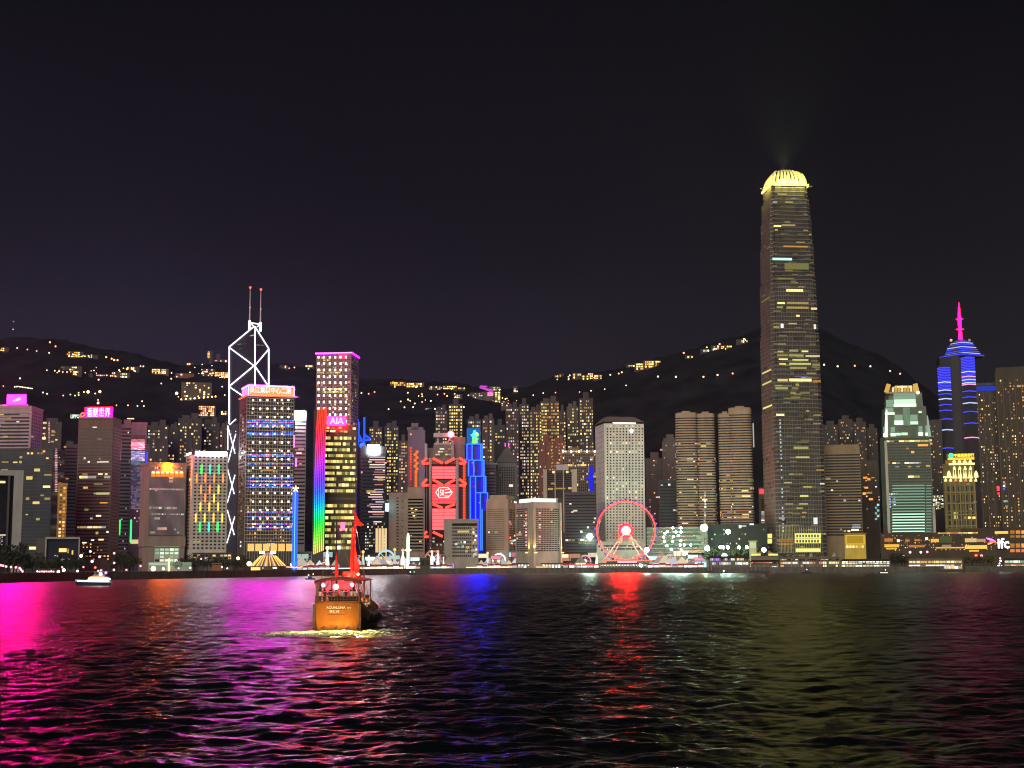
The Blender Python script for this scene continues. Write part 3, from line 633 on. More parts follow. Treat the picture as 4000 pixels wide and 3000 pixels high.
b = Bldg('office_tower','dark tower with pink lit floors under a round white roof sign','office tower',1409,None,1507,1742,1470,None,mat('ink_cladding',(.045,.05,.062)),32)
b.bands('R',1412,1505,1785,2150,26,.5,glass_b)
rnd=random.Random(4)
for k in range(27):
    x0=1451+rnd.uniform(-14,16); x1=1504-rnd.uniform(0,14)*(k>10)
    if rnd.random()<.88: b.pplate('light_line','R',x0,x1,1784+k*9.7,1788.2+k*9.7,.5,PINKW if k%3 else WHT)
b.spots('R',[(1486,1873,22,10,YEL),(1449,1920,36,11,YEL),(1445,1804,14,5),(1505,1808,10,5,PINKW),(1441,1926,10,5),(1450,1970,14,6),(1440,1975,12,6),(1413,1845,6,7),(1500,1838,8,5)],WHT)
b.grid('R',1425,1505,2040,2150,10,9,.6,.45,.4,[WHT,GRNW,WHT,YEL],keep=False)
for k in range(4): b.pplate('entrance_window','R',1467+k*11.5,1476.5+k*11.5,2064,2158,.7,em('entrance_cream',(1,.70,.36),.95))
s=b.part('roof_sign', MB().box(*b.rect('R',1438,1482,1737,1774)[:2],-1.2,1.5,b.at('R',1460,1774)[1],b.at('R',1460,1737)[1]), em('sign_glow_white',(.92,.97,1),130)); b.text('TB','R',1446,1474,1744,1764,1.5,dgrey,s)
b.pplate('edge_screen','R',1506,1519,1966,1997,1.2,L_CYAN); b.done()
# ---- pale hotel with balcony bays
b = Bldg('hotel','beige hotel with a blank wall and a bay of dark balconies','hotel',1518,None,1659,1924,1480,None,mat('dusty_beige_concrete',(.34,.25,.205)),28)
b.part('balcony_core', MB().box(b.at('R',1594,2000)[0],b.at('R',1652,2000)[0],-.25,-.05,b.at('R',1620,2150)[1],b.at('R',1620,1944)[1]), glass)
for k in range(17):
    y=1944+k*12.6; u0,u1,_,_=b.rect('R',1593,1653,y,y+4); z=b.at('R',1620,y+4)[1]
    b.part('balcony', MB().box(u0,u1,-2.2,-.28,z,z+1.0).box(u0,u1,-2.2,-2.0,z+1.02,z+1.6), beige)
for k in range(17): b.add('R',*b.rect('R',1549,1557,1943+k*12.4,1948+k*12.4),black,False); 
for k in range(0,17,2): b.add('R',*b.rect('R',1570,1574,1956+k*12.4,1960+k*12.4),black,False)
b.spots('R',[(1614+rnd.uniform(-12,12),1986+k*6,9,6) for k in range(7)]+[(1642,2115,9,6),(1605,2095,10,6)],YEL)
b.roof([(.52,.95,.2,.9,6)]); b.done()
# ---- tower lit in red behind the hotel
b = Bldg('office_tower','grey service tower with two columns of red and orange lamps behind the beige hotel','office tower',1592,None,1660,1680,1720,None,mat('taupe_concrete',(.17,.145,.135)),30)
b.roof([(-.05,.9,.1,.9,4),(.2,.6,.1,.9,9)]); b.part('side_wall', MB().box(b.w*.66,b.w*1.0,-4,-.05,0,b.at('R',1650,1795)[1]), mat('sand_concrete',(.27,.22,.18)))
for k in range(16):
    y=1751+k*11; c=.9-.04*k
    b.part('red_lamp', MB().ball(b.loc('R',*b.at('R',1605,y),1.2),1.5,0,8,5), em('column_red_%d'%(k//6),(1,.06,.03),1.5-.5*(k//6)))
    if 1 <= k: b.part('orange_lamp', MB().ball(b.loc('R',*b.at('R',1625+(4 if k%2 else -3)*(k<8),y+4),1.2),1.9,0,8,5), em('column_orange_%d'%(k//9),(1,.16,.03),1.5-.4*(k//9)))
b.part('beacon', MB().ball(b.loc('R',*b.at('R',1605,1697),1.2),1.2), PINKW); b.done()
# ---- bank tower with red screens and hangers
H = Bldg('bank_tower','steel framed bank tower with red lit hanger trusses and large red screens reading 150','bank tower',1664,None,1822,1790,1560,None,mat('steel_grey_cladding',(.13,.125,.13)),40)
b=H; gm=mat('bank_glass',(.03,.028,.035),.25)
b.part('upper_block', MB().box(b.w*.18,b.w*.96,4,30,b.H,b.at('R',1760,1735)[1]).box(b.w*.02,b.w*.45,6,30,b.H,b.at('R',1690,1748)[1]), mat('steel_grey_cladding',(0,0,0)))
b.part('crane_block', MB().box(b.w*.20,b.w*.60,6,22,b.at('R',1740,1735)[1],b.at('R',1740,1728)[1]).box(b.w*.18,b.w*.58,6,20,b.at('R',1740,1706)[1],b.at('R',1740,1689)[1]).bar((b.w*.3,10,b.at('R',1712,1735)[1]),(b.w*.28,10,b.at('R',1712,1700)[1]),1.5).bar((b.w*.5,10,b.at('R',1740,1735)[1]),(b.w*.62,10,b.at('R',1740,1700)[1]),1.5), steel)
b.part('crane_block', MB().box(b.w*.62,b.w*.98,6,24,b.at('R',1790,1735)[1],b.at('R',1790,1705)[1]), mat('taupe_concrete',(0,0,0)))
b.part('roof_lamp', MB().ball(b.loc('R',*b.at('R',1761,1697),2),3.6,0,12,8), em('roof_lamp_pink',(1,.05,.2),20))
b.pplate('glass_wall','R',1668,1818,1812,2120,.1,gm)
b.runs('R',1700,1770,1748,1792,4,.5,.35,[LIME,WHT],(.12,.3),5)
for x,y0,y1 in ((1664,1734,1798),(1768,1722,1792),(1681,1790,2145),(1786,1790,2145)):
    mb=MB(); n=int((y1-y0)/9)
    for side in (-1,1): mb.bar(b.loc('R',*b.at('R',x+side*3,y1),1.8),b.loc('R',*b.at('R',x+side*3,y0),1.8),1.1)
    for k in range(n): mb.bar(b.loc('R',*b.at('R',x-4,y0+k*9),2.3),b.loc('R',*b.at('R',x+4,y0+k*9+6),2.3),1.5)
    b.part('ladder_mast', mb, mat('mast_grey',(.36,.32,.36),.5))
def hanger(y0,y1,full=True):
    for a_,b_ in (((1668,y0),(1649,y1)),((1649,y1+3),(1674,y1+3)),((1691,y0+2),(1729,y1+2)),((1777,y0+2),(1740,y1+2)),((1794,y0),(1822,y1)),((1820,y1+3),(1794,y1+3))):
        if full or 1680<a_[0]<1790: b.bar('hanger','R',a_,b_,2.6,L_TRUS,2.4)
hanger(1789,1808); hanger(1872,1893); hanger(1968,1982,False); hanger(2076,2094)
for y0,y1,mm,nl in ((1823,1870,L_SCR2,4),(1893,1967,L_SCR,6),(1987,2070,L_SCR2,6)):
    for x0,x1 in ((1688.5,1733),(1734.5,1779.5)):
        s=b.pplate('screen','R',x0,x1,y0,y1,1.6,mm)
    for k in range(1,nl): b.pplate('screen_seam','R',1688.5,1779.5,y0+(y1-y0)*k/nl-.7,y0+(y1-y0)*k/nl+.7,1.75,mat('seam_red',(.25,.02,.02)))
hx=[(1702,1924),(1716,1905),(1751,1905),(1767,1924),(1751,1944),(1716,1944)]
mb=MB()
for i in range(6): mb.bar(b.loc('R',*b.at('R',*hx[i]),2.3),b.loc('R',*b.at('R',*hx[(i+1)%6]),2.3),.9)
lg=b.part('emblem', mb, L_TXT)
b.text('150','R',1712,1735,1912,1937,2.3,L_TXT,lg)
b.part('emblem_ribbon', MB().bar(b.loc('R',*b.at('R',1738,1914),2.2),b.loc('R',*b.at('R',1757,1910),2.2),1.0).bar(b.loc('R',*b.at('R',1738,1926),2.2),b.loc('R',*b.at('R',1762,1922),2.2),1.3).bar(b.loc('R',*b.at('R',1737,1938),2.2),b.loc('R',*b.at('R',1756,1938),2.2),1.0), L_TXT, lg)
for k in range(20): b.part('red_lamp', MB().ball(b.loc('R',*b.at('R',1813,1818+k*10.8),1.0),1.6,0,8,5), em('column_red_0',(1,.06,.03),1.5))
b.grid('R',1672,1815,2096,2160,10,5,.5,.5,.4,[WHT,GRNW,DIMW],keep=False); b.spots('R',[(1735,1880,60,8)],DIMW); b.done()
# ---- tower outlined in blue tubes
b = Bldg('bank_tower','stepped tower outlined by blue light tubes below a blue and green emblem','bank tower',1823,None,1907,1732,1660,None,mat('navy_cladding',(.04,.042,.075)),34,body=False)
stages=[(1825,1884,1735,1797,1845),(1831,1891,1798,1860,1851),(1838,1898,1861,1925,1858),(1858,1905,1925,1989,1877)]
mb=MB()
for (x0,x1,y0,y1,xi) in stages: mb.box(b.at('R',x0,y0)[0],b.at('R',x1,y0)[0],0,b.d-(y0-1700)*.02,b.at('R',1860,y1)[1] if y0<1900 else -1,b.at('R',1860,y0)[1])
mb.box(b.at('R',1838,2000)[0],b.at('R',1858,2000)[0]-.05,.3,b.d-6,-1,b.at('R',1850,1925)[1])
b.part('wall', mb, b.mat)
for i,(x0,x1,y0,y1,xi) in enumerate(stages):
    for a_,b_ in (((x0,y0),(x1,y0)),((x0,y0),(x0,y1 if i<2 else 2030)),((x1,y0),(x1,y1)),((xi,y0),(xi,(y1 if i<2 else 2030) if i<3 else 2150)),((xi+33,y0),(xi+33,y1)) if i<3 else ((1884,y1),(1884,2150))):
        b.bar('light_tube','R',a_,b_,1.25,L_BLU2,1.1); b.bar('halo_tube','R',(a_[0]-1.8,a_[1]),(b_[0]-1.8,b_[1]),.8,em('halo_deep_blue',(.0003,.0007,1),260),.9)  # second deep blue bar added per tube for its halo and water streak
b.grid('R',1840,1895,1740,1990,6,24,.4,.35,.05,[PINKW,DIMW],keep=False)
sg=b.part('emblem_box', MB().box(*b.rect('R',1823,1876,1672,1733)[:2],2,20,b.H+.05,b.at('R',1850,1672)[1]), em('emblem_blue',(.025,.17,.55),.85))
def rib(pts,rad,m): b.part('emblem_ribbon', MB().tube([b.loc('R',*b.at('R',x,y),-.6) for x,y in pts],rad), m, sg)
rib([(1860,1687),(1852,1689),(1845,1698),(1851,1704),(1862,1709)],2.4,em('emblem_cyan',(.05,.65,1),2.2)); rib([(1858,1692),(1864,1697),(1862,1702)],2.2,em('emblem_lime',(.55,.9,.15),1.4))
rib([(1844,1723),(1853,1725),(1863,1724),(1864,1718),(1855,1712),(1846,1708)],2.3,em('emblem_green',(.18,.85,.16),1.8)); b.done()
# ---- domed tower and its dark neighbour
b = Bldg('office_tower','dim round-shouldered tower with a pyramid roof between the blue outlined tower and grey hotels','office tower',1940,None,2022,1807,1720,None,mat('dove_stone',(.115,.105,.11)),38)
b.part('roof', MB().prism([(-1,-1),(b.w+1,-1),(b.w+1,b.d+1),(-1,b.d+1)],b.H,b.z(1742),0,[(b.w*.46,b.d*.46),(b.w*.54,b.d*.46),(b.w*.54,b.d*.54),(b.w*.46,b.d*.54)]), mat('slate_roof',(.085,.08,.085)))
b.part('roof_lamp', MB().bar((b.w*.42,b.d*.3,b.z(1742)),(b.w*.42,b.d*.3,b.z(1727)),1.1).bar((b.w*.58,b.d*.3,b.z(1742)),(b.w*.58,b.d*.3,b.z(1727)),1.1), em('roof_tube_pink',(1,.15,.65),1.6))
b.grid('R',1950,2012,1822,1940,7,12,.55,.6,.02,[DIMW],glass); b.spots('R',[(1996,1897,16,10)],WHT); b.done()
b = Bldg('office_tower','narrow dark slab with pale roof edge right of the blue outlined tower','office tower',1896,None,1939,1815,1700,None,mauve,26)
b.bands('R',1898,1936,1825,2050,18,.45,glass_b); b.part('roof_edge', MB().box(-1,b.w+1,-1,b.d,b.H+.05,b.H+1.8), lgrey); b.spots('R',[(1922,1849,16,7),(1918,1955,22,8,YEL),(1908,2062,30,5,YEL)],DIMW); b.done()
# ---- waterfront hall with deep square windows
b = Bldg('city_hall_block','low grey hall with a blank side wall and deep square windows at the waterfront','hall',1735,None,1869,2033,1500,None,mat('khaki_concrete',(.30,.27,.24)),30)
b.grid('R',1766,1842,2056,2178,10,9,.72,.5,.0,[WHT],black); b.pplate('window_band','R',1766,1864,2044,2054,.15,glass)
b.pplate('light_band','R',1787,1833,2073,2080,.5,YEL); b.spots('R',[(1782,2125,10,9),(1790,2120,7,7),(1802,2118,7,7),(1815,2118,8,8),(1790,2137,12,7),(1808,2135,9,9,CYANW),(1827,2138,12,11,YEL),(1822,2153,11,10),(1850,2150,18,8),(1856,2165,14,10),(1853,2085,9,7),(1856,2110,9,8),(1858,2137,9,7)],WHT)
b.grid('R',1844,1866,2060,2180,2,9,.6,.6,.35,[WHT,YEL],dgrey); b.parapet(); b.done()
# ---- twin grey hotels
b = Bldg('hotel','beige hotel with closely ruled floors, left of the hotel with golden lit corner pillars','hotel',1899,1986,2022,1950,1550,('R',40),mat('oat_concrete',(.33,.265,.205)))
b.bands('L',1902,1970,1985,2150,20,.30,mat('shade_glass',(.10,.08,.065),.4)); b.grid('R',1990,2018,1990,2150,5,18,.6,.6,.06,[WARM],black)
b.part('upper_floor', MB().box(3,b.w-2,3,b.d-3,b.H,b.H+5), mat('oat_concrete',(0,0,0))); b.grid('R',1988,2018,1955,1966,5,1,.6,.6,.8,[WHT],black)
b.spots('L',[(1938,2079,12,7),(1910,2079,6,6)],WARM); b.spots('R',[(1990,2038,7,6),(1994,2048,7,6),(1995,2112,6,6),(2005,2112,7,7),(1999,2122,7,6),(2010,2124,7,7),(2012,2110,6,6)],WHT)
b.done()
b = Bldg('hotel','grey hotel with golden lit corner pillars and white roof signs','hotel',2014,2079,2192,1962,1470,('L',40),mat('stone_grey_concrete',(.33,.30,.26)))
b.grid('L',2018,2068,1985,2155,9,21,.72,.52,.03,[WARM],black); b.grid('R',2092,2184,1985,2155,15,21,.72,.52,.0,[WARM],black)
b.spots('R',[(x,1992+k*11.5,7,6) for k in range(14) for x in ((2108,) if k%2 else (2108,2154)) if (k*7+x)%4],PINKW); b.spots('L',[(2056,2000+k*13,6,6) for k in range(11)],PINKW)
gp=mat('pillar_stone',(.38,.34,.29))
for f,x0,x1 in (('R',2081,2091),('L',2066,2078),('R',2187,2192)):
    u0,u1,_,_=b.rect(f,x0,x1,2050,2060); b.part('pillar', (MB().box(u0,u1,-1.5,-.05,-1,b.H) if f=='R' else MB().box(-1.5,-.05,u0,u1,-1,b.H)), gp)
b.part('crown', MB().box(2.5,b.w-2.5,2.5,b.d-2.5,b.H,b.z(1944)), mat('stone_grey_concrete',(0,0,0)))
zc=b.z(1960); b.part('roof_sign', MB().box(3,b.w-5,1.5,2.4,zc,zc+3.6), em('roof_sign_white',(.80,.95,.90),1.7)); b.part('roof_sign', MB().box(1.5,2.4,4,b.d-6,zc,zc+3.6), em('roof_sign_white',(0,0,0),1))
b.part('roof_lamp', MB().ball((3.2,.2,zc+2.2),2.0), em('lamp_ice',(.9,1,.96),6))
for f,x,dx in (('R',2086,9),('L',2071,9),('R',2191,6)):
    u,_=b.at(f,x,2150); lo=b.loc(f,u,b.at(f,x,2158)[1],4.2)
    fl=b.part('pillar_floodlight', MB().box(lo[0]-1.2,lo[0]+1.2,lo[1]-.5,lo[1]+.5,lo[2]-.6,lo[2]+.2), em('floodlight_gold',(1,.55,.10),6))
    ld=bpy.data.lights.new('pillar_lamp','SPOT'); ld.energy=26000; ld.color=(1,.62,.14); ld.spot_size=math.radians(50); ld.spot_blend=1; ld.shadow_soft_size=.4
    lo2=Vector(lo)+Vector((0,0,.8)); l=link('pillar_lamp', ld, b.root, lo2); tgt=Vector(b.loc(f,u,lo2.z+12,0))
    l.rotation_euler=(tgt-lo2).to_track_quat('-Z','Y').to_euler()
b.part('entrance_glow', MB().box(b.w*.1,b.w*.9,-2.5,-.6,0,2.2), em('entrance_cream',(1,.70,.36),.95)); b.spots('L',[(2028,2089,22,9,PINKW),(2031,2082,10,6,PINKW)],PINKW); b.done()
# ---- fins block and grid block behind them
b = Bldg('office_tower','dark office block with pale end piers and thin vertical light fins behind the hotels','office tower',2122,None,2254,1837,1640,None,mat('umber_glass',(.06,.052,.05)),34)
for x0,x1,y1 in ((2122,2137,2000),(2166,2170,1990),(2199,2203,2080),(2233,2254,1945)): u0,u1,_,_=b.rect('R',x0,x1,1850,1860); b.part('pier', MB().box(u0,u1,-2.2,.0,b.at('R',2180,y1)[1],b.H+.8), mat('pier_stone',(.36,.31,.26)))
b.bands('R',2138,2232,1846,1945,13,.45,glass); b.runs('R',2140,2232,1838,1850,1,.7,.5,[YEL],(.1,.2),2); b.spots('R',[(2160,1889,16,7),(2150,1910,20,8),(2187,1908,44,6,YEL),(2226,1907,14,8),(2240,1840,22,5,YEL)],YEL)
b.part('roof_gantry', MB().box(b.w*.4,b.w*.76,8,20,b.H,b.H+7), steel); b.done()
b = Bldg('office_tower','wide grid fronted block with a row of roof lamps left of the round windowed tower','office tower',2196,None,2330,1765,1720,None,mat('walnut_cladding',(.15,.115,.095)),34)
b.grid('R',2198,2328,1772,1920,17,14,.62,.62,.16,[WARM,WHT],black); b.runs('R',2198,2300,1812,1822,1,.8,.85,[YEL,WARM],(.04,.08),2)
for k in range(13): b.part('roof_lamp', MB().ball(b.loc('R',*b.at('R',2200+k*10.3,1763+(k%2)),1.2),1.3,0,8,5), L_LAMP if k%3==0 else WARM)
b.spots('R',[(2271,1790,8,7),(2310,1795,9,6),(2266,1801,9,6)],WHT); b.part('blue_screen', MB().box(*b.rect('R',2301,2318,1823,1950)[:2],-1,-.2,b.at('R',2310,1950)[1],b.at('R',2310,1823)[1]).box(*b.rect('R',2285,2301,1868,1874)[:2],-1,-.2,b.at('R',2290,1874)[1],b.at('R',2290,1868)[1]), em('screen_cobalt',(.015,.03,1),.9)); b.roof([(.2,.5,.2,.8,6)]); b.done()
b = Bldg('office_block','black glass office block between the grey hotel and the round windowed tower','office block',2207,None,2331,1922,1560,None,mat('plum_glass',(.045,.038,.044),.35),40)
b.bands('R',2209,2329,1930,2165,20,.5,glass); b.spots('R',[(2228,1968,8,5),(2247,1995,16,6),(2236,2000,8,5),(2271,2077,9,8),(2214,2110,10,7),(2224,2110,16,8),(2240,2110,10,7),(2264,2108,9,7),(2274,2109,16,8),(2297,2110,9,7),(2267,2120,14,7,YEL),(2283,2120,10,7,YEL),(2300,2121,10,7,YEL),(2297,2060,8,8),(2324,2025,8,6,WARM),(2320,2040,6,5,WARM)],WHT); b.done()
# ---- round windowed tower
J = Bldg('office_tower','tall pale tower with rows of round porthole windows behind the observation wheel','office tower',2328,2363,2519,1654,1600,('L',44),mat('silver_concrete',(.56,.54,.49)))
b=J
b.part('roof', MB().prism([(-.6,-.6),(b.w+.6,-.6),(b.w+.6,b.d+.6),(-.6,b.d+.6)],b.H+2.2,b.z(1624),0,[(b.w*.12,b.d*.2),(b.w*.80,b.d*.2),(b.w*.80,b.d*.8),(b.w*.12,b.d*.8)]), mat('roof_umber',(.13,.105,.09)))
b.part('roof_gap', MB().box(.8,b.w-.8,.8,b.d-.8,b.H,b.H+2.2), black)
disc=MB(); disc.v=[(.5*math.cos(k*math.pi/5),y,.5*math.sin(k*math.pi/5)) for y in (-.5,.5) for k in range(10)]; disc.f=[tuple(reversed(range(10)))]+[(k,(k+1)%10,10+(k+1)%10,10+k) for k in range(10)]; disc.f[0]=tuple(range(10)); disc.m=[0]*11
DM={}
rnd=random.Random(9); rest=MB(); rmats=[]; cnt=0
litrows={0:(1,[WHT,WHT]),6:(.45,[YEL,WARM,PINKW]),7:(.12,[YEL]),9:(.5,[YEL,PINKW]),18:(.5,[LIME,YEL]),20:(.42,[YEL,LIME]),21:(.25,[YEL]),23:(.25,[YEL]),25:(.2,[YEL])}
cells=[]
for j in range(40):
    for i in range(12):
        x=2373+i*12.35; y=1664+j*11.2; p,ms=litrows.get(j,(.03,[YEL,WHT])); lit=rnd.random()<p
        cells.append((not lit,x,y,rnd.choice(ms) if lit else black))
cells.sort(key=lambda c:c[0])
for n,(dark,x,y,m) in enumerate(cells):
    u,z=b.at('R',x,y); d=1.85
    if n<100:
        if m.name not in DM: DM[m.name]=disc.mesh('porthole_'+m.name,m)
        link('window',DM[m.name],b.root,(u,-.15,z),scale=(d,.3,d))
    else: 
        n0=len(rest.v); rest.v+=[(u+a*d,-.12+(.3 if c>0 else 0),z+e*d) for a,c,e in disc.v]; rest.f+=[tuple(n0+q for q in f) for f in disc.f]; rest.m+=[0]*11
tag(b.part('window',rest,[black]),kind='stuff')
for k in range(24): b.pplate('wall_joint','L',2330,2361,1668+k*20,1669+k*20,.12,grey)
b.part('roof_light', MB().box(b.w*.22,b.w*.80,-.2,.6,b.H+.3,b.H+1.3), em('roof_light_white',(1,1,.92),2.2)); b.part('wall_lamp', MB().ball(b.loc('R',*b.at('R',2466,1683),1.2),1.9), L_LAMP)
b.done()
b = Bldg('podium_building','low pale podium building with louvred floors behind the observation wheel legs','podium',2331,None,2522,2121,1545,None,mat('ash_cream_concrete',(.36,.34,.29)),24)
b.bands('R',2355,2500,2126,2150,2,.55,dgrey); b.grid('R',2362,2500,2128,2150,18,2,.6,.4,.5,[DIMW,WHT],keep=False); b.parapet(); b.done()
# ================================================================== RIGHT OF THE SKYLINE
b = Bldg('apartment_tower','brown stepped tower with sloping shoulders between the round windowed tower and the twin lobed towers','tower',2590,None,2648,1724,1720,None,mat('sepia_cladding',(.10,.075,.072)),30)
b.roof([(.1,.9,.1,.9,4),(.3,.8,.2,.8,9)]); b.grid('R',2592,2645,1735,1880,7,15,.5,.5,.10,[DIMW,PINKW],keep=False); b.spots('R',[(2583,1757,10,7)],PINKW); b.done()
b = Bldg('apartment_tower','dim tower with scattered amber windows right beside the round windowed tower','tower',2524,None,2590,1790,1760,None,mat('cocoa_cladding',(.075,.062,.062)),30)
b.grid('R',2526,2588,1795,2120,7,36,.5,.45,.13,[WARM,DIMW,PINKW,DIMW],keep=False); b.roof([(.3,.8,.2,.8,8)]); b.done()
b = Bldg('office_block','sea green glass block in front of the brown stepped tower','office block',2575,None,2650,1876,1640,None,mat('bottle_glass',(.035,.045,.045),.25),34)
b.bands('R',2577,2640,1884,2060,14,.4,glass); b.spots('R',[(2614,1893,9,7),(2634,1993,10,7),(2570,1942,16,4),(2585,1895,8,5)],WHT); b.pplate('edge_light','R',2645,2651,1834,1946,.6,em('edge_red',(1,.10,.10),1.0)); b.done()
# ---- twin lobed towers
def lobed(name,label,parts,ytop,Y,seed,m):
    """a tower whose plan is a few overlapping rounded lobes; dark window bands run round every lobe"""
    x0=min(p[0] for p in parts); x1=max(p[1] for p in parts)
    b=Bldg(name,label,'office tower',x0,None,x1,ytop,Y,None,m,44,body=False)
    zt=b.z(ytop); n=50; rnd=random.Random(seed); cnt=0; rest=MB(); rmats=[]
    plans=[]
    for (a,c,dep,cap,h) in parts:
        ua=b.at('R',a,1900)[0]; ub=b.at('R',c,1900)[0]; cx=(ua+ub)/2; hw=(ub-ua)/2
        def plan(k,cx=cx,hw=hw,dep=dep):
            pts=[]
            for q in range(28):
                t=2*math.pi*q/28; ct,st=math.cos(t),math.sin(t); e=.42
                pts.append((cx+(hw+k)*math.copysign(abs(ct)**e,ct),16+dep+(13+k)*math.copysign(abs(st)**e,st)))
            return pts
        zh=zt+h; plans.append((plan,zh,a,c))
        b.part('lobe', MB().prism(plan(0),-1,zh), m)
        b.part('roof_drum', MB().prism(plan(-.6),zh,zh+1.5).prism(plan(-hw*.6),zh+1.5,zh+4.0), m)
    zb=b.z(2125)
    for j in range(n):
        z=zb+(zt-5-zb)*j/(n-1)
        mb=MB()
        for plan,zh,a,c in plans:
            if z>zh-3: continue
            pts=plan(.18)
            for q in range(28):
                p0,p1=pts[q],pts[(q+1)%28]; 
                if p0[1]>24 and p1[1]>24: continue
                mb.quad((*p0,z-.62),(*p1,z-.62),(*p1,z+.62),(*p0,z+.62))
        b.part('window_band', mb, glass)
    for j in range(n):
        z=zb+(zt-5-zb)*j/(n-1); row=rnd.random()
        for plan,zh,a,c in plans:
            pts=plan(.32)
            for q in range(15,28):
                p0,p1=pts[q],pts[(q+1)%28]; pr=.5 if row<.10 else .055
                if rnd.random()<pr and z<zh-3:
                    mm=rnd.choice([YEL,LIME,WARM,WHT]) 
                    mb=MB(); mb.quad((*p0,z-.6),(*p1,z-.6),(*p1,z+.6),(*p0,z+.6))
                    if cnt<96: b.part('window',mb,mm); cnt+=1
    return b
b=lobed('office_tower','left one of two brown lobed towers with dark window bands',[(2641,2730,0,1,0),(2724,2800,2,1,-1)],1616,1580,21,mat('bronze_stone',(.29,.225,.15)))
b.part('glass_spine', MB().box(b.at('R',2712,1900)[0],b.at('R',2742,1900)[0],6.5,20,-1,b.z(1640)), mat('spine_glass',(.07,.06,.05),.3)); b.spots('R',[(2754+rnd.uniform(-3,3),1925+k*11,7,8) for k in range(13)],WHT); b.done()
b=lobed('office_tower','right one of two brown lobed towers with dark window bands',[(2809,2866,2,1,-4),(2850,2944,0,1,2)],1604,1565,22,mat('bronze_stone',(0,0,0)))
b.part('roof_mast', MB().bar((b.w*.65,18,b.z(1604)),(b.w*.65,18,b.z(1588)),.8), steel); b.pplate('edge_lamp_column','R',2941,2946,1650,1745,-8,WHT); b.done()
b = Bldg('office_block','narrow white lamp striped block at the left foot of the tallest skyscraper','office block',2966,None,2992,1905,1660,None,mat('linen_concrete',(.30,.26,.20)),20)
for k in range(13): b.pplate('window','R',2974,2988,1950+k*8,1954+k*8,.3,black if k<6 else WHT)
b.part('red_sign', MB().box(*b.rect('R',2967,2987,1911,1928)[:2],-1,-.1,b.at('R',2975,1928)[1],b.at('R',2975,1911)[1]), em('sign_scarlet',(1,.02,.03),5)); b.done()
# ---- the tallest skyscraper
b = Bldg('skyscraper','tallest skyscraper, tapering to a yellow lit crown of curved fins','skyscraper',2968,3019,3212,790,1520,('L',52),mat('graphite_cladding',(.055,.050,.048)),body=False)
w,d=b.w,b.d
Hs=b.z(716,3070)                           # foot of the crown
zt=b.z(643,3070)
PROF=[(0,0),(.40,0),(.41,.005),(.60,.010),(.61,.020),(.74,.034),(.75,.044),(.84,.055),(.85,.066),(.91,.078),(.92,.088),(.965,.105),(.97,.122),(1,.132)]
def inset(z):
    t=z/Hs
    for (a,ia),(c,ic) in zip(PROF,PROF[1:]):
        if t<=c: return (ia+(ic-ia)*(t-a)/(c-a if c>a else 1))
    return PROF[-1][1]
def plan(i,k=0.0):
    """square with notched corners, inset by the share i"""
    a,c=w*i-k,w*(1-i)+k; e,f=d*i-k,d*(1-i)+k; n=(c-a)*.085; m_=(f-e)*.085
    return [(a+n,e),(c-n,e),(c-n,e+m_*.6),(c,e+m_*.6+n*.0+1.2),(c,f-m_),(c-n,f-m_),(c-n,f),(a+n,f),(a+n,f-m_),(a,f-m_),(a,e+m_*.6+1.2),(a+n,e+m_*.6)]
sec=[0,.40,.60,.74,.84,.91,.965,1.0]
for t0,t1 in zip(sec,sec[1:]):
    b.part('tower_section', MB().prism(plan(inset((t0+t1)/2*Hs)),t0*Hs-(1 if t0==0 else 0),t1*Hs-.02,0,plan(inset(t1*Hs-1))), b.mat)
tall_grey=mat('fin_line',(.17,.155,.135),.45)
NF=92
for k in range(NF):
    z=Hs*(k+.5)/NF; i=inset(z); pa=plan(i,.30); mb=MB()
    for q in (0,2,9,10,11): 
        p0,p1=pa[q],pa[(q+1)%12]; mb.quad((*p0,z-.5),(*p1,z-.5),(*p1,z+.5),(*p0,z+.5))
    b.part('floor_ring', mb, tall_grey)
lf=mat('left_face_lit_tone',(.15,.125,.105))  # paler tone paints the light falling on the left face
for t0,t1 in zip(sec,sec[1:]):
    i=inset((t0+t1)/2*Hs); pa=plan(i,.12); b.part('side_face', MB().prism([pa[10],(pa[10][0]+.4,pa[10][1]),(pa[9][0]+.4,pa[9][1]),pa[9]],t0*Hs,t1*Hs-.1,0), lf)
for k in range(16):
    i0=inset(1); mb=MB()
    for t0,t1 in zip(sec[:4],sec[1:4]):
        i=inset((t0+t1)/2*Hs); a,c=w*i,w*(1-i); x=a+(c-a)*(.10+.80*k/15); y=d*i-.42; mb.box(x-.16,x+.16,y,y+.4,t0*Hs+.5,t1*Hs)
    b.part('mullion', mb, tall_grey)
rnd=random.Random(33)
def tw(px0,px1,py,h,m):
    z=b.z(py,3110); off=-d*inset(z); u0=b.at('R',px0,py)[0]; u1=b.at('R',px1,py)[0]
    # correct for the face standing further back as the tower narrows
    lo,hi=w*inset(z)+1.5,w*(1-inset(z))-1.5; u0=max(u0,lo); u1=min(u1,hi)
    if u1-u0<.6: return
    b.plate('window','R',(u0,u1,z-h*.145,z+h*.145),.55-d*inset(z),m,.4)
RL=[(64,9),(92,1),(152,9),(206,9),(243,26),(350,5),(398,8),(428,34)]
def fromimg(x): return 2850+x*1.0239
def fy(y): return 600+y*1.0247
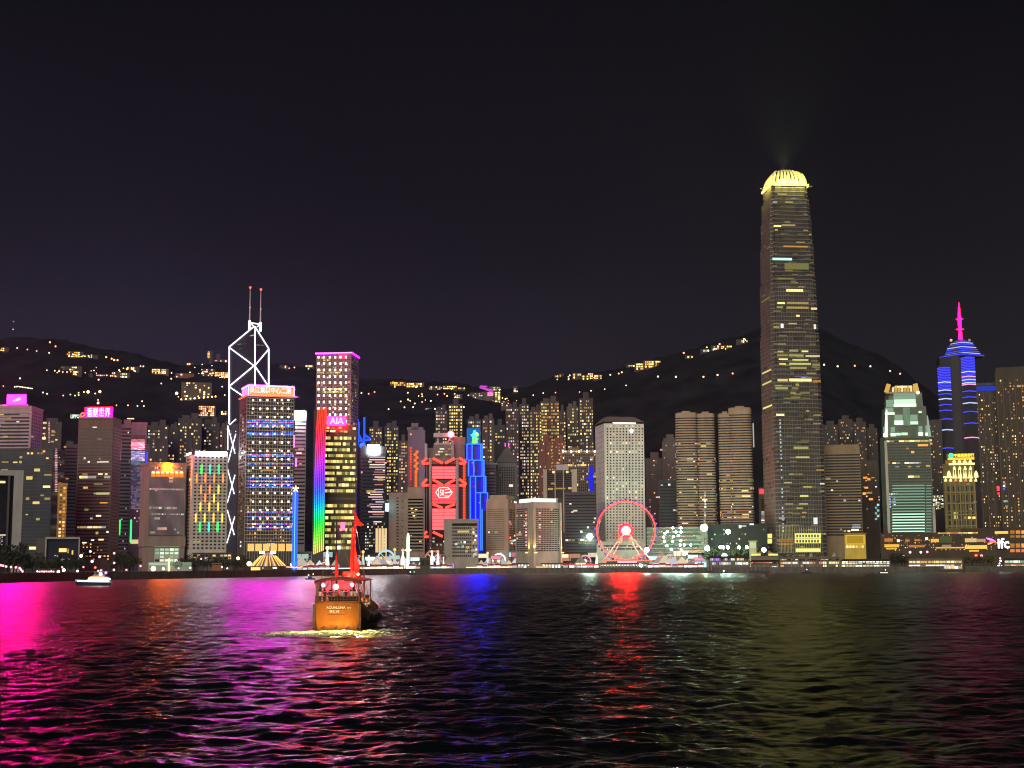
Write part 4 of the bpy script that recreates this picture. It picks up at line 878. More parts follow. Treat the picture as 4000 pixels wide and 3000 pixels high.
for (x0,x1,y,h,m) in ((170,186,180,8,WHT),(240,256,165,6,WHT),(172,200,272,7,YEL),(202,254,268,6,YEL),(215,248,240,5,DIMW),(208,300,350,6,AMB),(155,240,399,9,CYANW),(130,148,409,7,YEL),(212,304,426,24,LIME),(236,255,487,12,LIME),(218,282,519,10,YEL),(184,212,568,7,YEL),(220,302,567,8,YEL),(182,204,584,8,LIME),(218,302,585,8,YEL),(312,340,588,8,YEL),(225,255,600,4,DIMW),(255,268,616,7,YEL),(168,190,660,9,YEL),(196,206,655,16,WHT),(322,330,657,18,WHT),(336,343,657,18,WHT),(246,280,702,9,DIMW),(184,205,754,6,LIME),(228,262,750,8,LIME),(275,300,752,6,LIME),(182,222,768,7,YEL),(226,282,768,8,LIME),(290,350,770,6,LIME),(188,222,783,6,LIME),(240,300,785,6,LIME),(190,215,801,6,YEL),(228,310,800,7,LIME),(316,346,803,9,LIME),(230,294,816,8,YEL),(315,345,813,6,LIME),(245,285,826,4,DIMW),(188,215,838,4,DIMW),(248,300,848,4,em('window_blue_tint',(.2,.25,.9),.5,False)),(183,222,863,9,YEL),(228,312,862,10,YEL),(318,352,866,8,AMB),(252,265,880,9,YEL),(175,222,894,8,LIME),(238,262,894,9,LIME),(232,252,911,8,YEL),(268,306,911,8,LIME),(235,270,929,8,LIME),(178,208,995,8,YEL),(284,300,1000,6,DIMW),(206,216,1041,7,DIMW),(244,300,1121,9,LIME),(255,300,1100,6,DIMW),(196,250,1155,5,DIMW),(252,304,1157,6,LIME),(330,370,1206,6,YEL),(345,366,1258,6,WHT),(268,300,1305,7,LIME),(240,268,1372,7,DIMW),(188,210,1390,7,WHT),(320,335,1400,24,WHT),(200,214,1405,8,DIMW),(180,210,990,4,DIMW)):
    tw(fromimg(x0),fromimg(x1),fy(y),h,m)
dm=MB(); dmats=[DIMW,emat('window_olive',[(.6,.5,.16),(.45,.40,.14),(.7,.58,.2)],.10,.75,False)]
for k in range(NF):
    z=Hs*(k+.5)/NF+1.1; i=inset(z); a,c=w*i+1.5,w*(1-i)-1.5; u=a
    while u<c-2:
        u1=min(c,u+rnd.uniform(2.5,11))
        if rnd.random()<.42: dm.box(u,u1-.4,d*i-.5,d*i-.2,z-.75,z+.75,rnd.random()<.5)
        u=u1
    e,f_=d*i+2,d*(1-i)-5; u=e
    while u<f_-2:
        u1=min(f_,u+rnd.uniform(3,10))
        if rnd.random()<.16: dm.box(w*i-.5,w*i-.2,u,u1-.4,z-.7,z+.7,0)
        u=u1
tag(b.part('window',dm,dmats),kind='stuff')
lu=b.at('L',2995,1500)[0]
for py,hh in ((1155,7),(1440,6),(1485,6),(1580,7)):
    z=b.z(py,3000); i=inset(z); b.plate('window','L',(d*i+6,d*(1-i)-10,z-.9,z+.9),.5-w*i,LIME,.4)
for k in range(30): # line of glints down the notched corner
    py=1640+k*15; z=b.z(py,3030); 
    if rnd.random()<.8: b.part('corner_glint', MB().box(w*.085+1.2,w*.085+2.6,-.75,-.5,z-1,z+rnd.uniform(.3,1.6)), em('glint_white',(.75,.85,1),.7,False))
for x0,x1,y0,y1,f in ((3104,3206,2083,2101,'R'),(3104,3206,2103,2122,'R')):
    s=b.pplate('lit_panel','R',x0,x1,y0,y1,.8,em('panel_lime',(.90,.86,.22),1.15))
    for k in range(8): b.pplate('panel_window','R',x0+6+k*11.6,x0+12+k*11.6,y0+6,y1-3,1.0,mat('teal_dark_glass',(.03,.06,.06),.3))
b.pplate('lit_panel','L',3001,3017,2085,2102,.8,em('panel_lime',(0,0,0),1)); b.pplate('lit_panel','L',3001,3017,2105,2123,.8,em('panel_lime',(0,0,0),1))
b.pplate('lobby_panel','R',3035,3098,2106,2116,.8,AMB); b.pplate('lobby_panel','R',3040,3098,2124,2127,.9,WARM); b.pplate('lobby_panel','R',3108,3204,2142,2156,.8,em('panel_lime',(0,0,0),1))
for k in range(12): b.pplate('base_fin','R',3104+k*9,3105.6+k*9,2060,2160,.7,mat('base_fin_metal',(.45,.42,.20)))
for k in range(10): b.pplate('base_fin','R',3045+k*5.6,3046.2+k*5.6,2050,2160,.7,mat('base_fin_metal',(0,0,0)))
bl=bpy.data.lights.new('crown_beam','SPOT'); bl.energy=2.5e6; bl.color=(1,.95,.30); bl.spot_size=math.radians(105); bl.spot_blend=1; bl.shadow_soft_size=3; link('crown_beam',bl,b.root,(w/2,d/2,zt+1),(math.pi,0,0))
# crown of curved fins with lamps at its foot
ci=inset(Hs); a0,a1,e0,e1=w*ci,w*(1-ci),d*ci,d*(1-ci); cxm,cym=(a0+a1)/2,(e0+e1)/2; hc=zt-Hs
finm=mat('crown_fin_metal',(.72,.68,.42),.45,0,.1)
def fin(px,py,nx,ny,top=1.0):
    """one blade that leans inward in a quarter curve"""
    mb=MB(); prev=None; half=1.05; reach=((a1-a0) if abs(nx)>abs(ny) else (e1-e0))*.30
    for k in range(9):
        t=k/8*top; x=px-nx*reach*(1-math.sqrt(max(0,1-t*t*.98))); y=py-ny*reach*(1-math.sqrt(max(0,1-t*t*.98))); z=Hs+hc*t*.985; cv=.34*t*t; x+=(cxm-x)*cv*abs(ny); y+=(cym-y)*cv*abs(nx)
        wd=3.4*(1-.72*t)
        tx,ty=-ny,nx
        ring=[(x+tx*half,y+ty*half,z),(x-tx*half,y-ty*half,z),(x-tx*half-nx*wd,y-ty*half-ny*wd,z),(x+tx*half-nx*wd,y+ty*half-ny*wd,z)]
        n=len(mb.v); mb.v+=ring
        if prev is not None:
            for q in range(4): mb.f.append((prev+q,prev+(q+1)%4,n+(q+1)%4,n+q)); mb.m.append(0)
        else: mb.f.append((n+3,n+2,n+1,n)); mb.m.append(0)
        prev=n
    mb.f.append((prev,prev+1,prev+2,prev+3)); mb.m.append(0)
    b.part('crown_fin', mb, finm)
for k in range(9):
    t=.05+.90*k/8; top=math.sqrt(1-.62*abs(2*t-1)**2.6)
    for (x,y,nx,ny) in ((a0+(a1-a0)*t,e0,0,-1),(a0+(a1-a0)*t,e1,0,1),(a0,e0+(e1-e0)*t,-1,0),(a1,e0+(e1-e0)*t,1,0)): fin(x,y,nx,ny,top)
b.part('crown_core', MB().prism([(a0+6,e0+6),(a1-6,e0+6),(a1-6,e1-6),(a0+6,e1-6)],Hs,Hs+hc*.42,0,[(a0+8,e0+8),(a1-8,e0+8),(a1-8,e1-8),(a0+8,e1-8)]), finm)
b.part('crown_light_line', MB().box(a0+1,a1-1,e0-1.6,e0-.6,Hs-.4,Hs+2.2).box(a0-1.6,a0-.6,e0-.5,e1-1,Hs-.4,Hs+2.2).box(a1+.6,a1+1.6,e0-.5,e1-1,Hs-.4,Hs+2.2), em('crown_light',(1,.90,.18),2.4))
for (x,y) in ((a0+8,e0-7),(cxm,e0-9),(a1-8,e0-7),(a0-8,cym),(a0-7,e0+4),(a1+7,e0+4),(cxm-6,cym-15),(cxm+6,cym-15)):
    ld=bpy.data.lights.new('crown_glow','POINT'); ld.energy=20000; ld.color=(1,.92,.16); ld.shadow_soft_size=1.0
    link('crown_glow', ld, b.root, (x,y,Hs+3.5)); b.part('crown_lamp_bracket', MB().bar((x,y,Hs+1.2),(x*.8+cxm*.2,y*.8+cym*.2,Hs-.5),.5), steel)
b.done()
# ---- banded block and neighbours right of it
b = Bldg('office_block','sand coloured block with regular window bands, right of the tallest skyscraper','office block',3225,None,3366,1748,1560,None,mat('sand_stone',(.23,.175,.10)),36)
b.bands('R',3226,3364,1772,2095,29,.52,glass); b.spots('R',[(3316,2075,10,6),(3300,2075,8,6),(3285,2068,8,6),(3345,2050,30,6),(3345,2060,34,7),(3340,2070,30,7),(3270,1880,8,6),(3300,1955,10,7),(3282,1935,6,5),(3250,1915,8,6),(3235,1870,20,8),(3357,1955,8,6)],WHT); b.roof([(.02,.98,.1,.9,3)]); b.done()
b = Bldg('pavilion','golden lit glass box at the foot of the sand coloured block','pavilion',3300,None,3383,2086,1490,None,mat('gold_glass',(.5,.36,.06)),18)
b.pplate('lit_wall','R',3303,3380,2089,2128,.3,em('wall_gold',(.85,.55,.05),.85)); b.pplate('lit_wall','R',3308,3372,2094,2122,.5,em('wall_gold_deep',(.62,.36,.03),.75)); b.part('roof', MB().box(-1,b.w+1,-1.5,19,b.H,b.H+1), mat('gold_roof',(.3,.2,.05)))
for k in range(6): b.pplate('door_lamp','R',3306+k*12,3314+k*12,2131,2140,.6,WARM)
b.done()
for pl,pr,yt,Y,lab,n in ((3222,3282,1660,1960,'residential tower with thin yellow windows just right of the tallest skyscraper',5),(3284,3340,1638,2000,'dark residential tower with clustered pale windows above the sand coloured block',6),(3342,3392,1648,1940,'residential tower with orange windows in pairs above the gap left of the green lit tower',5),(3394,3436,1672,1980,'narrow dark residential tower touching the green lit tower on its left',4)):
    b=Bldg('apartment_tower',lab,'apartment tower',pl,None,pr,yt,Y,None,mat('soot_cladding',(.060,.052,.052)),24); b.grid('R',pl+3,pr-3,yt+6,2060,n*2,34,.62,.42,.20,[WARM,YEL,AMB,PINKW,DIMW] if pl!=3342 else [AMB,AMB,YEL],keep=False,seed=pl); b.roof([(.25,.75,.2,.8,6)]); b.done()
b = Bldg('office_tower','dim tower with drooping amber lamps left of the green lit tower','office tower',3368,None,3432,1800,1640,None,mat('coffee_cladding',(.085,.068,.05)),28)
b.grid('R',3372,3428,1810,2080,6,22,.5,.4,.06,[AMB,WHT],keep=False); b.spots('R',[(3380,1866,16,8),(3394,1872,12,9),(3410,1866,12,5),(3384,1905,14,7),(3395,1925,24,8),(3376,1928,12,8),(3402,1950,16,8)],AMB); b.spots('R',[(3430-k%2*8,1972+k*11,9,8) for k in range(6)],CYANW); b.done()
# ---- green lit tower
b = Bldg('skyscraper','tall tower glowing pale green with a claw-like golden crown','skyscraper',3446,3468,3644,1700,1480,('L',40),mat('moss_cladding',(.12,.145,.115)),body=False)
w,d=b.w,b.d; z1=b.z(1700,3545); z2=b.z(1588,3545); z3=b.z(1533,3545); z4=b.z(1497,3545)
def pl4(i): return [(w*i,d*i),(w*(1-i),d*i),(w*(1-i),d*(1-i)),(w*i,d*(1-i))]
b.part('tower_section', MB().prism(pl4(0),-1,z1), b.mat); b.part('tower_section', MB().prism(pl4(.035),z1,z2,0,pl4(.06)), b.mat); b.part('tower_section', MB().prism(pl4(.11),z2,z3,0,pl4(.13)), b.mat)
gl=mat('jade_glass',(.06,.075,.065),.3)
b.bands('R',3470,3640,1708,2090,34,.5,gl)
gp=em('floor_jade',(.58,1,.72),1.25,False); gp2=em('floor_jade_dim',(.50,.88,.62),.45,False); gp3=em('panel_mint',(.62,1,.62),1.25); gp4=em('panel_mint_dim',(.48,.72,.50),.55,False)
for k in range(-5,13):
    t=k/12; y=1950+k*11.2; b.pplate('lit_floor','R',3486,3612,y,y+4.6,.5,gp if k>4 else gp2); b.pplate('lit_floor','R',3618,3638,y,y+3.6,.5,gp2)
for k in range(16): b.pplate('window_slot','R',3492,3606,1955.2+k*0+k*11.2 if k<13 else 2094,1957.4+k*11.2 if k<13 else 2096,.56,gl) if k<13 else None
b.part('edge_wall', MB().box(-1.5,1.2,-1.5,-.05,0,z1-6), mat('edge_stone',(.42,.40,.34))); b.part('edge_wall', MB().box(w-1.2,w+1.5,-1.5,-.05,0,z1*.45), mat('edge_stone',(0,0,0)))
def gpx(x0,x1,y0,y1,m,off=.5,name='lit_panel'): b.pplate(name,'R',x0,x1,y0,y1,off,m)
gpx(3492,3580,1577,1588,em('panel_mint_bright',(.70,1,.62),1.9),-1.5); gpx(3493,3578,1559,1577,gp3,-2.0); gpx(3492,3578,1543,1558,gp4,-2.4); gpx(3492,3576,1533,1542,gp4,-2.6)
gpx(3457,3494,1611,1620,em('panel_mint_bright',(0,0,0),1),.0); gpx(3458,3490,1592,1610,gp4,-.2); gpx(3462,3490,1561,1590,gp4,-1.2); gpx(3494,3528,1643,1660,em('panel_mint_bright',(0,0,0),1)); gpx(3494,3526,1620,1642,gp4); gpx(3556,3586,1646,1658,gp3); gpx(3556,3584,1620,1644,gp4)
gpx(3450,3468,1692,1706,em('panel_mint_bright',(0,0,0),1)); gpx(3450,3465,1668,1690,gp4); gpx(3479,3498,1692,1704,em('panel_mint_bright',(0,0,0),1)); gpx(3479,3496,1668,1690,gp4); gpx(3500,3518,1691,1701,gp3); gpx(3521,3545,1690,1700,gp3); gpx(3588,3605,1688,1702,em('panel_mint_bright',(0,0,0),1)); gpx(3588,3603,1665,1687,gp4); gpx(3615,3632,1690,1702,em('panel_mint_bright',(0,0,0),1)); gpx(3615,3630,1662,1688,gp4); gpx(3588,3600,1606,1614,gp3)
for k in range(8): gpx(3530+k*3.4,3531.4+k*3.4,1592,1662,em('fin_mint',(.55,.85,.55),.5,False),.3,'lit_fin')
b.part('corner_spear', MB().prism([(-1,-1),(2.4,-1),(2.4,2),(-1,2)],z1-2,b.z(1600,3545),0,[(1.5,0),(3,0),(3,2),(1.5,2)]), em('spear_glow',(.80,1,.85),1.5)); b.part('corner_spear', MB().prism([(w-2.4,-1),(w+1,-1),(w+1,2),(w-2.4,2)],z1-2,b.z(1625,3545),0,[(w-2.2,0),(w-1.6,0),(w-1.6,2),(w-2.2,2)]), em('spear_glow_dim',(.7,.9,.75),.5))
b.runs('R',3460,3636,1718,1728,1,.6,.9,[YEL,LIME],(.07,.14),4); b.runs('R',3486,3600,1804,1813,1,.6,.85,[WHT,YEL],(.1,.2),4); b.runs('R',3478,3600,1818,1828,1,.6,.55,[WHT,YEL],(.08,.18),6)
b.spots('R',[(3605,1739,40,8,AMB),(3545,1752,10,7,AMB),(3565,1766,12,9,AMB),(3595,1766,22,6,DIMW),(3635,1720,10,7),(3637,1733,9,7,AMB),(3558,1862,22,8),(3582,1862,22,8),(3625,1820,16,8),(3470,1807,8,7)],YEL)
b.grid('R',3462,3508,1925,1985,5,6,.8,.6,.75,[em('window_periwinkle',(.45,.6,1),.9,False),WHT],keep=False)
cw=em('claw_gold',(1,.60,.12),.75); ct=em('claw_white',(1,.84,.45),1.1)  # claws and fins glow in themselves where floodlight falls on them
for x0,x1,x2,y0,y1 in ((3463,3473,3482,1532,1500),(3584,3576,3592,1530,1498)):
    b.bar('crown_claw','R',(x0,y0),(x1,y1),4.2,cw,-2.6)
for k in range(8): b.bar('crown_fin','R',(3490+k*12,1531),(3491+k*11.5,1505 if k%2 else 1512),1.5,cw if k%3 else ct,-3.2)
b.part('crown_beam', MB().box(w*.28,w*.66,d*.14,d*.2,z3+5.5,z3+7.6), ct); b.part('crown_core', MB().prism(pl4(.2),z3,z4-2.5,0,pl4(.24)), mat('crown_stone',(.40,.30,.12)))
b.bar('crown_sill','R',(3460,1534),(3594,1531),1.6,mat('sill_stone',(.4,.36,.25)),-2.0); b.part('corner_lamp', MB().ball(b.loc('R',*b.at('R',3586,1532),-1.8),1.8), L_LAMP)
b.done()
b = Bldg('office_tower','dark tower with a white glare patch left of the golden crowned tower','office tower',3632,None,3690,1640,1640,None,mat('ebony_cladding',(.055,.05,.045)),28)
b.grid('R',3636,3686,1650,1930,6,28,.55,.4,.12,[WARM,PINKW,DIMW],keep=False); b.grid('R',3630,3686,1935,1990,9,9,.8,.6,.75,[LIME,em('glare_cream',(1,.95,.70),1.6,False)],keep=False,colw=[1]); b.done()
# ---- tower with blue bars and pink spire
b = Bldg('skyscraper','tall dark tower with blue light bars, a tiered blue roof and a glowing pink spire','skyscraper',3672,None,3818,1395,1650,None,mat('night_cladding',(.038,.036,.042)),44,body=False)
w=b.w; zt=b.z(1395); b.part('shaft', MB().prism([(w*.1,4),(w*.42,-2),(w*.62,-2),(w*.95,4),(w,40),(0,40)],-1,zt), b.mat)
for x0,x1,yt,yp in ((3669,3721,1432,1411),(3763,3816,1400,1382)):
    u0,u1,_,_=b.rect('R',x0,x1,1600,1602); um=(u0+u1)/2; zz=b.at('R',(x0+x1)/2,yt)[1]; zp=b.at('R',(x0+x1)/2,yp)[1]
    b.part('bay', MB().prism([(u0,0),(um,-5),(u1,0),(u1,6),(u0,6)],-1,zz).prism([(u0,0),(um,-5),(u1,0),(u1,6),(u0,6)],zz,zp,0,[(um-.3,-.5),(um,-.8),(um+.3,-.5),(um+.3,.5),(um-.3,.5)]), b.mat)
    ys=([1438+k*6.3 for k in range(15)]+[1541,1560,1583,1605,1639,1681,1752]) if x0<3700 else ([1398+k*6.2 for k in range(18)]+[1530,1553,1576,1610,1655,1711])
    for k,y in enumerate(ys):
        z=b.at('R',(x0+x1)/2,y)[1]; m=em('bar_ice',(.45,.55,1),1.5) if k in (9,14) or (k>15 and k%4==0) else (em('bar_rose',(1,.35,.65),1.4) if x0>3700 and k in (12,17,20,23) else em('bar_blue',(.055,.06,1),1.5))
        b.part('light_bar', MB().bar((u0,-.5,z),(um,-5.5,z+.4),1.1).bar((um,-5.5,z+.4),(u1,-.5,z),1.1), m)
b.spots('R',[(3728,1665,8,8),(3744,1636,22,6,LIME),(3790,1640,12,5),(3715,1620,6,5)],DIMW); b.grid('R',3722,3762,1410,2000,4,50,.5,.4,.05,[DIMW],keep=False)
bb=em('roof_blue',(.045,.06,1),1.4); bw=em('roof_ice',(.42,.50,1),1.3)
def ring(y0,x0,x1,y1,x2,x3,name,m,dep=20):
    a0,_=b.at('R',x0,y0); a1,_=b.at('R',x1,y0); c0,_=b.at('R',x2,y1); c1,_=b.at('R',x3,y1); zA=b.at('R',3752,y0)[1]; zB=b.at('R',3752,y1)[1]; k=(a1-a0)*.25; k2=(c1-c0)*.25
    P8=lambda p,q,kk,cy:[(p,cy),((p+q)/2-1,cy-(q-p)*.42),((p+q)/2+1,cy-(q-p)*.42),(q,cy),((p+q)/2+1,cy+(q-p)*.42),((p+q)/2-1,cy+(q-p)*.42)]
    b.part(name, MB().prism(P8(a0,a1,k,18),zA,zB,0,P8(c0,c1,k2,18)), m)
ring(1392,3664,3848,1376,3690,3828,'eave',mat('night_cladding',(0,0,0))); ring(1376,3690,3828,1352,3700,3812,'roof_tier',mat('tier_cladding',(.06,.06,.10))); ring(1350,3699,3810,1334,3712,3798,'roof_tier',mat('tier_cladding',(0,0,0))); ring(1333,3716,3794,1318,3738,3766,'roof_cone',mat('tier_cladding',(0,0,0)))
for y,x0,x1,m in ((1384,3668,3846,bb),(1377,3690,3830,bw),(1369,3692,3826,bb),(1360,3697,3820,bb),(1352,3699,3814,bw),(1341,3706,3806,bb),(1334,3712,3800,bw),(1327,3724,3784,bb)):
    ring(y+1.6,x0-1,x1+1,y-1.6,x0,x1,'roof_light_ring',m)
pk=em('spire_pink',(1,.0012,.025),34); u,_=b.at('R',3751,1300); zs=[b.at('R',3751,y)[1] for y in (1318,1300,1280,1277,1274,1262,1240,1237,1233,1215,1172)]
b.part('spire', MB().lathe(list(zip((2.6,2.2,1.6,4.6,1.8,1.9,2.0,4.2,1.7,1.4,.3),zs)),(u,18,0),12), pk)
for dx in (-38,38): b.part('beacon', MB().ball(b.loc('R',*b.at('R',3751+dx*.95,1322+abs(dx)*.05),-10),1.6), PINKW)
b.done()
# ---- golden crowned tower
b = Bldg('office_tower','stone tower with a golden lit stepped crown and a green emblem','office tower',3690,None,3812,1812,1530,None,mat('olive_stone',(.15,.125,.055)),34)
b.grid('R',3700,3806,1896,2064,5,5,.66,.80,.02,[LIME],black); b.spots('R',[(3772,2022,12,8),(3789,2022,16,8),(3806,2022,14,8),(3810,1960,7,6,WHT),(3792,1988,7,6,WHT),(3740,1962,9,7,DIMW),(3782,1891,14,4)],YEL)
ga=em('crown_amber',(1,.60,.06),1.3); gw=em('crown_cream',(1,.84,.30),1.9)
zz=lambda y:b.at('R',3755,y)[1]
b.part('crown_tier', MB().box(b.w*.08,b.w*.95,2,30,b.H,zz(1796)), mat('crown_olive',(.28,.21,.06))); b.part('crown_tier', MB().box(b.w*.14,b.w*.92,4,28,zz(1796),zz(1772)), mat('crown_olive',(0,0,0)))
b.part('sign_board', MB().box(*b.rect('R',3702,3806,1786,1796)[:2],-.2,1,zz(1796),zz(1787)), ga)
s=b.part('roof_sign', MB().box(*b.rect('R',3700,3806,1772,1786)[:2],-.1,1,zz(1786),zz(1771)), mat('sign_board_brown',(.20,.13,.03))); b.text('中國農業銀行','R',3727,3805,1772,1785,.8,em('lettering_gold',(1,.66,.06),2.0),s)
b.part('emblem', MB().tube([b.loc('R',*b.at('R',3715+7*math.cos(a),1780+7.5*math.sin(a)),.8) for a in [k*math.pi/6 for k in range(13)]],.8), em('emblem_jade',(.03,1,.35),3),s); b.text('H','R',3711,3719,1775,1785,.9,em('emblem_jade',(0,0,0),1),s)
b.part('cornice', MB().box(*b.rect('R',3706,3808,1808,1816)[:2],-1.6,-.05,zz(1816),zz(1809)), gw); b.part('cornice', MB().box(*b.rect('R',3684,3718,1860,1866)[:2],-1.6,-.05,zz(1866),zz(1860)), gw)  # cornices glow themselves in place of floodlight on them
for k in range(4): b.part('crown_glow', MB().lathe([(1.5,-1.6),(1.7,-.3),(.9,1.2),(.2,2.2)],b.loc('R',*b.at('R',3727+k*21,1803),1.2),8), gw); b.part('crown_glow', MB().lathe([(1.5,-1.6),(1.2,0),(.3,2.4)],b.loc('R',*b.at('R',3728+k*21,1829),1.2),8), gw)  # glowing cones stand for floodlight patches on the crown wall
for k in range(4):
    for dx in (-4,4): b.part('crown_glow', MB().lathe([(1.5,-1.8),(.9,0),(.35,4.5),(.15,8)],b.loc('R',*b.at('R',3729+k*20.5+dx,1862),1.2),8), gw)
for x in (3707,3813): b.part('crown_glow', MB().lathe([(2.3,-2.5),(2.0,1),(.8,4.5)],b.loc('R',*b.at('R',x,1856),1.2),8), gw)
for k in range(7): b.part('crown_glow', MB().lathe([(1.5,-1.3),(1.1,.5),(.3,2.4)],b.loc('R',*b.at('R',3694+k*19.6,1876),1.2),8), gw if k not in (2,4) else em('crown_coral',(1,.30,.14),1.3))
for k in range(7): b.pplate('pier','R',3693+k*19.2,3698+k*19.2,1884,2066,1.2,mat('olive_pier',(.24,.20,.08)))
for k in range(4): b.pplate('sill_band','R',3692,3812,1920+k*44,1925+k*44,.9,mat('olive_pier',(0,0,0)))
b.done()
# ---- right hand residential towers
b = Bldg('apartment_tower','tall residential tower with a blue lit roof edge right of the golden crowned tower','apartment tower',3803,None,3906,1508,1640,None,mat('bark_cladding',(.055,.042,.032)),34)
b.grid('R',3808,3902,1535,2060,11,46,.5,.46,.20,[AMB,WARM,WARM,DIMW,WHT],keep=False,seed=5); b.pplate('roof_light','R',3815,3892,1509,1527,.6,em('roof_navy',(.03,.06,.6),.8)); b.part('roof_fin', MB().box(0,b.w,-.5,2,b.H,b.H+3), dgrey)
for k in range(5): b.pplate('pier','R',3806+k*23,3810+k*23,1530,2064,1.0,mat('bark_pier',(.085,.068,.05)))
b.spots('R',[(3899,1908,9,18,em('sign_scarlet',(0,0,0),1)),(3921-20,1928,7,7,em('sign_scarlet',(0,0,0),1)),(3803,1870,6,6)],WARM); b.done()
b = Bldg('apartment_tower','taller residential tower with gold windows at the right edge of the skyline','apartment tower',3904,None,4075,1455,1620,None,mat('bark_cladding',(0,0,0)),34)
b.grid('R',3908,4050,1478,2060,15,50,.5,.5,.24,[AMB,WARM,WARM,YEL,DIMW],keep=False,seed=8); b.roof([(.02,.9,.1,.9,6)]); b.spots('R',[(3922,1884,9,9,PINKW),(3922,1898,8,8,WHT),(3922,1910,8,8,em('sign_navy',(.05,.1,1),1.5)),(3928,1958,16,8,GRNW),(3932,1978,10,7,WHT),(3960,1508,6,6),(3985,1508,26,8)],WARM)
for k in range(7): b.pplate('pier','R',3905+k*24,3909+k*24,1480,2064,1.0,mat('bark_pier',(0,0,0)))
b.done()
# ================================================================== RESIDENTIAL TOWERS ON THE LOWER SLOPES
aptm=[mat('apartment_soot',(.055,.048,.052)),mat('apartment_umber',(.080,.060,.055)),mat('apartment_slate',(.050,.050,.062)),mat('apartment_rust',(.17,.075,.055)),mat('apartment_taupe',(.095,.075,.065))]
def apt(pl,pr,yt,yb,Y,lab,cols,p,lits,m,seed,top=0):
    b=Bldg('apartment_tower',lab,'apartment tower',pl,None,pr,yt,Y,None,aptm[m],24,z0=max(GZ,terrain(P((pl+pr)/2,2000,Y).x,Y)-3))
    rows=max(4,int((yb-yt)/12.5)); b.grid('R',pl+2,pr-2,yt+5,yb,cols,rows,.70,.50,p*1.8,lits,keep=False,seed=seed)
    for k in range(1,max(2,cols//3)): b.pplate('recess','R',pl+(pr-pl)*k/max(2,cols//3)-1.3,pl+(pr-pl)*k/max(2,cols//3)+1.3,yt+3,yb,.12,black)
    b.roof([(.15,.5,.2,.8,5),(.55,.85,.2,.8,8)] if top==0 else [(.3,.7,.2,.8,9)]); b.done(); return b
WY=[WARM,WARM,YEL,YEL,PINKW,DIMW,WHT]; WD=[WARM,DIMW,PINKW,YEL,WHT]
apt(571,652,1660,1990,1900,'residential tower with few warm windows behind the starred grey block',8,.17,WY,0,11)
apt(655,690,1668,1900,1960,'slim residential tower with sparse lights peeking over the starred grey block',4,.12,WD,2,12)
apt(690,782,1634,1900,1940,'broad residential tower with yellow window clusters behind the white block with colour bars',10,.19,[YEL,LIME,YEL,WARM,DIMW],0,13)
apt(784,852,1650,1900,1980,'residential tower with pale windows between the yellow clustered tower and the white light lines',7,.14,WD,2,14)
apt(856,890,1665,1800,1930,'thin dim residential tower next to the crossed white light lines',3,.10,WD,1,15)
apt(1440,1492,1668,1960,1900,'residential tower with paired yellow windows above the white round roof sign',6,.20,[YEL,WARM,YEL,PINKW],0,16,1)
apt(1500,1556,1664,2000,1960,'residential tower with bright stacked yellow windows right of the white round roof sign',6,.26,[YEL,YEL,WARM],2,17)
apt(1556,1592,1722,2050,1880,'short residential tower with yellow windows left of the red and orange lamp columns',4,.32,[YEL,WARM,PINKW],1,18,1)
apt(1700,1748,1600,1760,2120,'residential tower with small yellow windows rising behind the red screened bank',5,.22,[YEL,LIME,PINKW],0,19)
apt(1752,1808,1578,1790,2180,'residential tower with bright yellow stacks left of the blue and green emblem',6,.40,[YEL,WARM,YEL],0,20,1)
apt(1826,1880,1638,1700,2000,'low dark tower with a lit corner directly above the blue and green emblem',6,.30,[YEL,WHT],2,21)
apt(1884,1932,1636,1880,1960,'dim residential tower with scattered windows right of the blue and green emblem',5,.20,WD,1,22)
apt(1932,1974,1660,1760,2040,'narrow dark residential tower above the pyramid roof',4,.07,WD,2,23,1)
apt(1976,2028,1590,1940,1930,'residential tower with double columns of small windows right of the pyramid roof',6,.24,WD,0,24)
apt(2030,2068,1578,1985,1985,'slim residential tower with dotted white windows left of the densely lit towers',5,.26,[WHT,YEL,PINKW],2,25,1)
apt(2070,2118,1602,1960,1900,'residential tower with broad yellow windows, left of the widest densely lit tower',6,.38,[YEL,WARM,YEL],0,26)
apt(2112,2186,1568,1840,2010,'widest densely lit residential tower with gold windows on the lower slope',9,.42,[YEL,WARM,YEL,AMB],1,27)
apt(2186,2212,1604,1900,1930,'thin residential tower with one column of gold windows right of the widest lit tower',3,.40,[YEL,WARM],0,28,1)
apt(2216,2262,1588,1790,1990,'residential tower with white and yellow windows left of the tallest slope tower',5,.24,[LIME,WHT,YEL],4,29)
apt(2264,2320,1556,1790,1950,'tallest slope tower with bright windows beside the round windowed tower',7,.36,[YEL,WARM,YEL,WHT],0,30,1)
apt(2106,2160,1722,1945,1800,'rust coloured residential block with a tiered roof before the densely lit towers',8,.16,[AMB,PINKW,WARM],3,31,1)
apt(2162,2208,1724,1900,1790,'lower rust coloured block with pink windows beside the wide grid fronted block',7,.22,[PINKW,AMB],3,32)
apt(1700,1735,1655,1740,2230,'small dim residential tower half hidden behind the grey bank roof cranes',4,.10,WD,0,33)
apt(90,150,1640,1760,1900,'dark residential tower just right of the magenta screen tower',6,.06,WD,2,34,1)
apt(1036,1060,1600,1700,1990,'dark sliver of a tower behind the orange sign tower',3,.05,WD,0,35)
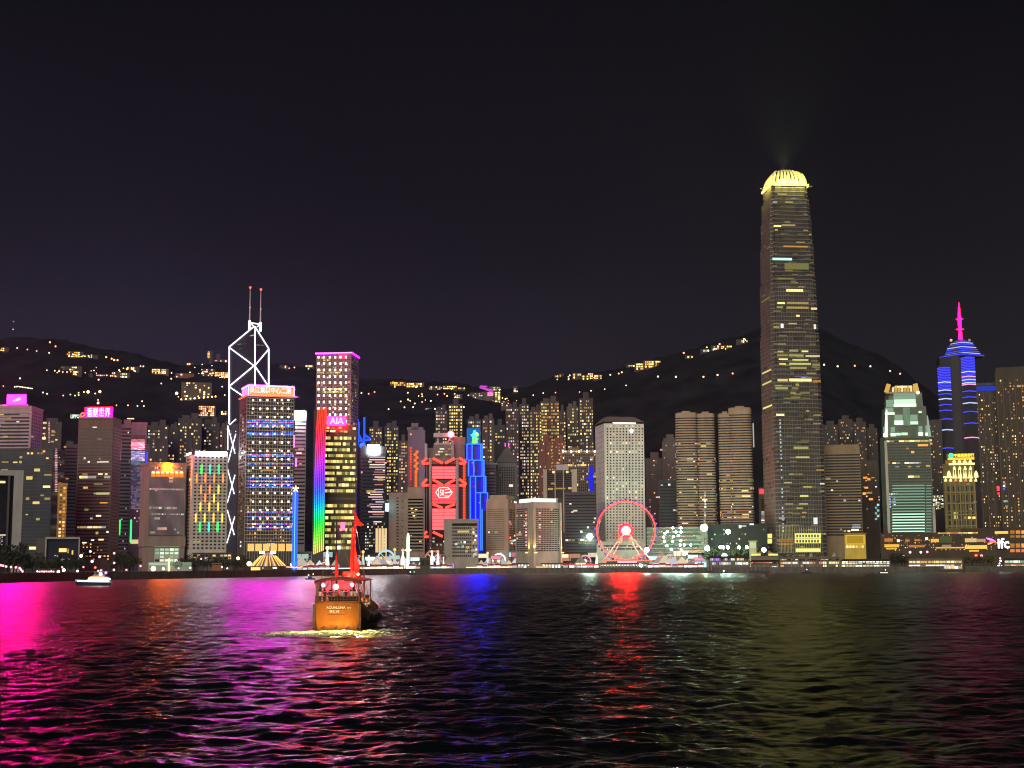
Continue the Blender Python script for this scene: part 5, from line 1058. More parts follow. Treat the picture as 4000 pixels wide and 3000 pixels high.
# ================================================================== HOUSES AND LAMPS ON THE HILL
HMAP={WARM.name:emat('house_warm',[(1,.52,.15),(1,.62,.24),(1,.42,.10)],1.0,6,False),YEL.name:emat('house_yellow',[(1,.70,.20),(1,.78,.28)],1.0,5.5,False),AMB.name:emat('house_amber',[(1,.38,.06),(1,.50,.12)],1.2,6,False),PINKW.name:emat('house_pink',[(1,.42,.34),(1,.55,.50)],.9,4,False)}
def house(px0,px1,y0,y1,lab,lits,p=.6,cols=None,rows=None,name='hillside_building',group=None,m=0,cat='building'):
    q=hill_hit((px0+px1)/2,y1+1); Y=q.y-6
    b=Bldg(name,lab,cat,px0,None,px1,y0,Y,None,aptm[m],16,z0=q.z-4,group=group)
    b.grid('R',px0+1,px1-1,y0+1,y1,cols or max(2,int((px1-px0)/7)),rows or max(1,int((y1-y0)/8)),.75,.6,p,[HMAP.get(q_.name,q_) for q_ in lits],keep=False,seed=int(px0*7+y0)); b.done(); return b
house(-12,18,1356,1372,'gold glowing house on the ridge at the far left of the hills',[AMB,AMB,YEL],1.0)
for x0,x1,y0,y1,l,li in ((258,312,1372,1396,'hazy amber block of flats highest on the left ridge',[AMB,WARM]),(296,330,1383,1394,'small block with orange windows right of the highest ridge flats',[AMB,PINKW]),(344,370,1387,1401,'low house with a white lit strip on the left ridge',[WHT,WHT]),(228,262,1430,1446,'small block with green tinged window below the left ridge',[LIME,DIMW]),(270,308,1430,1466,'stepped block with bright yellow terraces below the left ridge',[YEL,LIME]),(334,350,1458,1472,'tiny house with a pair of windows, right of the yellow terraces',[YEL,WARM]),(374,412,1462,1470,'long low house with pink and white windows below the left ridge',[WHT,PINKW]),(428,458,1452,1473,'house with orange lamps below the ridge, left of the gold lit mansion',[WARM,PINKW]),(468,498,1455,1477,'house with yellow terrace and white lamp left of the gold lit mansion',[YEL,WHT]),(486,534,1431,1446,'row house with red and yellow windows above the white terrace lamp',[PINKW,YEL,AMB])):
    house(x0,x1,y0,y1,l,li,.65)
house(592,650,1440,1460,'gold lit mansion standing alone on the hill',[YEL,YEL,AMB],.95,9,3,'mansion',None,4)
house(720,746,1416,1428,'house with orange windows left of the red lit slope towers',[AMB,YEL],.8)
house(808,822,1370,1400,'slim slope tower with a column of red lamps',[PINKW,AMB],.9,1,5); house(836,852,1382,1412,'slim slope tower with red lamps at the left of the white outlined tower',[PINKW,AMB],.9,1,5); house(852,886,1404,1416,'low row with pink lamps beside the white outlined tower',[PINKW,AMB],.8,5,1)
house(784,832,1440,1470,'cluster block with warm and pink windows left of the white outlined tower',[WARM,PINKW,YEL],.5,7,4); house(838,892,1452,1476,'terrace block with orange balconies just left of the white outlined tower',[WARM,AMB],.65,7,3)
house(676,750,1458,1476,'dim red brick house above the large amber lit block',[DIMW,PINKW],.35,8,2,m=3); house(700,820,1492,1560,'large dim apartment block with an amber lit terrace on the slope',[YEL,WARM,DIMW],.26,14,8,m=4)
house(774,838,1584,1626,'stepped slope block outlined by orange lamps above the yellow clustered tower',[AMB,AMB,PINKW],.6,8,5); house(862,886,1604,1620,'small house with yellow lamp left of the white light lines',[YEL,WARM],.7,3,2)
house(1192,1222,1424,1436,'low house with yellow lamps right of the white outlined tower',[YEL,WARM],.8); house(1086,1120,1425,1440,'small house with amber roof lights right of the white outlined tower',[AMB,WARM],.7)
house(1522,1585,1491,1508,'left part of a long amber lit terrace on the ridge',[AMB,AMB,YEL],.95,8,2,'hillside_terrace',None,3,'terrace'); house(1587,1656,1494,1514,'right part of a long amber lit terrace on the ridge',[AMB,YEL,AMB],.9,9,2,'hillside_terrace',None,3,'terrace')
house(1674,1722,1508,1523,'row of houses with red and white lamps on the central ridge',[PINKW,WARM,YEL],.6,7,2); house(1730,1786,1506,1521,'row of houses with yellow lamps on the central ridge',[AMB,YEL,WARM],.7,8,2); house(1788,1818,1512,1521,'small house with pink lamps ending the central ridge row',[PINKW,AMB],.8,4,1)
house(1774,1806,1540,1556,'boat shaped yellow lit house below the central ridge',[YEL,LIME],.9,4,2); house(1836,1886,1534,1556,'pale villa with a grey roof below the tower with the violet roof',[DIMW,WHT],.5,6,3,m=4); house(1660,1684,1593,1601,'small bar of cream light on the wooded slope above the bank tower',[WHT,DIMW],.9,3,1)
# lookout building with its upturned violet roof
q=hill_hit(1905,1560); b=Bldg('lookout_tower','lookout building with an upturned violet lit roof beside a yellow lit block','lookout building',1880,None,1928,1530,q.y-10,None,aptm[4],20,z0=q.z-4)
b.part('roof_bowl', MB().bar(b.loc('R',*b.at('R',1874,1511),1),b.loc('R',*b.at('R',1926,1530),1),4.5,0,9).bar(b.loc('R',*b.at('R',1876,1509),1.5),b.loc('R',*b.at('R',1904,1510),1.5),2.2,0,8), em('roof_violet',(.75,.08,.75),.9))
b.part('lit_base', MB().box(*b.rect('R',1904,1927,1532,1547)[:2],-1,6,*b.rect('R',1904,1927,1532,1547)[2:]), em('base_pink',(1,.28,.62),1.1)); b.done()
house(1931,1956,1529,1571,'block with yellow lit floors right of the violet lookout roof',[YEL,LIME],1.0,2,6,m=4); house(1912,1956,1510,1526,'low block with yellow lamps above the lit floors near the lookout',[YEL,LIME],.7,6,2,m=4); house(1958,1990,1565,1595,'block with pink windows stepping down from the lookout',[PINKW,WARM],.35,5,4); house(2006,2024,1508,1530,'slim block with three red windows right of the lookout',[PINKW,WARM],.5,2,3)
for x0,x1,y0,y1,l,li in ((2168,2182,1465,1474,'first ridge house of the right hill, with one white lamp',[WHT,YEL]),(2184,2206,1460,1474,'ridge house with pink windows at the left of the right hill',[PINKW,WARM]),(2238,2272,1457,1480,'ridge block with stacked yellow windows on the right hill',[YEL,WARM,PINKW]),(2274,2300,1465,1484,'ridge house with yellow lamps right of the stacked yellow windows',[YEL,AMB]),(2296,2318,1456,1482,'ridge block with red windows on the right hill',[PINKW,AMB]),(2320,2352,1463,1482,'ridge house with orange windows and a white lamp at its end',[AMB,WHT]),(2453,2478,1424,1433,'ridge house with two lime lamps above the round windowed tower',[LIME,YEL]),(2484,2518,1418,1445,'stepped ridge villa with bright yellow floors',[YEL,YEL,AMB]),(2518,2582,1408,1436,'long ridge villa with many amber windows',[AMB,WARM,AMB]),(2684,2708,1388,1400,'ridge house with a cream window between the amber villa and the upper ridge lights',[YEL,WARM]),(2745,2772,1363,1376,'ridge house with two bright lamps on the upper right ridge',[YEL,WHT]),(2786,2832,1350,1366,'ridge row with pink and amber windows on the upper right ridge',[PINKW,AMB,WARM]),(2838,2860,1348,1358,'small amber house on the upper right ridge',[AMB,AMB]),(2886,2922,1326,1340,'topmost ridge house with a glaring lamp beside the tallest skyscraper',[YEL,WHT])):
    house(x0,x1,y0,y1,l,li,.75)
# lamps on hillside roads: pole and globe
def hill_lamp(px,py,m,r,label,group):
    r*=.95
    q=hill_hit(px,py+5); Y=q.y-14; p=P(px,py,Y); g=terrain(p.x,Y); h=max(4.0,min(p.z-g,60))
    t=thing('street_lamp',label,'street lamp',(p.x,Y,p.z-h),0,group)
    MB().tube([(0,0,-2),(0,0,h)],.18,0,5).obj('pole',black,t); MB().ball((0,0,h+r*.6),r,0,8,5).obj('globe',m,t)
lw=em('hill_lamp_white',(1,.78,.52),2.4,False); lp=em('hill_lamp_pink',(1,.42,.30),2.4,False); lo=em('hill_lamp_orange',(1,.40,.10),4,False); ly=em('hill_lamp_gold',(1,.70,.25),5,False)
for x,y,m in ((67,1361,lw),(107,1367,lp),(143,1373,lp),(192,1380,lw)): hill_lamp(x,y,m,1.7,'single lamp in the spaced row along the far left ridge','lamps in the row along the far left ridge')
hill_lamp(195,1339,lo,2.0,'lone orange lamp highest above the left ridge',None); hill_lamp(217,1355,lp,2.0,'pink lamp just below the highest orange lamp of the left ridge',None)
for x,y,m in ((415,1397,lo),(436,1403,lo),(446,1408,ly),(459,1409,lo)): hill_lamp(x,y,m,2.0,'orange lamp in the tight ridge cluster right of the white lit strip','orange lamps in the tight cluster on the left ridge')
for x,y,m in ((183,1448,lp),(214,1450,lp),(231,1452,ly),(245,1455,lp),(262,1455,lp),(297,1465,lp),(417,1468,lp),(452,1472,lp)): hill_lamp(x,y,m,1.7,'small lamp in the lamp line below the left ridge','lamps in the line below the left ridge')
for x,y,m in ((549,1432,lp),(560,1433,lw),(630,1500,lp),(669,1481,lw),(385,1485,lw),(78,1480,lw)): hill_lamp(x,y,m,1.8,'scattered lamp on the dark slope around the gold lit mansion','scattered lamps around the gold lit mansion')
for k in range(12): hill_lamp(57+k*6.2,1511+abs(k-2)*.9,lw,1.3,'white lamp in the tight string above the magenta screen','white lamps in the string above the magenta screen')
for x,y,m in ((13,1510,lp),(168,1535,lw),(184,1540,lw),(247,1547,lp),(275,1543,lp),(293,1547,lw),(307,1536,lp),(307,1545,lo),(328,1533,lo),(372,1539,lw),(383,1564,lp)): hill_lamp(x,y,m,1.6,'small lamp on the slope road between the magenta screen and the pink character sign','lamps on the slope road above the pink character sign')
hill_lamp(344,1534,ly,3.0,'large bright lamp, left of the two above the pink character sign',None); hill_lamp(390,1533,ly,2.8,'large bright lamp, right of the two above the pink character sign',None); hill_lamp(690,1540,ly,3.2,'dazzling gold lamp at the left end of the amber lit terrace',None); hill_lamp(383,1577,lw,2.6,'cream lamp directly over the pink character sign',None)
for k,x in enumerate((708,726,744,760,778,796,812,828,842)): hill_lamp(x,1562-k*1.4,ly if k%2 else lo,1.9,'lamp in the amber row under the large dim slope block','amber lamps in the row under the large dim slope block')
for x,y,m in ((455,1585,lp),(500,1585,lo),(555,1569,lw),(537,1587,lw),(562,1588,lw),(790,1425,lw),(868,1512,lw),(878,1545,lw),(670,1458,lw)): hill_lamp(x,y,m,1.5,'faint lamp on the dark slope left of the white outlined tower','faint lamps left of the white outlined tower')
for x,y,m in ((1130,1440,lp),(1150,1437,lo),(1205,1442,lw),(1412,1537,lw),(1463,1533,lp),(1440,1440+100,lp)): hill_lamp(x,y,m,1.7,'small lamp on the slope beside the tower with the purple roof edge','lamps beside the purple edged tower')
for x,y,m in ((1648,1541,lp),(1709,1543,lp),(1736,1540,lp),(1593,1536,lw),(1776,1541,lo),(1565,1570,lw),(1580,1593,lw),(1614,1592,lw),(1649,1572,lp),(1683,1568,lw),(1699,1599,lw),(1728,1598,lw),(1620,1578,lw),(1518,1600,lw),(1812,1592,lw),(1830,1546,lw)): hill_lamp(x,y,m,1.7,'small lamp on the wooded slope under the long amber terrace','lamps under the long amber terrace')
for x,y,m in ((1974,1560,lw),(1980,1558,lp),(2020,1530,lw),(2083,1545,lw),(2122,1537,lw),(2170,1535,lp),(2264,1533,lp),(2309,1528,lw),(2362,1522,lw),(2446,1507,lw)): hill_lamp(x,y,m,1.5,'faint lamp on the dark lower shoulder of the right hill','faint lamps on the lower shoulder of the right hill')
hill_lamp(2221,1484,lp,2.0,'single pink lamp hanging just under the right ridge houses',None)
for x,y,m in ((2384,1466,lw),(2417,1461,lp),(2429,1456,lw)): hill_lamp(x,y,m,1.9,'pale lamp of three between the two house groups on the right ridge','three lamps between the ridge house groups')
hill_lamp(2671,1381,lp,2.3,'pink lamp left of the cream windowed ridge house',None); hill_lamp(2811,1346,lp,2.2,'pink lamp on top of the upper right ridge row',None); hill_lamp(2907,1331,ly,3.4,'glaring yellow lamp close to the tallest skyscraper',None)
for x,y,m in ((2570,1473,lw),(2640,1474,lw),(2748,1474,lw),(2803,1467,lw),(2862,1461,lp)): hill_lamp(x,y,m,2.0,'lamp in the spaced row across the dark right hill, left of the tallest skyscraper','lamp row on the dark hill left of the tallest skyscraper')
for x,y,m in ((3219,1427,lw),(3272,1433,lw),(3339,1431,lp),(3400,1433,lw),(3477,1451,lp),(3516,1462,lp)): hill_lamp(x,y,m,2.1,'lamp in the spaced row across the dark hill, right of the tallest skyscraper','lamp row on the dark hill right of the tallest skyscraper')
rl=random.Random(19)
def clump(cs,lab,grp):
    for cx,cy,n,sx,sy in cs:
        for _ in range(n): hill_lamp(cx+rl.gauss(0,sx),cy+rl.gauss(0,sy),rl.choice([lo,ly,lo,lp,ly]),rl.uniform(.9,1.7),lab,grp)
clump(((310,1391,9,26,3),(430,1452,8,40,8),(300,1452,8,22,7),(525,1448,6,20,6)),'small warm lamp in the loose clusters along the left ridge','warm lamps in loose clusters along the left ridge')
clump(((800,1450,9,26,10),(860,1470,7,16,6),(770,1535,8,30,16),(810,1605,7,22,10)),'small warm lamp in the loose clusters left of the white outlined tower','warm lamps in loose clusters left of the white outlined tower')
clump(((1590,1502,8,45,4),(1740,1516,8,40,4),(1690,1560,6,50,12),(1975,1570,8,22,14)),'small warm lamp in the loose clusters on the central slope','warm lamps in loose clusters on the central slope')
clump(((2260,1474,8,40,4),(2530,1425,7,28,6),(2805,1358,7,30,5)),'small warm lamp among the houses of the right ridge','warm lamps among the right ridge houses')
# radio mast on the far left ridge
p=P(53,1256,3250); g=terrain(p.x,3250); t=thing('radio_mast','thin dark radio mast with two dim red lights above the left ridge','mast',(p.x,3250,g))
MB().tube([(0,0,-2),(0,0,p.z-g)],.35,0,5).obj('pole',black,t); MB().ball((0,0,p.z-g),1.5,0,8,5).obj('warning_light',lp,t); MB().ball((0,-1,P(54,1287,3250).z-g),1.5,0,8,5).obj('warning_light',lp,t)
# ================================================================== WATERFRONT
def gx(px, Y, py=2200): return P(px,py,Y).x
def Zat(px, py, Y): return P(px,py,Y).z
# ---- trees
leaf_m=[mat('leaf_dark',(.030,.040,.022),.8,0,.5,.6),mat('leaf_mid',(.045,.055,.025),.8,0,.5,.6),mat('leaf_lit',(.075,.085,.028),.8,0,.5,.6)]; bark=mat('bark',(.05,.038,.028),.9)  # palest leaf copy carries the lamp light in its colour
def tree_tpl(k,seed):
    rnd=random.Random(seed); h=rnd.uniform(8.5,11); t=thing('tree','x','tree')
    mb=MB(); mb.tube([(0,0,-.3),(.15,.1,h*.25),(-.1,.15,h*.48),(.1,0,h*.72)],[.34,.27,.2,.08],0,6)
    lobes=[]
    for q in range(7):
        a=rnd.uniform(0,6.28); r=rnd.uniform(1.2,3.4); z=h*rnd.uniform(.42,.86); c=(r*math.cos(a),r*math.sin(a),z); lobes.append((c,rnd.uniform(1.3,2.3))); mb.tube([(0,.1,h*rnd.uniform(.28,.5)),(c[0]*.55,c[1]*.55,z-.9),c],[.14,.09,.03],0,5)
    lobes.append(((0,0,h*.88),1.7)); mb.obj('trunk',bark,t)
    cr=MB()
    for c,r in lobes:
        for _ in range(46):
            v=Vector((rnd.gauss(0,1),rnd.gauss(0,1),rnd.gauss(0,.8))).normalized()*r*rnd.uniform(.45,1.12); p=Vector(c)+v
            n=Vector((rnd.gauss(0,1),rnd.gauss(0,1),rnd.gauss(.6,1))).normalized(); a=n.orthogonal().normalized(); bb=n.cross(a); s=rnd.uniform(.28,.62)
            cr.quad(tuple(p-a*s),tuple(p-bb*s*.7),tuple(p+a*s),tuple(p+bb*s*.7))
    cr.obj('crown',leaf_m[k],t); return t
TT=[tree_tpl(0,1),tree_tpl(0,2),tree_tpl(1,3),tree_tpl(2,4)]; _used=set()
def tree(px,Y,k,scale,label,group):
    T=TT[k]; loc=(gx(px,Y),Y,GZ)
    if k not in _used: _used.add(k); o=T; o.location=loc; o.rotation_euler=(0,0,px*.7); o.scale=(scale,)*3
    else: o=copy_tree(T,loc,px*.7,scale)
    o['label']=label; o['group']=group; return o
rt=random.Random(12)
for k in range(13): tree(6+k*15.5+rt.uniform(-4,4),shoreY(k*16)+60+rt.uniform(0,90),k%2,1.15+.35*rt.random()-(.15 if k>7 else -.35*(k<6)),'dark leafy tree in the mass of trees in front of the far left towers','dark trees in front of the far left towers')
for k in range(9): tree(212+k*14.5+rt.uniform(-4,4),shoreY(260)+70+rt.uniform(0,80),(k+1)%2,1.0+.3*rt.random(),'dark leafy tree in front of the framed council building and the brown tower foot','dark trees before the framed council building')
for k in range(6): tree(458+k*12.5,shoreY(480)+80+rt.uniform(0,60),k%3,1.15+.5*rt.random(),'rounded dark tree between the brown tower and the white terrace block','dark trees left of the white terrace block')
for k in range(14): tree(702+k*19+rt.uniform(-6,6),shoreY(820)+70+rt.uniform(0,100),k%3,1.0+.3*rt.random(),'dark leafy tree between the white terrace block and the striped circus tent','dark trees between the terrace block and the circus tent')
for k in range(11): tree(1240+k*17.5,shoreY(1300)+110+rt.uniform(0,50),k%3,1.35+.45*math.sin(k/10*3.1),'broad dark tree at the foot of the AIA tower','dark trees at the foot of the AIA tower')
for k in range(12): tree(3046+k*14,1440+rt.uniform(0,30),k%2,1.0+.3*rt.random(),'dark tree between the pier roofs and the foot of the tallest skyscraper','dark trees at the foot of the tallest skyscraper')
for k in range(5): tree(3482+k*13,1345+rt.uniform(0,20),k%2,1.25,'black tree in the gap between the two white lit piers','black trees between two lit piers')
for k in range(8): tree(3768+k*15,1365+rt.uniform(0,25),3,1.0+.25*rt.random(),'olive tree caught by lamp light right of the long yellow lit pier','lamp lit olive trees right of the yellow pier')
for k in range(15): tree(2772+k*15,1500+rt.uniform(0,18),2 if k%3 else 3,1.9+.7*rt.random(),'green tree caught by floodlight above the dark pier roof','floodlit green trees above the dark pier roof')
# ---- lamps on posts
def lamp_post(px,py,r,m,label,group=None,Y=None,name='street_lamp',cat='street lamp',arms=False):
    Y=Y or shoreY(px)+45; p=P(px,py,Y); t=thing(name,label,cat,(p.x,Y,GZ),0,group); h=p.z-GZ
    mb=MB().tube([(0,.0,-.3),(0,0,h)],[.16,.10],0,6)
    if arms: mb.bar((-1.6,0,h),(1.6,0,h),.12)
    mb.obj('post',black,t); MB().ball((0,0,h),r*(.72 if px<1150 else 1),0,10,6).obj('globe',m,t); return t
LW=em('flood_green_white',(.60,1,.78),210); LWB=em('flood_blue_white',(.72,.88,1),14); LY=em('flood_yellow_green',(.93,1,.35),22); LPK=em('lamp_pinkish',(1,.36,.46),2.4,False); LWS=em('lamp_small_white',(1,.95,.85),2.4,False); LGD=em('lamp_small_gold',(1,.72,.25),6)
for k,(x,y) in enumerate(((3,2208),(12,2210),(24,2213),(43,2215),(62,2216),(77,2219),(82,2225),(88,2232))): lamp_post(x,y,1.0,LPK,'pink globe lamp in the curved row at the far left of the shore','pink lamps at the far left of the shore',shoreY(x)+20+k*3)
for k in range(8): lamp_post(146+k*9,2232+(k%2),.8,[LWS,LPK][k%3>0],'low lamp in the straight row left of the yellow kiosk lamp','low lamps in the straight row on the left quay',shoreY(180)+12)
for x,y,r,m,l in ((228,2234,1.4,LGD,'yellow kiosk lamp low on the left quay'),(249,2227,1.5,em('lamp_cream',(1,.85,.5),5),'wide cream lamp over the left quay between two pink globes'),(243,2216,.9,LPK,'pink globe lamp over the cream lamp on the left quay'),(303,2231,1.2,LWS,'white lamp beside the white yacht bow'),(326,2215,.9,LPK,'pink globe lamp behind the white yacht'),(360,2193,1.4,LWS,'white lamp high above the white yacht'),(372,2217,1.0,em('lamp_red_small',(1,.12,.05),5),'red lamp above the white yacht cabin'),(384,2230,1.0,LPK,'pink lamp, left one above the yacht stern'),(394,2228,1.0,LPK,'pink lamp, right one above the yacht stern'),(389,2175,1.3,LPK,'pinkish lamp at the foot of the brown tower'),(317,2171,1.5,em('lamp_cream',(0,0,0),1),'cream lamp at the right of the framed council building'),(353,2154,1.1,LWS,'small white lamp in front of the brown tower'),(446,2161,1.2,LPK,'pink lamp at the right corner of the brown tower foot'),(445,2226,1.1,LWS,'white lamp among the rounded dark trees'),(446,2199,1.2,LPK,'pink lamp above the rounded dark trees'),(494,2226,1.0,LPK,'pink lamp on the quay right of the rounded dark trees'),(549,2211,1.1,LPK,'lilac lamp left of the white terrace block'),(599,2221,2.6,LGD,'large warm lamp in front of the white terrace block'),(638,2222,1.5,LWS,'pale lamp below the white terrace block'),(698,2220,1.0,LPK,'pink lamp at the right end of the white terrace block'),(743,2218,1.1,LWS,'white lamp low before the white block with colour bars'),(786,2183,1.0,LPK,'pink lamp in the dark trees under the white block with colour bars'),(930,2181,1.8,LGD,'yellowish lamp between the dark trees and the circus tent'),(865,2215,1.3,LWS,'white lamp under the red brown hoarding'),(880,2233,1.1,LWS,'white lamp at the quay edge left of the circus tent'),(888,2220,.9,LWS,'small pale lamp right of the red brown hoarding'),(973,2202,2.7,LGD,'large yellow lamp at the left foot of the circus tent'),(1141,2206,2.4,em('lamp_cream',(0,0,0),1),'large cream lamp at the right foot of the circus tent')): lamp_post(x,y,r,m,l)
# floodlights of the terraces and the right shore
for x,y in ((2628,2062),(2660,2062),(2608,2077),(2641,2078),(2660,2078),(2597,2084),(2593,2099),(2630,2097),(2650,2093),(2596,2116),(2627,2115),(2660,2112),(2605,2131),(2657,2129),(2673,2129),(2698,2129),(2622,2146),(2661,2148)): lamp_post(x,y,1.05,LW,'white floodlight in the dense cluster over the green terraces, right of the wheel','floodlights over the green terraces',1490,'floodlight','floodlight')
for x,y,r,m,l in ((2527,2148,2.2,LW,'white floodlight just outside the right rim of the wheel'),(2763,2142,2.6,LW,'white floodlight at the right end of the green terraces'),(2750,2062,3.8,LY,'largest yellow green floodlight, high right of the green terraces'),(2844,2077,2.2,LW,'white floodlight, high and alone before the right lobed tower'),(2304,2096,3.0,LW,'greenish floodlight before the black glass block, left of the wheel'),(2830,2173,2.8,LWB,'bluish white lamp over the dark blue windowed pier'),(2984,2148,2.3,LWB,'bluish white lamp between the two gold gables'),(2503,2211,2.8,LWB,'bluish white lamp at the wheel platform edge'),(2679,2161,1.6,LW,'small lamp, right of two on the low terrace wall')): lamp_post(x,y,r,m,l,None,1480 if x<2800 else 1400,'floodlight','floodlight')
for x in (2814,2825,2844,2887,2917): lamp_post(x,2138,1.5,LW,'white floodlight in the row above the dark pier roof','floodlights above the dark pier roof',1470,'floodlight','floodlight')
for x,y,m in ((3813,2170,L_RED),(3834,2171,LPK),(3872,2170,L_RED)): lamp_post(x,y,1.3,m,'reddish lamp of three above the lamp lit olive trees' ,'red lamps above the olive trees',1420)
for k,(x,y) in enumerate(((3907,2181),(3909,2191),(3905,2201),(3900,2211),(3912,2211),(3893,2216),(3908,2219))): lamp_post(x,y,.85,LWB if k%2 else LWS,'white lamp in the tight cluster between olive trees and the rightmost pier','lamps clustered left of the rightmost pier',1350+k*3)
for x,y in ((3530,2173),(3555,2157),(3597,2157),(3622,2156)): lamp_post(x,y,1.2,LPK if x in (3530,3622) else LWS,'pale lamp over the long yellow lit pier roof','pale lamps over the long yellow pier roof',1400)
# ---- low buildings behind the quay
def low(name,label,cat,x0,x1,yt,Y,m,rows=2,cols=8,p=.7,lits=None,depth=16,seed=1,yb=2214,canopy=True):
    b=Bldg(name,label,cat,x0,None,x1,yt,Y,None,m,depth); b.grid('R',x0+1.5,x1-1.5,yt+3,yb,cols,rows,.78,.62,p,lits or [WHT,YEL],keep=True,dark=black,seed=seed)
    if canopy: b.part('roof', MB().box(-.8,b.w+.8,-1.2,b.d+.6,b.H,b.H+.7), m)
    b.done(); return b
tm=mat('terrace_concrete',(.34,.38,.32))
b=low('terraced_building','white terraced block with green tinged lit windows on the left quay','low building',603,700,2137,1160,tm,4,5,.62,[GRNW,WHT,GRNW],14,5,2196)
b.part('lower_terrace', MB().box(-4.5,b.w*1.5,-7,-1.3,-1,b.z(2196)), tm); b.pplate('lit_strip','R',583,655,2198,2208,7.2,GRNW); b.pplate('lit_strip','R',664,748,2198,2209,7.2,em('strip_green_dim',(.5,.8,.55),.35,False)); b.part('lamp_post', MB().tube([(b.w*.6,-8,0),(b.w*.6,-8,b.z(2182))],.3), LGD)
low('hotel_annex','long dim annex behind the trees under the white block with colour bars','low building',752,905,2162,1230,mat('dusk_concrete',(.10,.10,.09)),2,10,.35,[YEL,WHT],12,6,2186)
low('hoarding','red brown hoarding panel among the dark trees','hoarding',829,866,2199,1110,mat('hoarding_red',(.28,.10,.06)),1,3,0,[DIMW],1.5,7,2208,False)
low('service_building','white service block with cyan windows right of the drop tower','low building',1161,1229,2158,1320,mat('frost_concrete',(.34,.35,.34)),4,6,.55,[CYANW,WHT,GRNW],14,8,2205)
low('gold_pavilion','gold windowed pavilion between the junk masts','pavilion',1326,1378,2160,1390,mat('gold_lit_stone',(0,0,0)),2,6,.85,[WARM,YEL],12,9,2210)
low('market_hall','long low hall with lit shop fronts left of the white lit tower ride','hall',1424,1584,2168,1470,mat('hall_grey',(.17,.17,.16)),2,16,.62,[WHT,PINKW,CYANW,YEL,GRNW],14,10,2206)
low('market_hall','grey hall with cream clerestory windows right of the white lit tower ride','hall',1611,1733,2167,1490,mat('hall_stone',(.24,.22,.18)),2,9,.55,[YEL,WHT],14,11,2200)
low('kiosk','dark olive kiosk block standing at the quay edge','kiosk',1641,1680,2179,1400,mat('olive_board',(.07,.07,.03)),1,2,0,[DIMW],8,12,2215,False)
g=Bldg('terraced_building','low terraces lit green between the wheel and the right lobed towers','low building',2527,None,2764,2060,1530,None,mat('terrace_green_stone',(.09,.10,.08)),26)
for k in range(6): g.pplate('lit_terrace','R',2530,2740-k%3*10,2066+k*16,2074+k*16,.5,em('terrace_glow_%d'%(k%3),((.45,.72,.42),(.30,.62,.36),(.60,.72,.50))[k%3],.34,False)); g.part('terrace_slab', MB().box(-.6,g.w+.6,-2.2,-.05,g.at('R',2640,2080+k*16)[1],g.at('R',2640,2077+k*16)[1]), mat('terrace_slab',(.13,.12,.10)))
g.grid('R',2535,2755,2066,2160,28,6,.5,.4,.3,[WHT,GRNW,YEL,DIMW],keep=False); g.part('roof_deck', MB().box(g.w*.55,g.w*1.0,-12,-2.3,g.z(2150)-3,g.z(2150)), mat('deck_rust',(.16,.09,.06))); g.done()
b=Bldg('terraced_building','dark green lit slab under the right lobed tower','low building',2766,None,2998,2048,1530,None,mat('dark_green_stone',(.012,.016,.011)),26)
b.grid('R',2775,2990,2060,2150,18,5,.4,.3,.12,[GRNW,DIMW,WHT],keep=False); b.spots('R',[(2891,2057,10,12),(2905,2055,20,6),(2936,2048,16,6)],WHT); b.done()
b=Bldg('ventilation_tower','small pale lime tower with an overhanging cap above the gold gabled pier','tower',2927,None,2955,2116,1440,None,mat('lime_plaster',(.45,.46,.28)),6); b.pplate('lit_wall','R',2929,2953,2118,2140,.2,em('wall_lime',(.82,.90,.48),.75)); b.part('cap', MB().box(-1,b.w+1,-1,7,b.H,b.H+1), mat('lime_plaster',(0,0,0))); b.done()
# ---- shopping mall behind the right piers
M=Bldg('shopping_mall','long brown shopping mall with gold lit floors and a white ifc sign','mall',3440,None,4080,2083,1450,None,mat('mall_brown',(.055,.038,.024)),30)
b=M
b.runs('R',3663,3820,2079,2085,1,.9,.95,[YEL,AMB],(.05,.15),3); b.pplate('lit_floor','R',3655,3768,2137,2142,.4,em('mall_gold',(1,.55,.08),1.0))
for x0,x1,y0,y1,m in ((3769,3815,2103,2118,em('mall_cream',(1,.68,.28),.8)),(3816,3850,2105,2117,em('mall_rose',(1,.50,.30),.6)),(3769,3856,2130,2144,em('mall_gold_bright',(1,.60,.10),1.2)),(3786,3824,2148,2155,em('mall_gold',(0,0,0),1)),(3455,3488,2103,2116,em('mall_rust',(1,.34,.08),.6)),(3455,3512,2126,2138,em('mall_gold',(0,0,0),1)),(3462,3504,2141,2146,em('mall_gold',(0,0,0),1)),(3536,3553,2107,2116,em('mall_rust',(0,0,0),1)),(3550,3612,2129,2138,em('mall_rust',(0,0,0),1)),(3572,3594,2106,2114,em('mall_rust',(0,0,0),1)),(3636,3668,2105,2118,em('mall_gold',(0,0,0),1)),(3672,3718,2094,2120,em('mall_olive',(.22,.26,.10),.35)),(3680,3716,2128,2138,em('mall_cream_dim',(.9,.6,.3),.4)),(3886,3938,2075,2085,em('mall_gold_bright',(0,0,0),1))): b.pplate('lit_panel','R',x0,x1,y0,y1,.5,m)
b.grid('R',3446,3940,2086,2152,62,7,.5,.42,.22,[AMB,DIMW,WARM,DIMW,PINKW],keep=False,seed=41)
for x,y in ((3404,2110),(3430,2111),(3509,2112),(3620,2104)): b.pplate('wall_lamp','R',x-5,x+5,y-5,y+5,.6,em('mall_lamp',(1,.72,.36),2.2)) if x>3440 else None
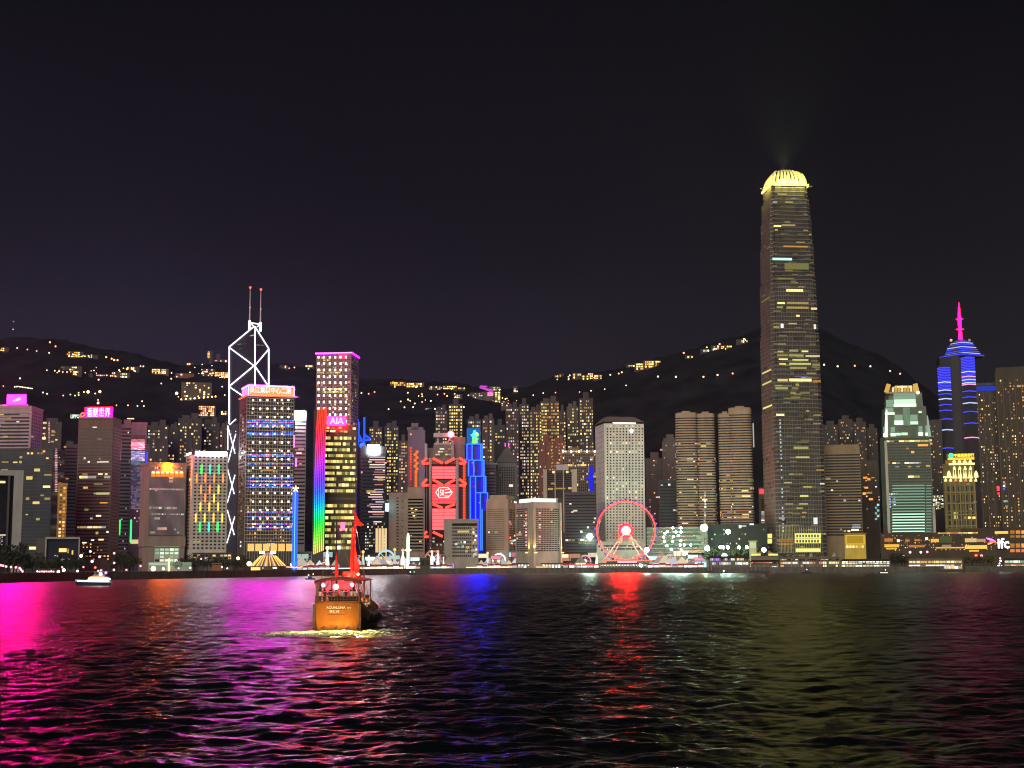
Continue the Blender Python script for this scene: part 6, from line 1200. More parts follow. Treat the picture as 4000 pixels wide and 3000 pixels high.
for k in range(5):
    for j,(y0,y1,m) in enumerate(((2072,2085,AMB),(2091,2100,AMB),(2107,2116,DIMW),(2123,2139,AMB),(2145,2157,em('window_coral',(1,.25,.10),.9,False)))): b.pplate('window','R',3946+k*22,3963+k*22,y0,y1,.5,m)
s=b.part('sign_board', MB().box(*b.rect('R',3893,3945,2098,2146)[:2],-1.2,-.05,b.at('R',3919,2146)[1],b.at('R',3919,2098)[1]), mat('mall_brown',(0,0,0))); b.text('ifc','R',3897,3942,2102,2142,1.5,em('sign_ifc_white',(.93,.97,1),4),s)
b.part('sign_ribbon', MB().tube([b.loc('R',*b.at('R',x,y),1) for x,y in ((3852,2102),(3864,2106),(3876,2109),(3890,2116))],[.5,1.2,1.0,.5]), em('ribbon_violet',(.75,.25,1),1.6)); b.part('sign_ribbon', MB().tube([b.loc('R',*b.at('R',x,y),1.4) for x,y in ((3858,2124),(3868,2119),(3880,2115),(3893,2122))],[.4,1.0,1.1,.5]), em('ribbon_red',(1,.16,.10),1.6)); b.part('sign_ribbon', MB().tube([b.loc('R',*b.at('R',x,y),1.8) for x,y in ((3858,2127),(3868,2123),(3879,2119))],[.3,.8,.3]), em('ribbon_gold',(1,.6,.15),1.3)); b.part('roof_block', MB().box(b.w*.50,b.w*.72,4,20,b.H,b.H+4).box(b.w*.785,b.w*1.0,3,20,b.H,b.H+3), mat('mall_brown',(0,0,0)))
b.done()
# ---- ferry piers
def pier(label,x0,x1,yt,Y,roofm,rows,yb=2226,posts=9,depth=34,cup=()):
    b=Bldg('ferry_pier',label,'ferry pier',x0,None,x1,yt,Y,None,mat('pier_timber',(.085,.075,.065)),depth,z0=1.6,body=False)
    z_e=b.z(yt); b.part('hall', MB().box(1,b.w-1,2,depth,-3,z_e-2.2), mat('pier_hall',(.15,.135,.11))); b.part('roof', MB().prism([(-1,-1),(b.w+1,-1),(b.w+1,depth),(-1,depth)],z_e-2.2,z_e,0,[(1.5,3),(b.w-1.5,3),(b.w-1.5,depth-4),(1.5,depth-4)]), roofm); b.part('deck', MB().box(-1,b.w+1,-2,1.95,-4.5,.6), mat('pier_deck',(.05,.045,.04)))
    for k in range(posts): u=1+(b.w-2)*k/(posts-1); b.part('post', MB().box(u-.25,u+.25,-.6,.2,.6,z_e-2.25), mat('pier_post',(.25,.23,.19)))
    for y0,y1,c,p,ms in rows: b.runs('R',x0+3,x1-3,y0,y1,1,.9,p,ms,(.5/c,1.4/c),int(x0+y0))
    for w in b.win: pass
    b.win=[(f,u0,u1,z0,z1,m,l) for f,u0,u1,z0,z1,m,l in b.win]
    for f,u0,u1,z0,z1,m,l in b.win: b.plate('window','R',(u0,u1,z0,z1),-1.7,m,.3)
    b.win=[]
    for x in cup:
        u,z=b.at('R',x,yt); b.part('cupola', MB().lathe([(1.9,-.6),(1.9,1.6),(1.2,3.0),(.2,4.6)],(u,8,z-.4),8), mat('cupola_plaster',(.26,.28,.18)))
    return b
PW=emat('pier_white',[(1,.95,.85),(.95,1,.85),(1,.80,.5)],.8,2.6,False); PG=emat('pier_gold',[(1,.62,.2),(1,.75,.35),(1,.5,.12)],.6,1.8,False); PV=emat('pier_violet',[(.35,.3,1),(.6,.8,1),(.9,.95,1),(.45,.2,.9)],.6,2.0,False); PR=emat('pier_red',[(1,.34,.14),(1,.5,.25),(1,.2,.12),(1,.72,.4)],.5,1.6,False)
droof=mat('pier_roof_dark',(.03,.032,.036)); troof=mat('pier_roof_tan',(.14,.115,.08))
pier('dark pier with two rows of violet and white square windows',2762,2928,2172,1345,droof,[(2176,2190,13,.55,[PV,PW,PG]),(2196,2206,13,.85,[PV,PW])],posts=14)
b=pier('gold gabled pier with a row of red lit windows',2929,3042,2188,1325,droof,[(2191,2200,9,.9,[PR]),(2211,2224,4,.5,[PW,GRNW])],posts=7)
for x0,x1,xs in ((2934,2973,0),(3001,3041,1)):
    pts=[b.loc('R',*b.at('R',x,y),.5) for x,y in ((x0,2171),(x1,2171),(x1 if not xs else x0,2151))]; n=MB(); n.v=[tuple(p) for p in pts]+[(p[0],p[1]+5,p[2]) for p in pts]; n.f=[(0,1,2),(5,4,3),(0,3,4,1),(1,4,5,2),(2,5,3,0)]; n.m=[0]*5
    b.part('gable', n, mat('gable_gold',(.34,.22,.06))); b.pplate('gable_light','R',x0+1,x1-2,2163,2170,.9,em('gable_glow',(1,.68,.15),1.5))
b.pplate('gable_wall','R',2934,3041,2172,2188,-.3,mat('pier_hall',(0,0,0)))
pier('broad pier with cream, red and gold windows and two small cupolas',3044,3282,2176,1320,troof,[(2179,2188,18,.75,[PG,PW,DIMW]),(2194,2203,16,.8,[PG,PW,PR]),(2206,2216,18,.45,[PG,PR,DIMW]),(2220,2225,8,.5,[AMB,WHT])],posts=17,cup=(3169,3260))
pier('white lit pier with two bright unbroken rows of windows',3284,3480,2184,1318,droof,[(2191,2197,6,1,[PW]),(2198,2204,14,.7,[PG,GRNW]),(2208,2213,7,1,[PW]),(2213,2223,16,.8,[GRNW,PG])],posts=15)
pier('long yellow lit pier under a broad tan roof',3546,3762,2182,1318,troof,[(2187,2200,7,1,[PG]),(2206,2211,9,.8,[PW]),(2211,2222,14,.95,[PG,PW])],posts=15)
pier('rightmost pier with green and orange lit bays',3920,4090,2180,1350,droof,[(2189,2198,6,.8,[GRNW,PW]),(2205,2218,8,.9,[AMB,PG])],posts=10)
# ---- circus tent
Y=1150; b=Bldg('circus_tent','striped circus tent with golden lit edges on the quay','circus tent',978,None,1116,2211,Y,None,mat('tent_base',(.10,.07,.06)),30,body=False)
R=b.w/2; zb=b.z(2212); zr=b.z(2172); za=b.z(2156); cols=[mat('tent_brown',(.20,.09,.06)),mat('tent_cream',(.55,.47,.40))]
mb=MB(); N=24
for q in range(N):
    a0,a1=2*math.pi*q/N,2*math.pi*(q+1)/N
    for (r0,z0),(r1,z1) in (((R,zb),(R*.42,zr)),((R*.42,zr),(.3,za))): mb.quad((R+r0*math.cos(a0),R+r0*math.sin(a0),z0),(R+r0*math.cos(a1),R+r0*math.sin(a1),z0),(R+r1*math.cos(a1),R+r1*math.sin(a1),z1),(R+r1*math.cos(a0),R+r1*math.sin(a0),z1),q%2)
b.part('canopy', mb, cols); b.part('side_wall', MB().lathe([(R*.97,-1),(R*.97,zb-.1)],(R,R,0),24), mat('tent_base',(0,0,0)))
for q in range(12):
    a=math.pi*(1.02+q/11*.96); b.part('light_rib', MB().tube([(R+(r+.25)*math.cos(a),R+(r+.25)*math.sin(a),z+.2) for r,z in ((R,zb),(R*.42,zr))],.34,0,6), em('rib_gold',(1,.52,.12),1.8))
for x in (1018,1029,1062,1073): b.part('crown_glow', MB().ball(b.loc('R',*b.at('R',x,2157),-12),1.1), L_LAMP)
b.pplate('entrance_light','R',980,1022,2216,2228,-2,em('entry_gold',(1,.62,.14),1.8)); b.pplate('entrance_light','R',1026,1082,2216,2221,-1,L_WHT); b.done()
# ---- drop tower
b=Bldg('drop_tower','tall thin blue lit drop tower ride topped by a gold star','drop tower',1145,None,1161,1912,1180,None,mat('ride_steel',(.08,.08,.14)),4)
b.part('light_column', MB().box(b.w*.28,b.w*.5,-.9,-.05,1,b.H-1), em('column_sky',(.05,.22,1),4)); b.part('light_column', MB().box(-.6,b.w*.2,-.7,-.05,1,b.H-1), em('column_cobalt',(.02,.06,1),3)); b.part('light_column', MB().box(b.w*.58,b.w+.5,-.7,-.05,1,b.H-1), em('column_cobalt',(0,0,0),1))
cx=b.w/2
for k in range(5): a=math.pi/2+k*2*math.pi/5; b.part('star_arm', MB().bar((cx,-1,b.H+.5),(cx+2.6*math.cos(a),-1,b.H+.5+2.6*math.sin(a)),1.0), em('star_cream',(1,.72,.25),3))
for k in range(6): a=math.pi*k/5; b.part('base_arm', MB().bar((cx,-1.5,2.6),(cx+7*math.cos(a),-1.5-1.5*math.sin(a),3.4),.7), em('arm_peach',(1,.50,.22),2)); 
b.part('gondola', MB().lathe([(2.4,0),(3.0,.6),(3.0,1.8),(2.0,2.2)],(cx,1.5,5),12), L_BLU2); b.done()
# ---- white lit tower ride
b=Bldg('tower_ride','white lit pillar ride with a disc halfway up','tower ride',1588,None,1600,2084,1430,None,mat('ride_white',(.6,.62,.55)),3,body=False)
b.part('pillar', MB().lathe([(1.5,-1),(1.3,b.z(2150)),(1.5,b.z(2149)),(1.5,b.z(2100)),(1.0,b.z(2086)),(.3,b.z(2082))],(b.w/2,1.5,0),12), em('pillar_glow',(.88,1,.72),2.2)); b.part('disc', MB().lathe([(1.6,0),(3.4,.7),(3.4,1.9),(1.5,2.4)],(b.w/2,1.5,b.z(2154)),14), em('disc_cream',(1,.85,.6),1.6)); b.done()
# ---- observation wheel
WY_=1500; c=P(2445,2073,WY_); Rw=(P(2559,2073,WY_).x-c.x)
wh=thing('observation_wheel','red lit observation wheel with a glowing hub and A-shaped legs','observation wheel',(c.x,WY_,GZ),math.atan2(-c.x,WY_)*0)
hz=c.z-GZ; rimm=em('rim_red',(1,.075,.06),3.0)
for yo in (-1.2,1.2):
    MB().tube([(Rw*math.cos(a),yo,hz+Rw*math.sin(a)) for a in [2*math.pi*k/72 for k in range(73)]],.72 if yo<0 else .4,0,6).obj('rim',rimm,wh)
MB().tube([((Rw-2)*math.cos(a),0,hz+(Rw-2)*math.sin(a)) for a in [2*math.pi*k/72 for k in range(73)]],.25,0,5).obj('inner_rim',mat('wheel_steel',(.35,.2,.2)),wh)
for k in range(21):
    a=2*math.pi*k/21; MB().bar((1.5*math.cos(a),0,hz+1.5*math.sin(a)),((Rw-.8)*math.cos(a),0,hz+(Rw-.8)*math.sin(a)),.09).obj('spoke',mat('spoke_steel',(.16,.12,.12)),wh)
gm_=MB().lathe([(.25,1.2),(1.0,.9),(1.15,0),(1.0,-.9),(.25,-1.2)],(0,0,0),8).mesh('gondola',emat('gondola_violet',[(.30,.16,.9),(.20,.16,.45),(.5,.2,.8)],.25,1.0,False))
for k in range(42):
    a=2*math.pi*(k+.5)/42; link('gondola',gm_,wh,((Rw+1.9)*math.cos(a),0,hz+(Rw+1.9)*math.sin(a)))
MB().lathe([(.2,-1.6),(3.0,-1.5),(4.6,-.4),(4.6,.4),(3.0,1.5),(.2,1.6)],(0,0,0),20).obj('hub',em('hub_glow',(1,.80,.30),6),wh,(0,-1.5,hz)).rotation_euler=(math.pi/2,0,0)
MB().lathe([(.2,0),(7.4,0),(7.4,.8),(.2,.9)],(0,0,0),20).obj('hub_light_block',mat('light_block_dark',(.05,.03,.03)),wh,(0,.6,hz)).rotation_euler=(-math.pi/2,0,0)  # dark disc added behind the hub to stop its light going backward
MB().lathe([(4.7,-.5),(6.3,-.3),(6.3,.3),(4.7,.5)],(0,0,0),20).obj('hub_halo',em('hub_halo_red',(1,.00003,.0001),4200),wh,(0,-.6,hz)).rotation_euler=(math.pi/2,0,0)  # glowing ring added for the hub's red halo and its water streak
legm=mat('leg_pink_white',(.62,.34,.30),.5)
zb=P(2445,2190,WY_).z-GZ
for x0,x1,yo in ((-6,-27,-6),(-3,-18,5),(6,28,-6),(3,18.5,5)):
    MB().tube([(x0*.25,yo*.25,hz-2),(x1*.92,yo,zb)],[.8,.62],0,8).obj('leg',legm,wh)
MB().tube([(-27,-6,zb),(28,-6,zb)],.5,0,6).obj('base_beam',em('base_rose',(1,.25,.16),1.2),wh)
MB().box(-21,25,-9,9,-.5,zb-.6).obj('platform',mat('platform_dark',(.06,.05,.05)),wh); MB().box(-10,10,-9.4,-9.05,zb-2.2,zb-.7).obj('light_strip',em('strip_pink',(1,.35,.5),2.2),wh)
for s_ in (-1,1):
    for yo in (-5,6): MB().bar((s_*(24),yo,0),(s_*19,yo,zb+6),.5).obj('brace',em('base_rose',(0,0,0),1),wh)
# ---- lit colonnade along the quay in front of the wheel and the hotels
def colonnade(label,x0,x1,Y,n,m):
    b=Bldg('quay_pergola',label,'pergola',x0,None,x1,2203,Y,None,mat('pergola_dark',(.06,.055,.05)),7,body=False)
    z=b.z(2203); b.part('roof', MB().box(-1,b.w+1,-.5,7,z,z+.9), mat('pergola_dark',(0,0,0))); b.part('lit_wall', MB().box(0,b.w,6.2,6.8,-1,z-.05), mat('pergola_wall',(.30,.28,.24)))
    for k in range(n): u=b.w*(k+.5)/n; b.part('post', MB().box(u-.55,u+.55,.2,1.2,-1,z-.05), mat('pergola_post',(.55,.53,.47))); b.part('post_lamp', MB().ball((u+1.7,1.0,z-1.4),.7,0,8,5), m)
    return b
PL=emat('pergola_lamp',[(1,.9,.7),(1,.98,.9),(.9,1,.8),(1,.75,.45)],1.2,4,False)
colonnade('row of white lit posts under a thin roof in front of the golden pillared hotel',2003,2196,1475,16,PL); colonnade('row of lit posts under the observation wheel platform',2340,2552,1475,19,PL)
# ---- fairground
def rndcol(n): return n
FA=emat('fair_white',[(1,.93,.8),(1,1,.95),(.85,.92,1),(1,.82,.55)],.5,2.4,True); FB=emat('fair_mix',[(1,.5,.3),(.75,.45,1),(.5,.85,1),(1,.9,.6),(1,.35,.45),(.7,1,.8)],.5,2.2,False)
FC=emat('fair_gold',[(1,.7,.25),(1,.55,.12),(1,.85,.5)],.9,2.6,True); cloth=[mat('awning_red',(.35,.05,.04)),mat('awning_white',(.65,.62,.55)),mat('awning_blue',(.06,.10,.30)),mat('awning_gold',(.5,.34,.08))]; dark=mat('stall_frame',(.05,.045,.05))
FD=emat('tent_glow',[(1,.88,.72),(.85,.9,1),(1,.75,.85),(1,.8,.5)],.22,1.0,False)
def t_stall(kind):
    if kind=='game_stall':
        t=thing('game_stall','x','stall'); MB().box(-2.6,2.6,.4,3.6,-.3,3.2).obj('booth',dark,t); MB().box(-2.4,2.4,.2,.38,.9,2.9).obj('lit_front',FA,t); MB().prism([(-3,-.6),(3,-.6),(3,3.9),(-3,3.9)],3.25,4.6,0,[(-2.8,1.4),(2.8,1.4),(2.8,1.8),(-2.8,1.8)]).obj('awning',cloth[0],t); MB().box(-2.5,2.5,-.2,.15,-.3,.85).obj('counter',cloth[1],t)
    elif kind=='marquee':
        t=thing('marquee','x','tent'); MB().box(-2.9,2.9,0,5.6,-.3,3.0).obj('lit_wall',FB,t); MB().prism([(-3.2,-.3),(3.2,-.3),(3.2,5.9),(-3.2,5.9)],3.05,7.2,0,[(-.15,2.7),(.15,2.7),(.15,2.9),(-.15,2.9)]).obj('canopy',FD,t); MB().tube([(0,2.8,7.1),(0,2.8,8.4)],.1).obj('finial',dark,t)
    elif kind=='light_pylon':
        t=thing('light_pylon','x','light pylon'); MB().lathe([(1.3,-.3),(1.1,2),(.7,7),(.25,10.5)],(0,0,0),8).obj('shaft',FA,t); MB().ball((0,0,11),.9,0,8,6).obj('cap_lamp',FC,t); MB().box(-1.6,1.6,-1.6,1.6,-.4,.6).obj('base',dark,t)
    elif kind=='sign_gantry':
        t=thing('sign_gantry','x','sign gantry'); MB().box(-3.4,-3.0,-.2,.2,-.3,6.1).obj('post',dark,t); MB().box(3.0,3.4,-.2,.2,-.3,6.1).obj('post',dark,t); MB().box(-3.6,3.6,-.4,.4,6.15,9.2).obj('sign_box',dark,t); MB().box(-3.4,3.4,-.6,-.42,6.4,8.9).obj('sign_face',FB,t)
    elif kind=='swing_ride':
        t=thing('swing_ride','x','ride'); MB().lathe([(.8,-.3),(.6,7)],(0,0,0),8).obj('mast',dark,t); MB().lathe([(.6,7),(5.2,8.4),(5.0,9.2),(.5,10.8)],(0,0,0),16).obj('canopy',FC,t)
        for k in range(10): a=2*math.pi*k/10; MB().bar((4.6*math.cos(a),4.6*math.sin(a),8.3),(5.2*math.cos(a),5.2*math.sin(a),3.5),.35).obj('seat_chain',FB,t)
    else:
        t=thing('light_ring_ride','x','ride'); MB().tube([(4.3*math.cos(a),0,5.4+4.3*math.sin(a)) for a in [2*math.pi*k/24 for k in range(25)]],.55,0,6).obj('light_ring',FB,t); MB().ball((0,0,5.4),1.5,0,10,6).obj('hub',FA,t)
        for k in range(8): a=2*math.pi*k/8; MB().bar((0,0,5.4),(4.3*math.cos(a),0,5.4+4.3*math.sin(a)),.25).obj('spoke',FB,t)
        MB().bar((-2.6,.8,-.3),(0,.8,5.4),.5).bar((2.6,.8,-.3),(0,.8,5.4),.5).obj('stand',dark,t)
    return t
TP={}
def place(kind,px,back,label,group,sc=1.0):
    Y=shoreY(px)+back; loc=(gx(px,Y),Y,GZ)
    if kind not in TP: TP[kind]=t_stall(kind); o=TP[kind]; o.location=loc; o.scale=(sc,)*3
    else: o=copy_tree(TP[kind],loc,random.uniform(-.15,.15),sc)
    o['label']=label
    if group: o['group']=group
    elif 'group' in o: del o['group']
    return o
SEC=[(1165,1320,'between the drop tower and the gold windowed pavilion'),(1385,1425,'beside the junk red mast'),(1430,1585,'in front of the long hall with lit shop fronts'),(1605,1760,'around the dark olive kiosk'),(1870,2000,'before the beige hotel with ruled floors'),(2005,2200,'behind the lit posts before the golden pillared hotel'),(2205,2340,'between the golden pillared hotel and the wheel'),(2535,2690,'between the wheel and the green terraces'),(2692,2760,'next to the dark violet windowed pier')]
rs=random.Random(77)
for (x0,x1,w) in SEC:
    x=x0+4; k=0
    while x<x1:
        place('game_stall',x,14+rs.uniform(0,14),'lit game stall with an awning '+w,'game stalls '+w,rs.uniform(.85,1.15)); x+=rs.uniform(19,27)
    x=x0+16; kk=0
    while x<x1:
        kd=('sign_gantry','marquee','light_ring_ride')[kk%3]; kk+=1
        place(kd,x,88+rs.uniform(0,25),{'marquee':'tall back row tent ','sign_gantry':'tall back row sign ','light_ring_ride':'back row light ring '}[kd]+w,{'marquee':'tall tents behind the stalls ','sign_gantry':'high signs behind the stalls ','light_ring_ride':'light rings behind the stalls '}[kd]+w,rs.uniform(1.3,2.0)); x+=rs.uniform(26,38)
    x=x0+10
    while x<x1:
        kd=rs.choice(['marquee','marquee','sign_gantry','light_pylon','marquee'])
        place(kd,x,42+rs.uniform(0,25),{'marquee':'glowing peaked tent ','sign_gantry':'lit sign on two posts ','light_pylon':'glowing tapered light pylon '}[kd]+w,{'marquee':'peaked tents ','sign_gantry':'sign gantries ','light_pylon':'light pylons '}[kd]+w,rs.uniform(.9,1.9)); x+=rs.uniform(22,40)
for px,bk,kd,l,sc in ((1269,30,'light_ring_ride','violet light ring ride left of the gold windowed pavilion',.75),(1212,30,'swing_ride','swing ride with glowing canopy right of the drop tower',.7),(1510,62,'swing_ride','swing ride before the hall with lit shop fronts',.8),(1905,60,'light_pylon','tallest white light pylon at the left of the beige hotel',1.5),(2014,70,'light_ring_ride','light ring ride between the two hotels',.8),(2104,60,'light_ring_ride','light ring ride under the golden pillared hotel',.9),(2150,75,'swing_ride','swing ride at the right foot of the golden pillared hotel',.8),(2262,60,'swing_ride','swing ride left of the observation wheel',.7),(2600,60,'light_ring_ride','light ring ride below the floodlight cluster',.75),(2700,55,'swing_ride','swing ride beside the violet windowed pier',.7)): place(kd,px,bk,l,None,sc)
# strings of white light along the quay edge
for x0,x1,m,l in ((1216,1382,em('edge_light_white',(.95,.95,1),1.7),'white light strip along the quay behind the junk masts'),(1408,1545,em('edge_light_cream',(1,.92,.62),1.7),'cream light strip along the quay right of the junk masts'),(1688,1752,em('edge_light_white',(0,0,0),1),'short white light strip right of the dark olive kiosk'),(1822,1986,em('edge_light_warm',(1,.80,.45),2),'warm light strip before the city hall block')):
    Ya=shoreY(x0)+6; Yb=shoreY(x1)+6; a=Vector((gx(x0,Ya),Ya,GZ+1.3)); c_=Vector((gx(x1,Yb),Yb,GZ+1.3)); t=thing('light_rail',l,'light rail',a,0)
    MB().bar((0,0,.4),c_-a+Vector((0,0,.4)),.9).obj('light_strip',m,t); mb=MB(); n=10
    for k in range(n+1): q=(c_-a)*(k/n); mb.bar(q+Vector((0,.3,-1.4)),q+Vector((0,.3,.2)),.2)
    mb.obj('rail_posts',black,t)
# ================================================================== BOATS
JK=thing('junk_boat','wooden red sailed junk with a golden brown lit stern heading for the far shore','junk boat',(JUNK[0],JUNK[1],0),-.055); JK.scale=(.89,)*3
hullm=mat('hull_timber',(.13,.065,.035),.55,0,.35,1.5); sternm=mat('stern_timber',(.40,.125,.008),.5,0,.22,.9); deckm=mat('deck_timber',(.16,.085,.045),.6,0,.3,1.2)
redcl=mat('sail_red',(.62,.035,.022),.8,0,.15,.8); darkcl=mat('sail_plum',(.05,.012,.06),.8); canm=mat('canopy_cloth',(.10,.022,.022),.8); ropem=mat('rope',(.25,.2,.15),.9); trim=mat('trim_timber',(.20,.085,.03),.5)
ST=[(0,3.5,4.45),(2,3.72,4.2),(5,3.9,3.6),(10,4.0,3.0),(16,3.9,2.9),(21,3.2,3.3),(25,1.9,3.9),(28,.3,4.5)]
mb=MB(); prof=[(-.9,.55),(-.3,.80),(.5,.97),(1.6,1.07),(2.6,1.06)]
rings=[]
for y,hb,hz_ in ST:
    r=[(hb*k,y if z>0 else y+.0,z*(hz_/3.4 if z>0 else 1)) for z,k in prof]+[(hb,y,hz_)]
    rings.append(r)
n=len(rings[0])
for r in rings: mb.v+=[(-x,y,z) for x,y,z in reversed(r)]+r
for i in range(len(rings)-1):
    for k in range(2*n-1): a=i*2*n+k; mb.f.append((a,a+1,a+1+2*n,a+2*n)); mb.m.append(0)
mb.f.append(tuple(range(2*n-1,-1,-1))); mb.m.append(0)
hull=mb.obj('hull',hullm,JK)
mb=MB(); NX=14; zl=lambda x:next((z0+(z1-z0)*(abs(x)-a)/(b_-a) for (a,z0),(b_,z1) in zip(((0,-.9),(1.93,-.9),(2.8,-.3),(3.4,.65),(3.46,2.0)),((1.93,-.9),(2.8,-.3),(3.4,.65),(3.46,2.0),(3.6,4.4))) if abs(x)<=b_),4.3)
for q in range(NX+1):
    x=-3.45+6.9*q/NX; cy_=-.08-.42*(1-(x/3.5)**2); mb.v+=[(x,cy_,zl(x)),(x,cy_-.02,zl(x)*.5+2.2),(x,cy_-.06,4.45),(x,.05,4.45),(x,.05,zl(x))]
for q in range(NX):
    for k in range(4): a=q*5+k; mb.f.append((a,a+1,a+6,a+5)); mb.m.append(0)
tr=mb.obj('transom',sternm,JK)
for k,z in enumerate((.9,1.75,2.6,3.35)): MB().box(-1.3,1.3,-.56,-.50,z-.03,z+.03).obj('plank_seam',hullm,tr)
MB().box(-3.6,3.6,-.62,-.0,4.46,4.6).obj('stern_rail',trim,tr); MB().box(-3.75,-3.4,-.45,-.31,.3,4.14).obj('corner_post',hullm,tr); MB().box(3.4,3.75,-.45,-.31,.3,4.14).obj('corner_post',hullm,tr)
txm=mat('sign_paint',(.85,.80,.62),.5,0,.05)
link('lettering',text_mesh('AQUALUNA',txm,.02),tr,(-.15,-.56,3.62),(math.pi/2,0,0),(3.0,.46,1)); link('lettering',text_mesh('張保仔',txm,.02),tr,(-.35,-.56,3.02),(math.pi/2,0,0),(1.55,.46,1)); MB().ball((1.75,-.48,3.6),.13,0,8,5).ball((2.1,-.44,3.6),.13,0,8,5).obj('badge',txm,tr)
# decks, rails, cabin, canopy
MB().prism([(-3.4,.1),(3.4,.1),(4.2,8),(4.25,14),(-4.25,14),(-4.2,8)],2.7,2.85).obj('main_deck',deckm,JK); MB().prism([(-3.4,.05),(3.4,.05),(3.9,6.5),(-3.9,6.5)],4.2,4.35).obj('stern_deck',deckm,JK)
cab=MB().box(-2.6,2.6,6.7,15,2.9,5.3).obj('cabin',mat('cabin_timber',(.06,.025,.015),.6),JK); 
for k in range(4): MB().box(-2.75,-2.62,7.2+k*1.9,8.6+k*1.9,3.7,4.8).obj('cabin_window',em('cabin_amber',(1,.42,.10),1.2),cab); MB().box(2.62,2.75,7.2+k*1.9,8.6+k*1.9,3.7,4.8).obj('cabin_window',em('cabin_amber',(0,0,0),1),cab)
for sx_ in (-1,1):
    mb=MB(); 
    for k in range(9): x=sx_*(3.45+.4*min(1,k*.8/5)); mb.bar((x,.1+k*.8,4.35),(x,.1+k*.8,5.35),.09)
    mb.bar((sx_*3.45,.1,5.35),(sx_*3.9,6.5,5.35),.13).bar((sx_*3.45,.1,4.85),(sx_*3.9,6.5,4.85),.07); mb.obj('side_rail',trim,JK)
mb=MB(); mb.bar((-3.45,.05,5.35),(3.45,.05,5.35),.13).bar((-3.45,.05,4.9),(3.45,.05,4.9),.07)
for k in range(15): mb.bar((-3.4+k*.486,.05,4.45),(-3.4+k*.486,.05,5.35),.07)
mb.obj('stern_balustrade',trim,JK)
for x in (-3.2,3.2):
    for y in (.6,6.2,12.5): MB().bar((x,y,4.3 if y<7 else 2.8),(x,y,7.9),.14).obj('canopy_post',trim,JK)
can=MB(); ny=8
for i in range(ny):
    for y0,y1 in ((.3,13.2),):
        a0,a1=-1+2*i/ny,-1+2*(i+1)/ny; h=lambda a:7.75+.55*(1-a*a)
        can.quad((a0*3.7,y0,h(a0)),(a1*3.7,y0,h(a1)),(a1*3.7,y1,h(a1)),(a0*3.7,y1,h(a0))); can.quad((a0*3.7,y1,h(a0)-.1),(a1*3.7,y1,h(a1)-.1),(a1*3.7,y0,h(a1)-.1),(a0*3.7,y0,h(a0)-.1)); can.quad((a0*3.7,y0,h(a0)-.45-.1*(i%2)),(a1*3.7,y0,h(a1)-.45-.1*(i%2)),(a1*3.7,y0,h(a1)),(a0*3.7,y0,h(a0)))
can.obj('canopy',canm,JK)
MB().box(-3.62,-3.58,1.0,6.0,5.4,7.6).obj('side_curtain',mat('clear_curtain',(.30,.24,.30),.4),JK)
MB().bar((3.75,1,5.3),(4.0,9,4.2),.12).bar((3.6,.8,7.7),(4.15,2.5,3.9),.10).bar((4.2,2.5,3.9),(4.5,8,3.0),.5,0,.25).obj('gangway',mat('gangway_paint',(.5,.44,.36)),JK)
for (y,z,sz) in ((4,1.9,.55),(8,1.6,.6),(12,1.6,.6),(16,1.8,.55)): MB().ball((4.05,y,z),sz,0,10,6,1.25).obj('fender',mat('fender_rubber',(.02,.02,.02)),JK); MB().ball((-4.05,y,z),sz,0,10,6,1.25).obj('fender',mat('fender_rubber',(0,0,0)),JK)
# masts and sails
def spar(name,a,b_,r0,r1,m=None): return MB().tube([a,b_],[r0,r1],0,8).obj(name,m or trim,JK)
mast=spar('main_mast',(.15,14,2.8),(0.2,14,19.3),.24,.10,redcl); mz=spar('mizzen_mast',(-.75,3.2,4.3),(-.9,3.2,17.2),.16,.07,mat('mast_dark',(.05,.03,.03))); spar('fore_mast',(.2,23,3.4),(.4,23.4,8.8),.18,.08,redcl)
def sail(name,pts,th,m,y,parent):
    mb=MB(); k=len(pts); mb.v=[(x,y-th*.5+.06*math.sin(z*2),z) for x,z in pts]+[(x,y+th*.5,z) for x,z in pts]; mb.f=[tuple(range(k)),tuple(reversed(range(k,2*k)))]+[(i,i+k,(i+1)%k+k,(i+1)%k) for i in range(k)]; mb.m=[0]*(k+2); return mb.obj(name,m,parent)
sail('pennant_sail',[(.15,19.0),(.35,18.9),(.75,17.9),(1.2,17.2),(1.85,16.7),(1.3,16.55),(.7,16.6),(.15,16.45)],.05,redcl,13.9,mast)
for z0 in (16.9,17.4,17.9,18.4): MB().bar((.15,13.85,z0),(.15+(19-z0)*.62,13.85,z0-.12),.05).obj('batten',mat('batten_dark',(.1,.01,.01)),mast)
sail('furled_sail',[(-.38,8.6),(-.33,11),(-.30,14),(-.22,16.3),(0,16.3),(.02,14),(.05,11),(.1,8.6)],.5,redcl,13.8,mast)
sail('furled_sail',[(.45,8.2),(.35,10),(.30,12.2),(.42,13.6),(.62,12.4),(.9,11),(1.15,9.8),(1.25,8.6),(1.0,8.1)],.6,redcl,13.3,mast)
bun=MB(); 
for k in range(7): bun.ball((-1.1+k*.38,12.4+.15*math.sin(k*2),8.55+.16*math.cos(k*1.7)),.62 if 0<k<6 else .42,0,10,6)
tag(bun.obj('sail_bundle',redcl,JK,smooth=True))
sail('upper_sail',[(-.85,17.0),(-.62,16.2),(-.25,15.2),(.05,14.1),(-.88,14.0)],.06,darkcl,3.15,mz)
sail('furled_sail',[(-.95,7.9),(-.98,9.5),(-.92,11.3),(-.75,12.3),(-.62,11.2),(-.48,9.5),(-.42,7.9)],.35,redcl,3.1,mz)
mb=MB()
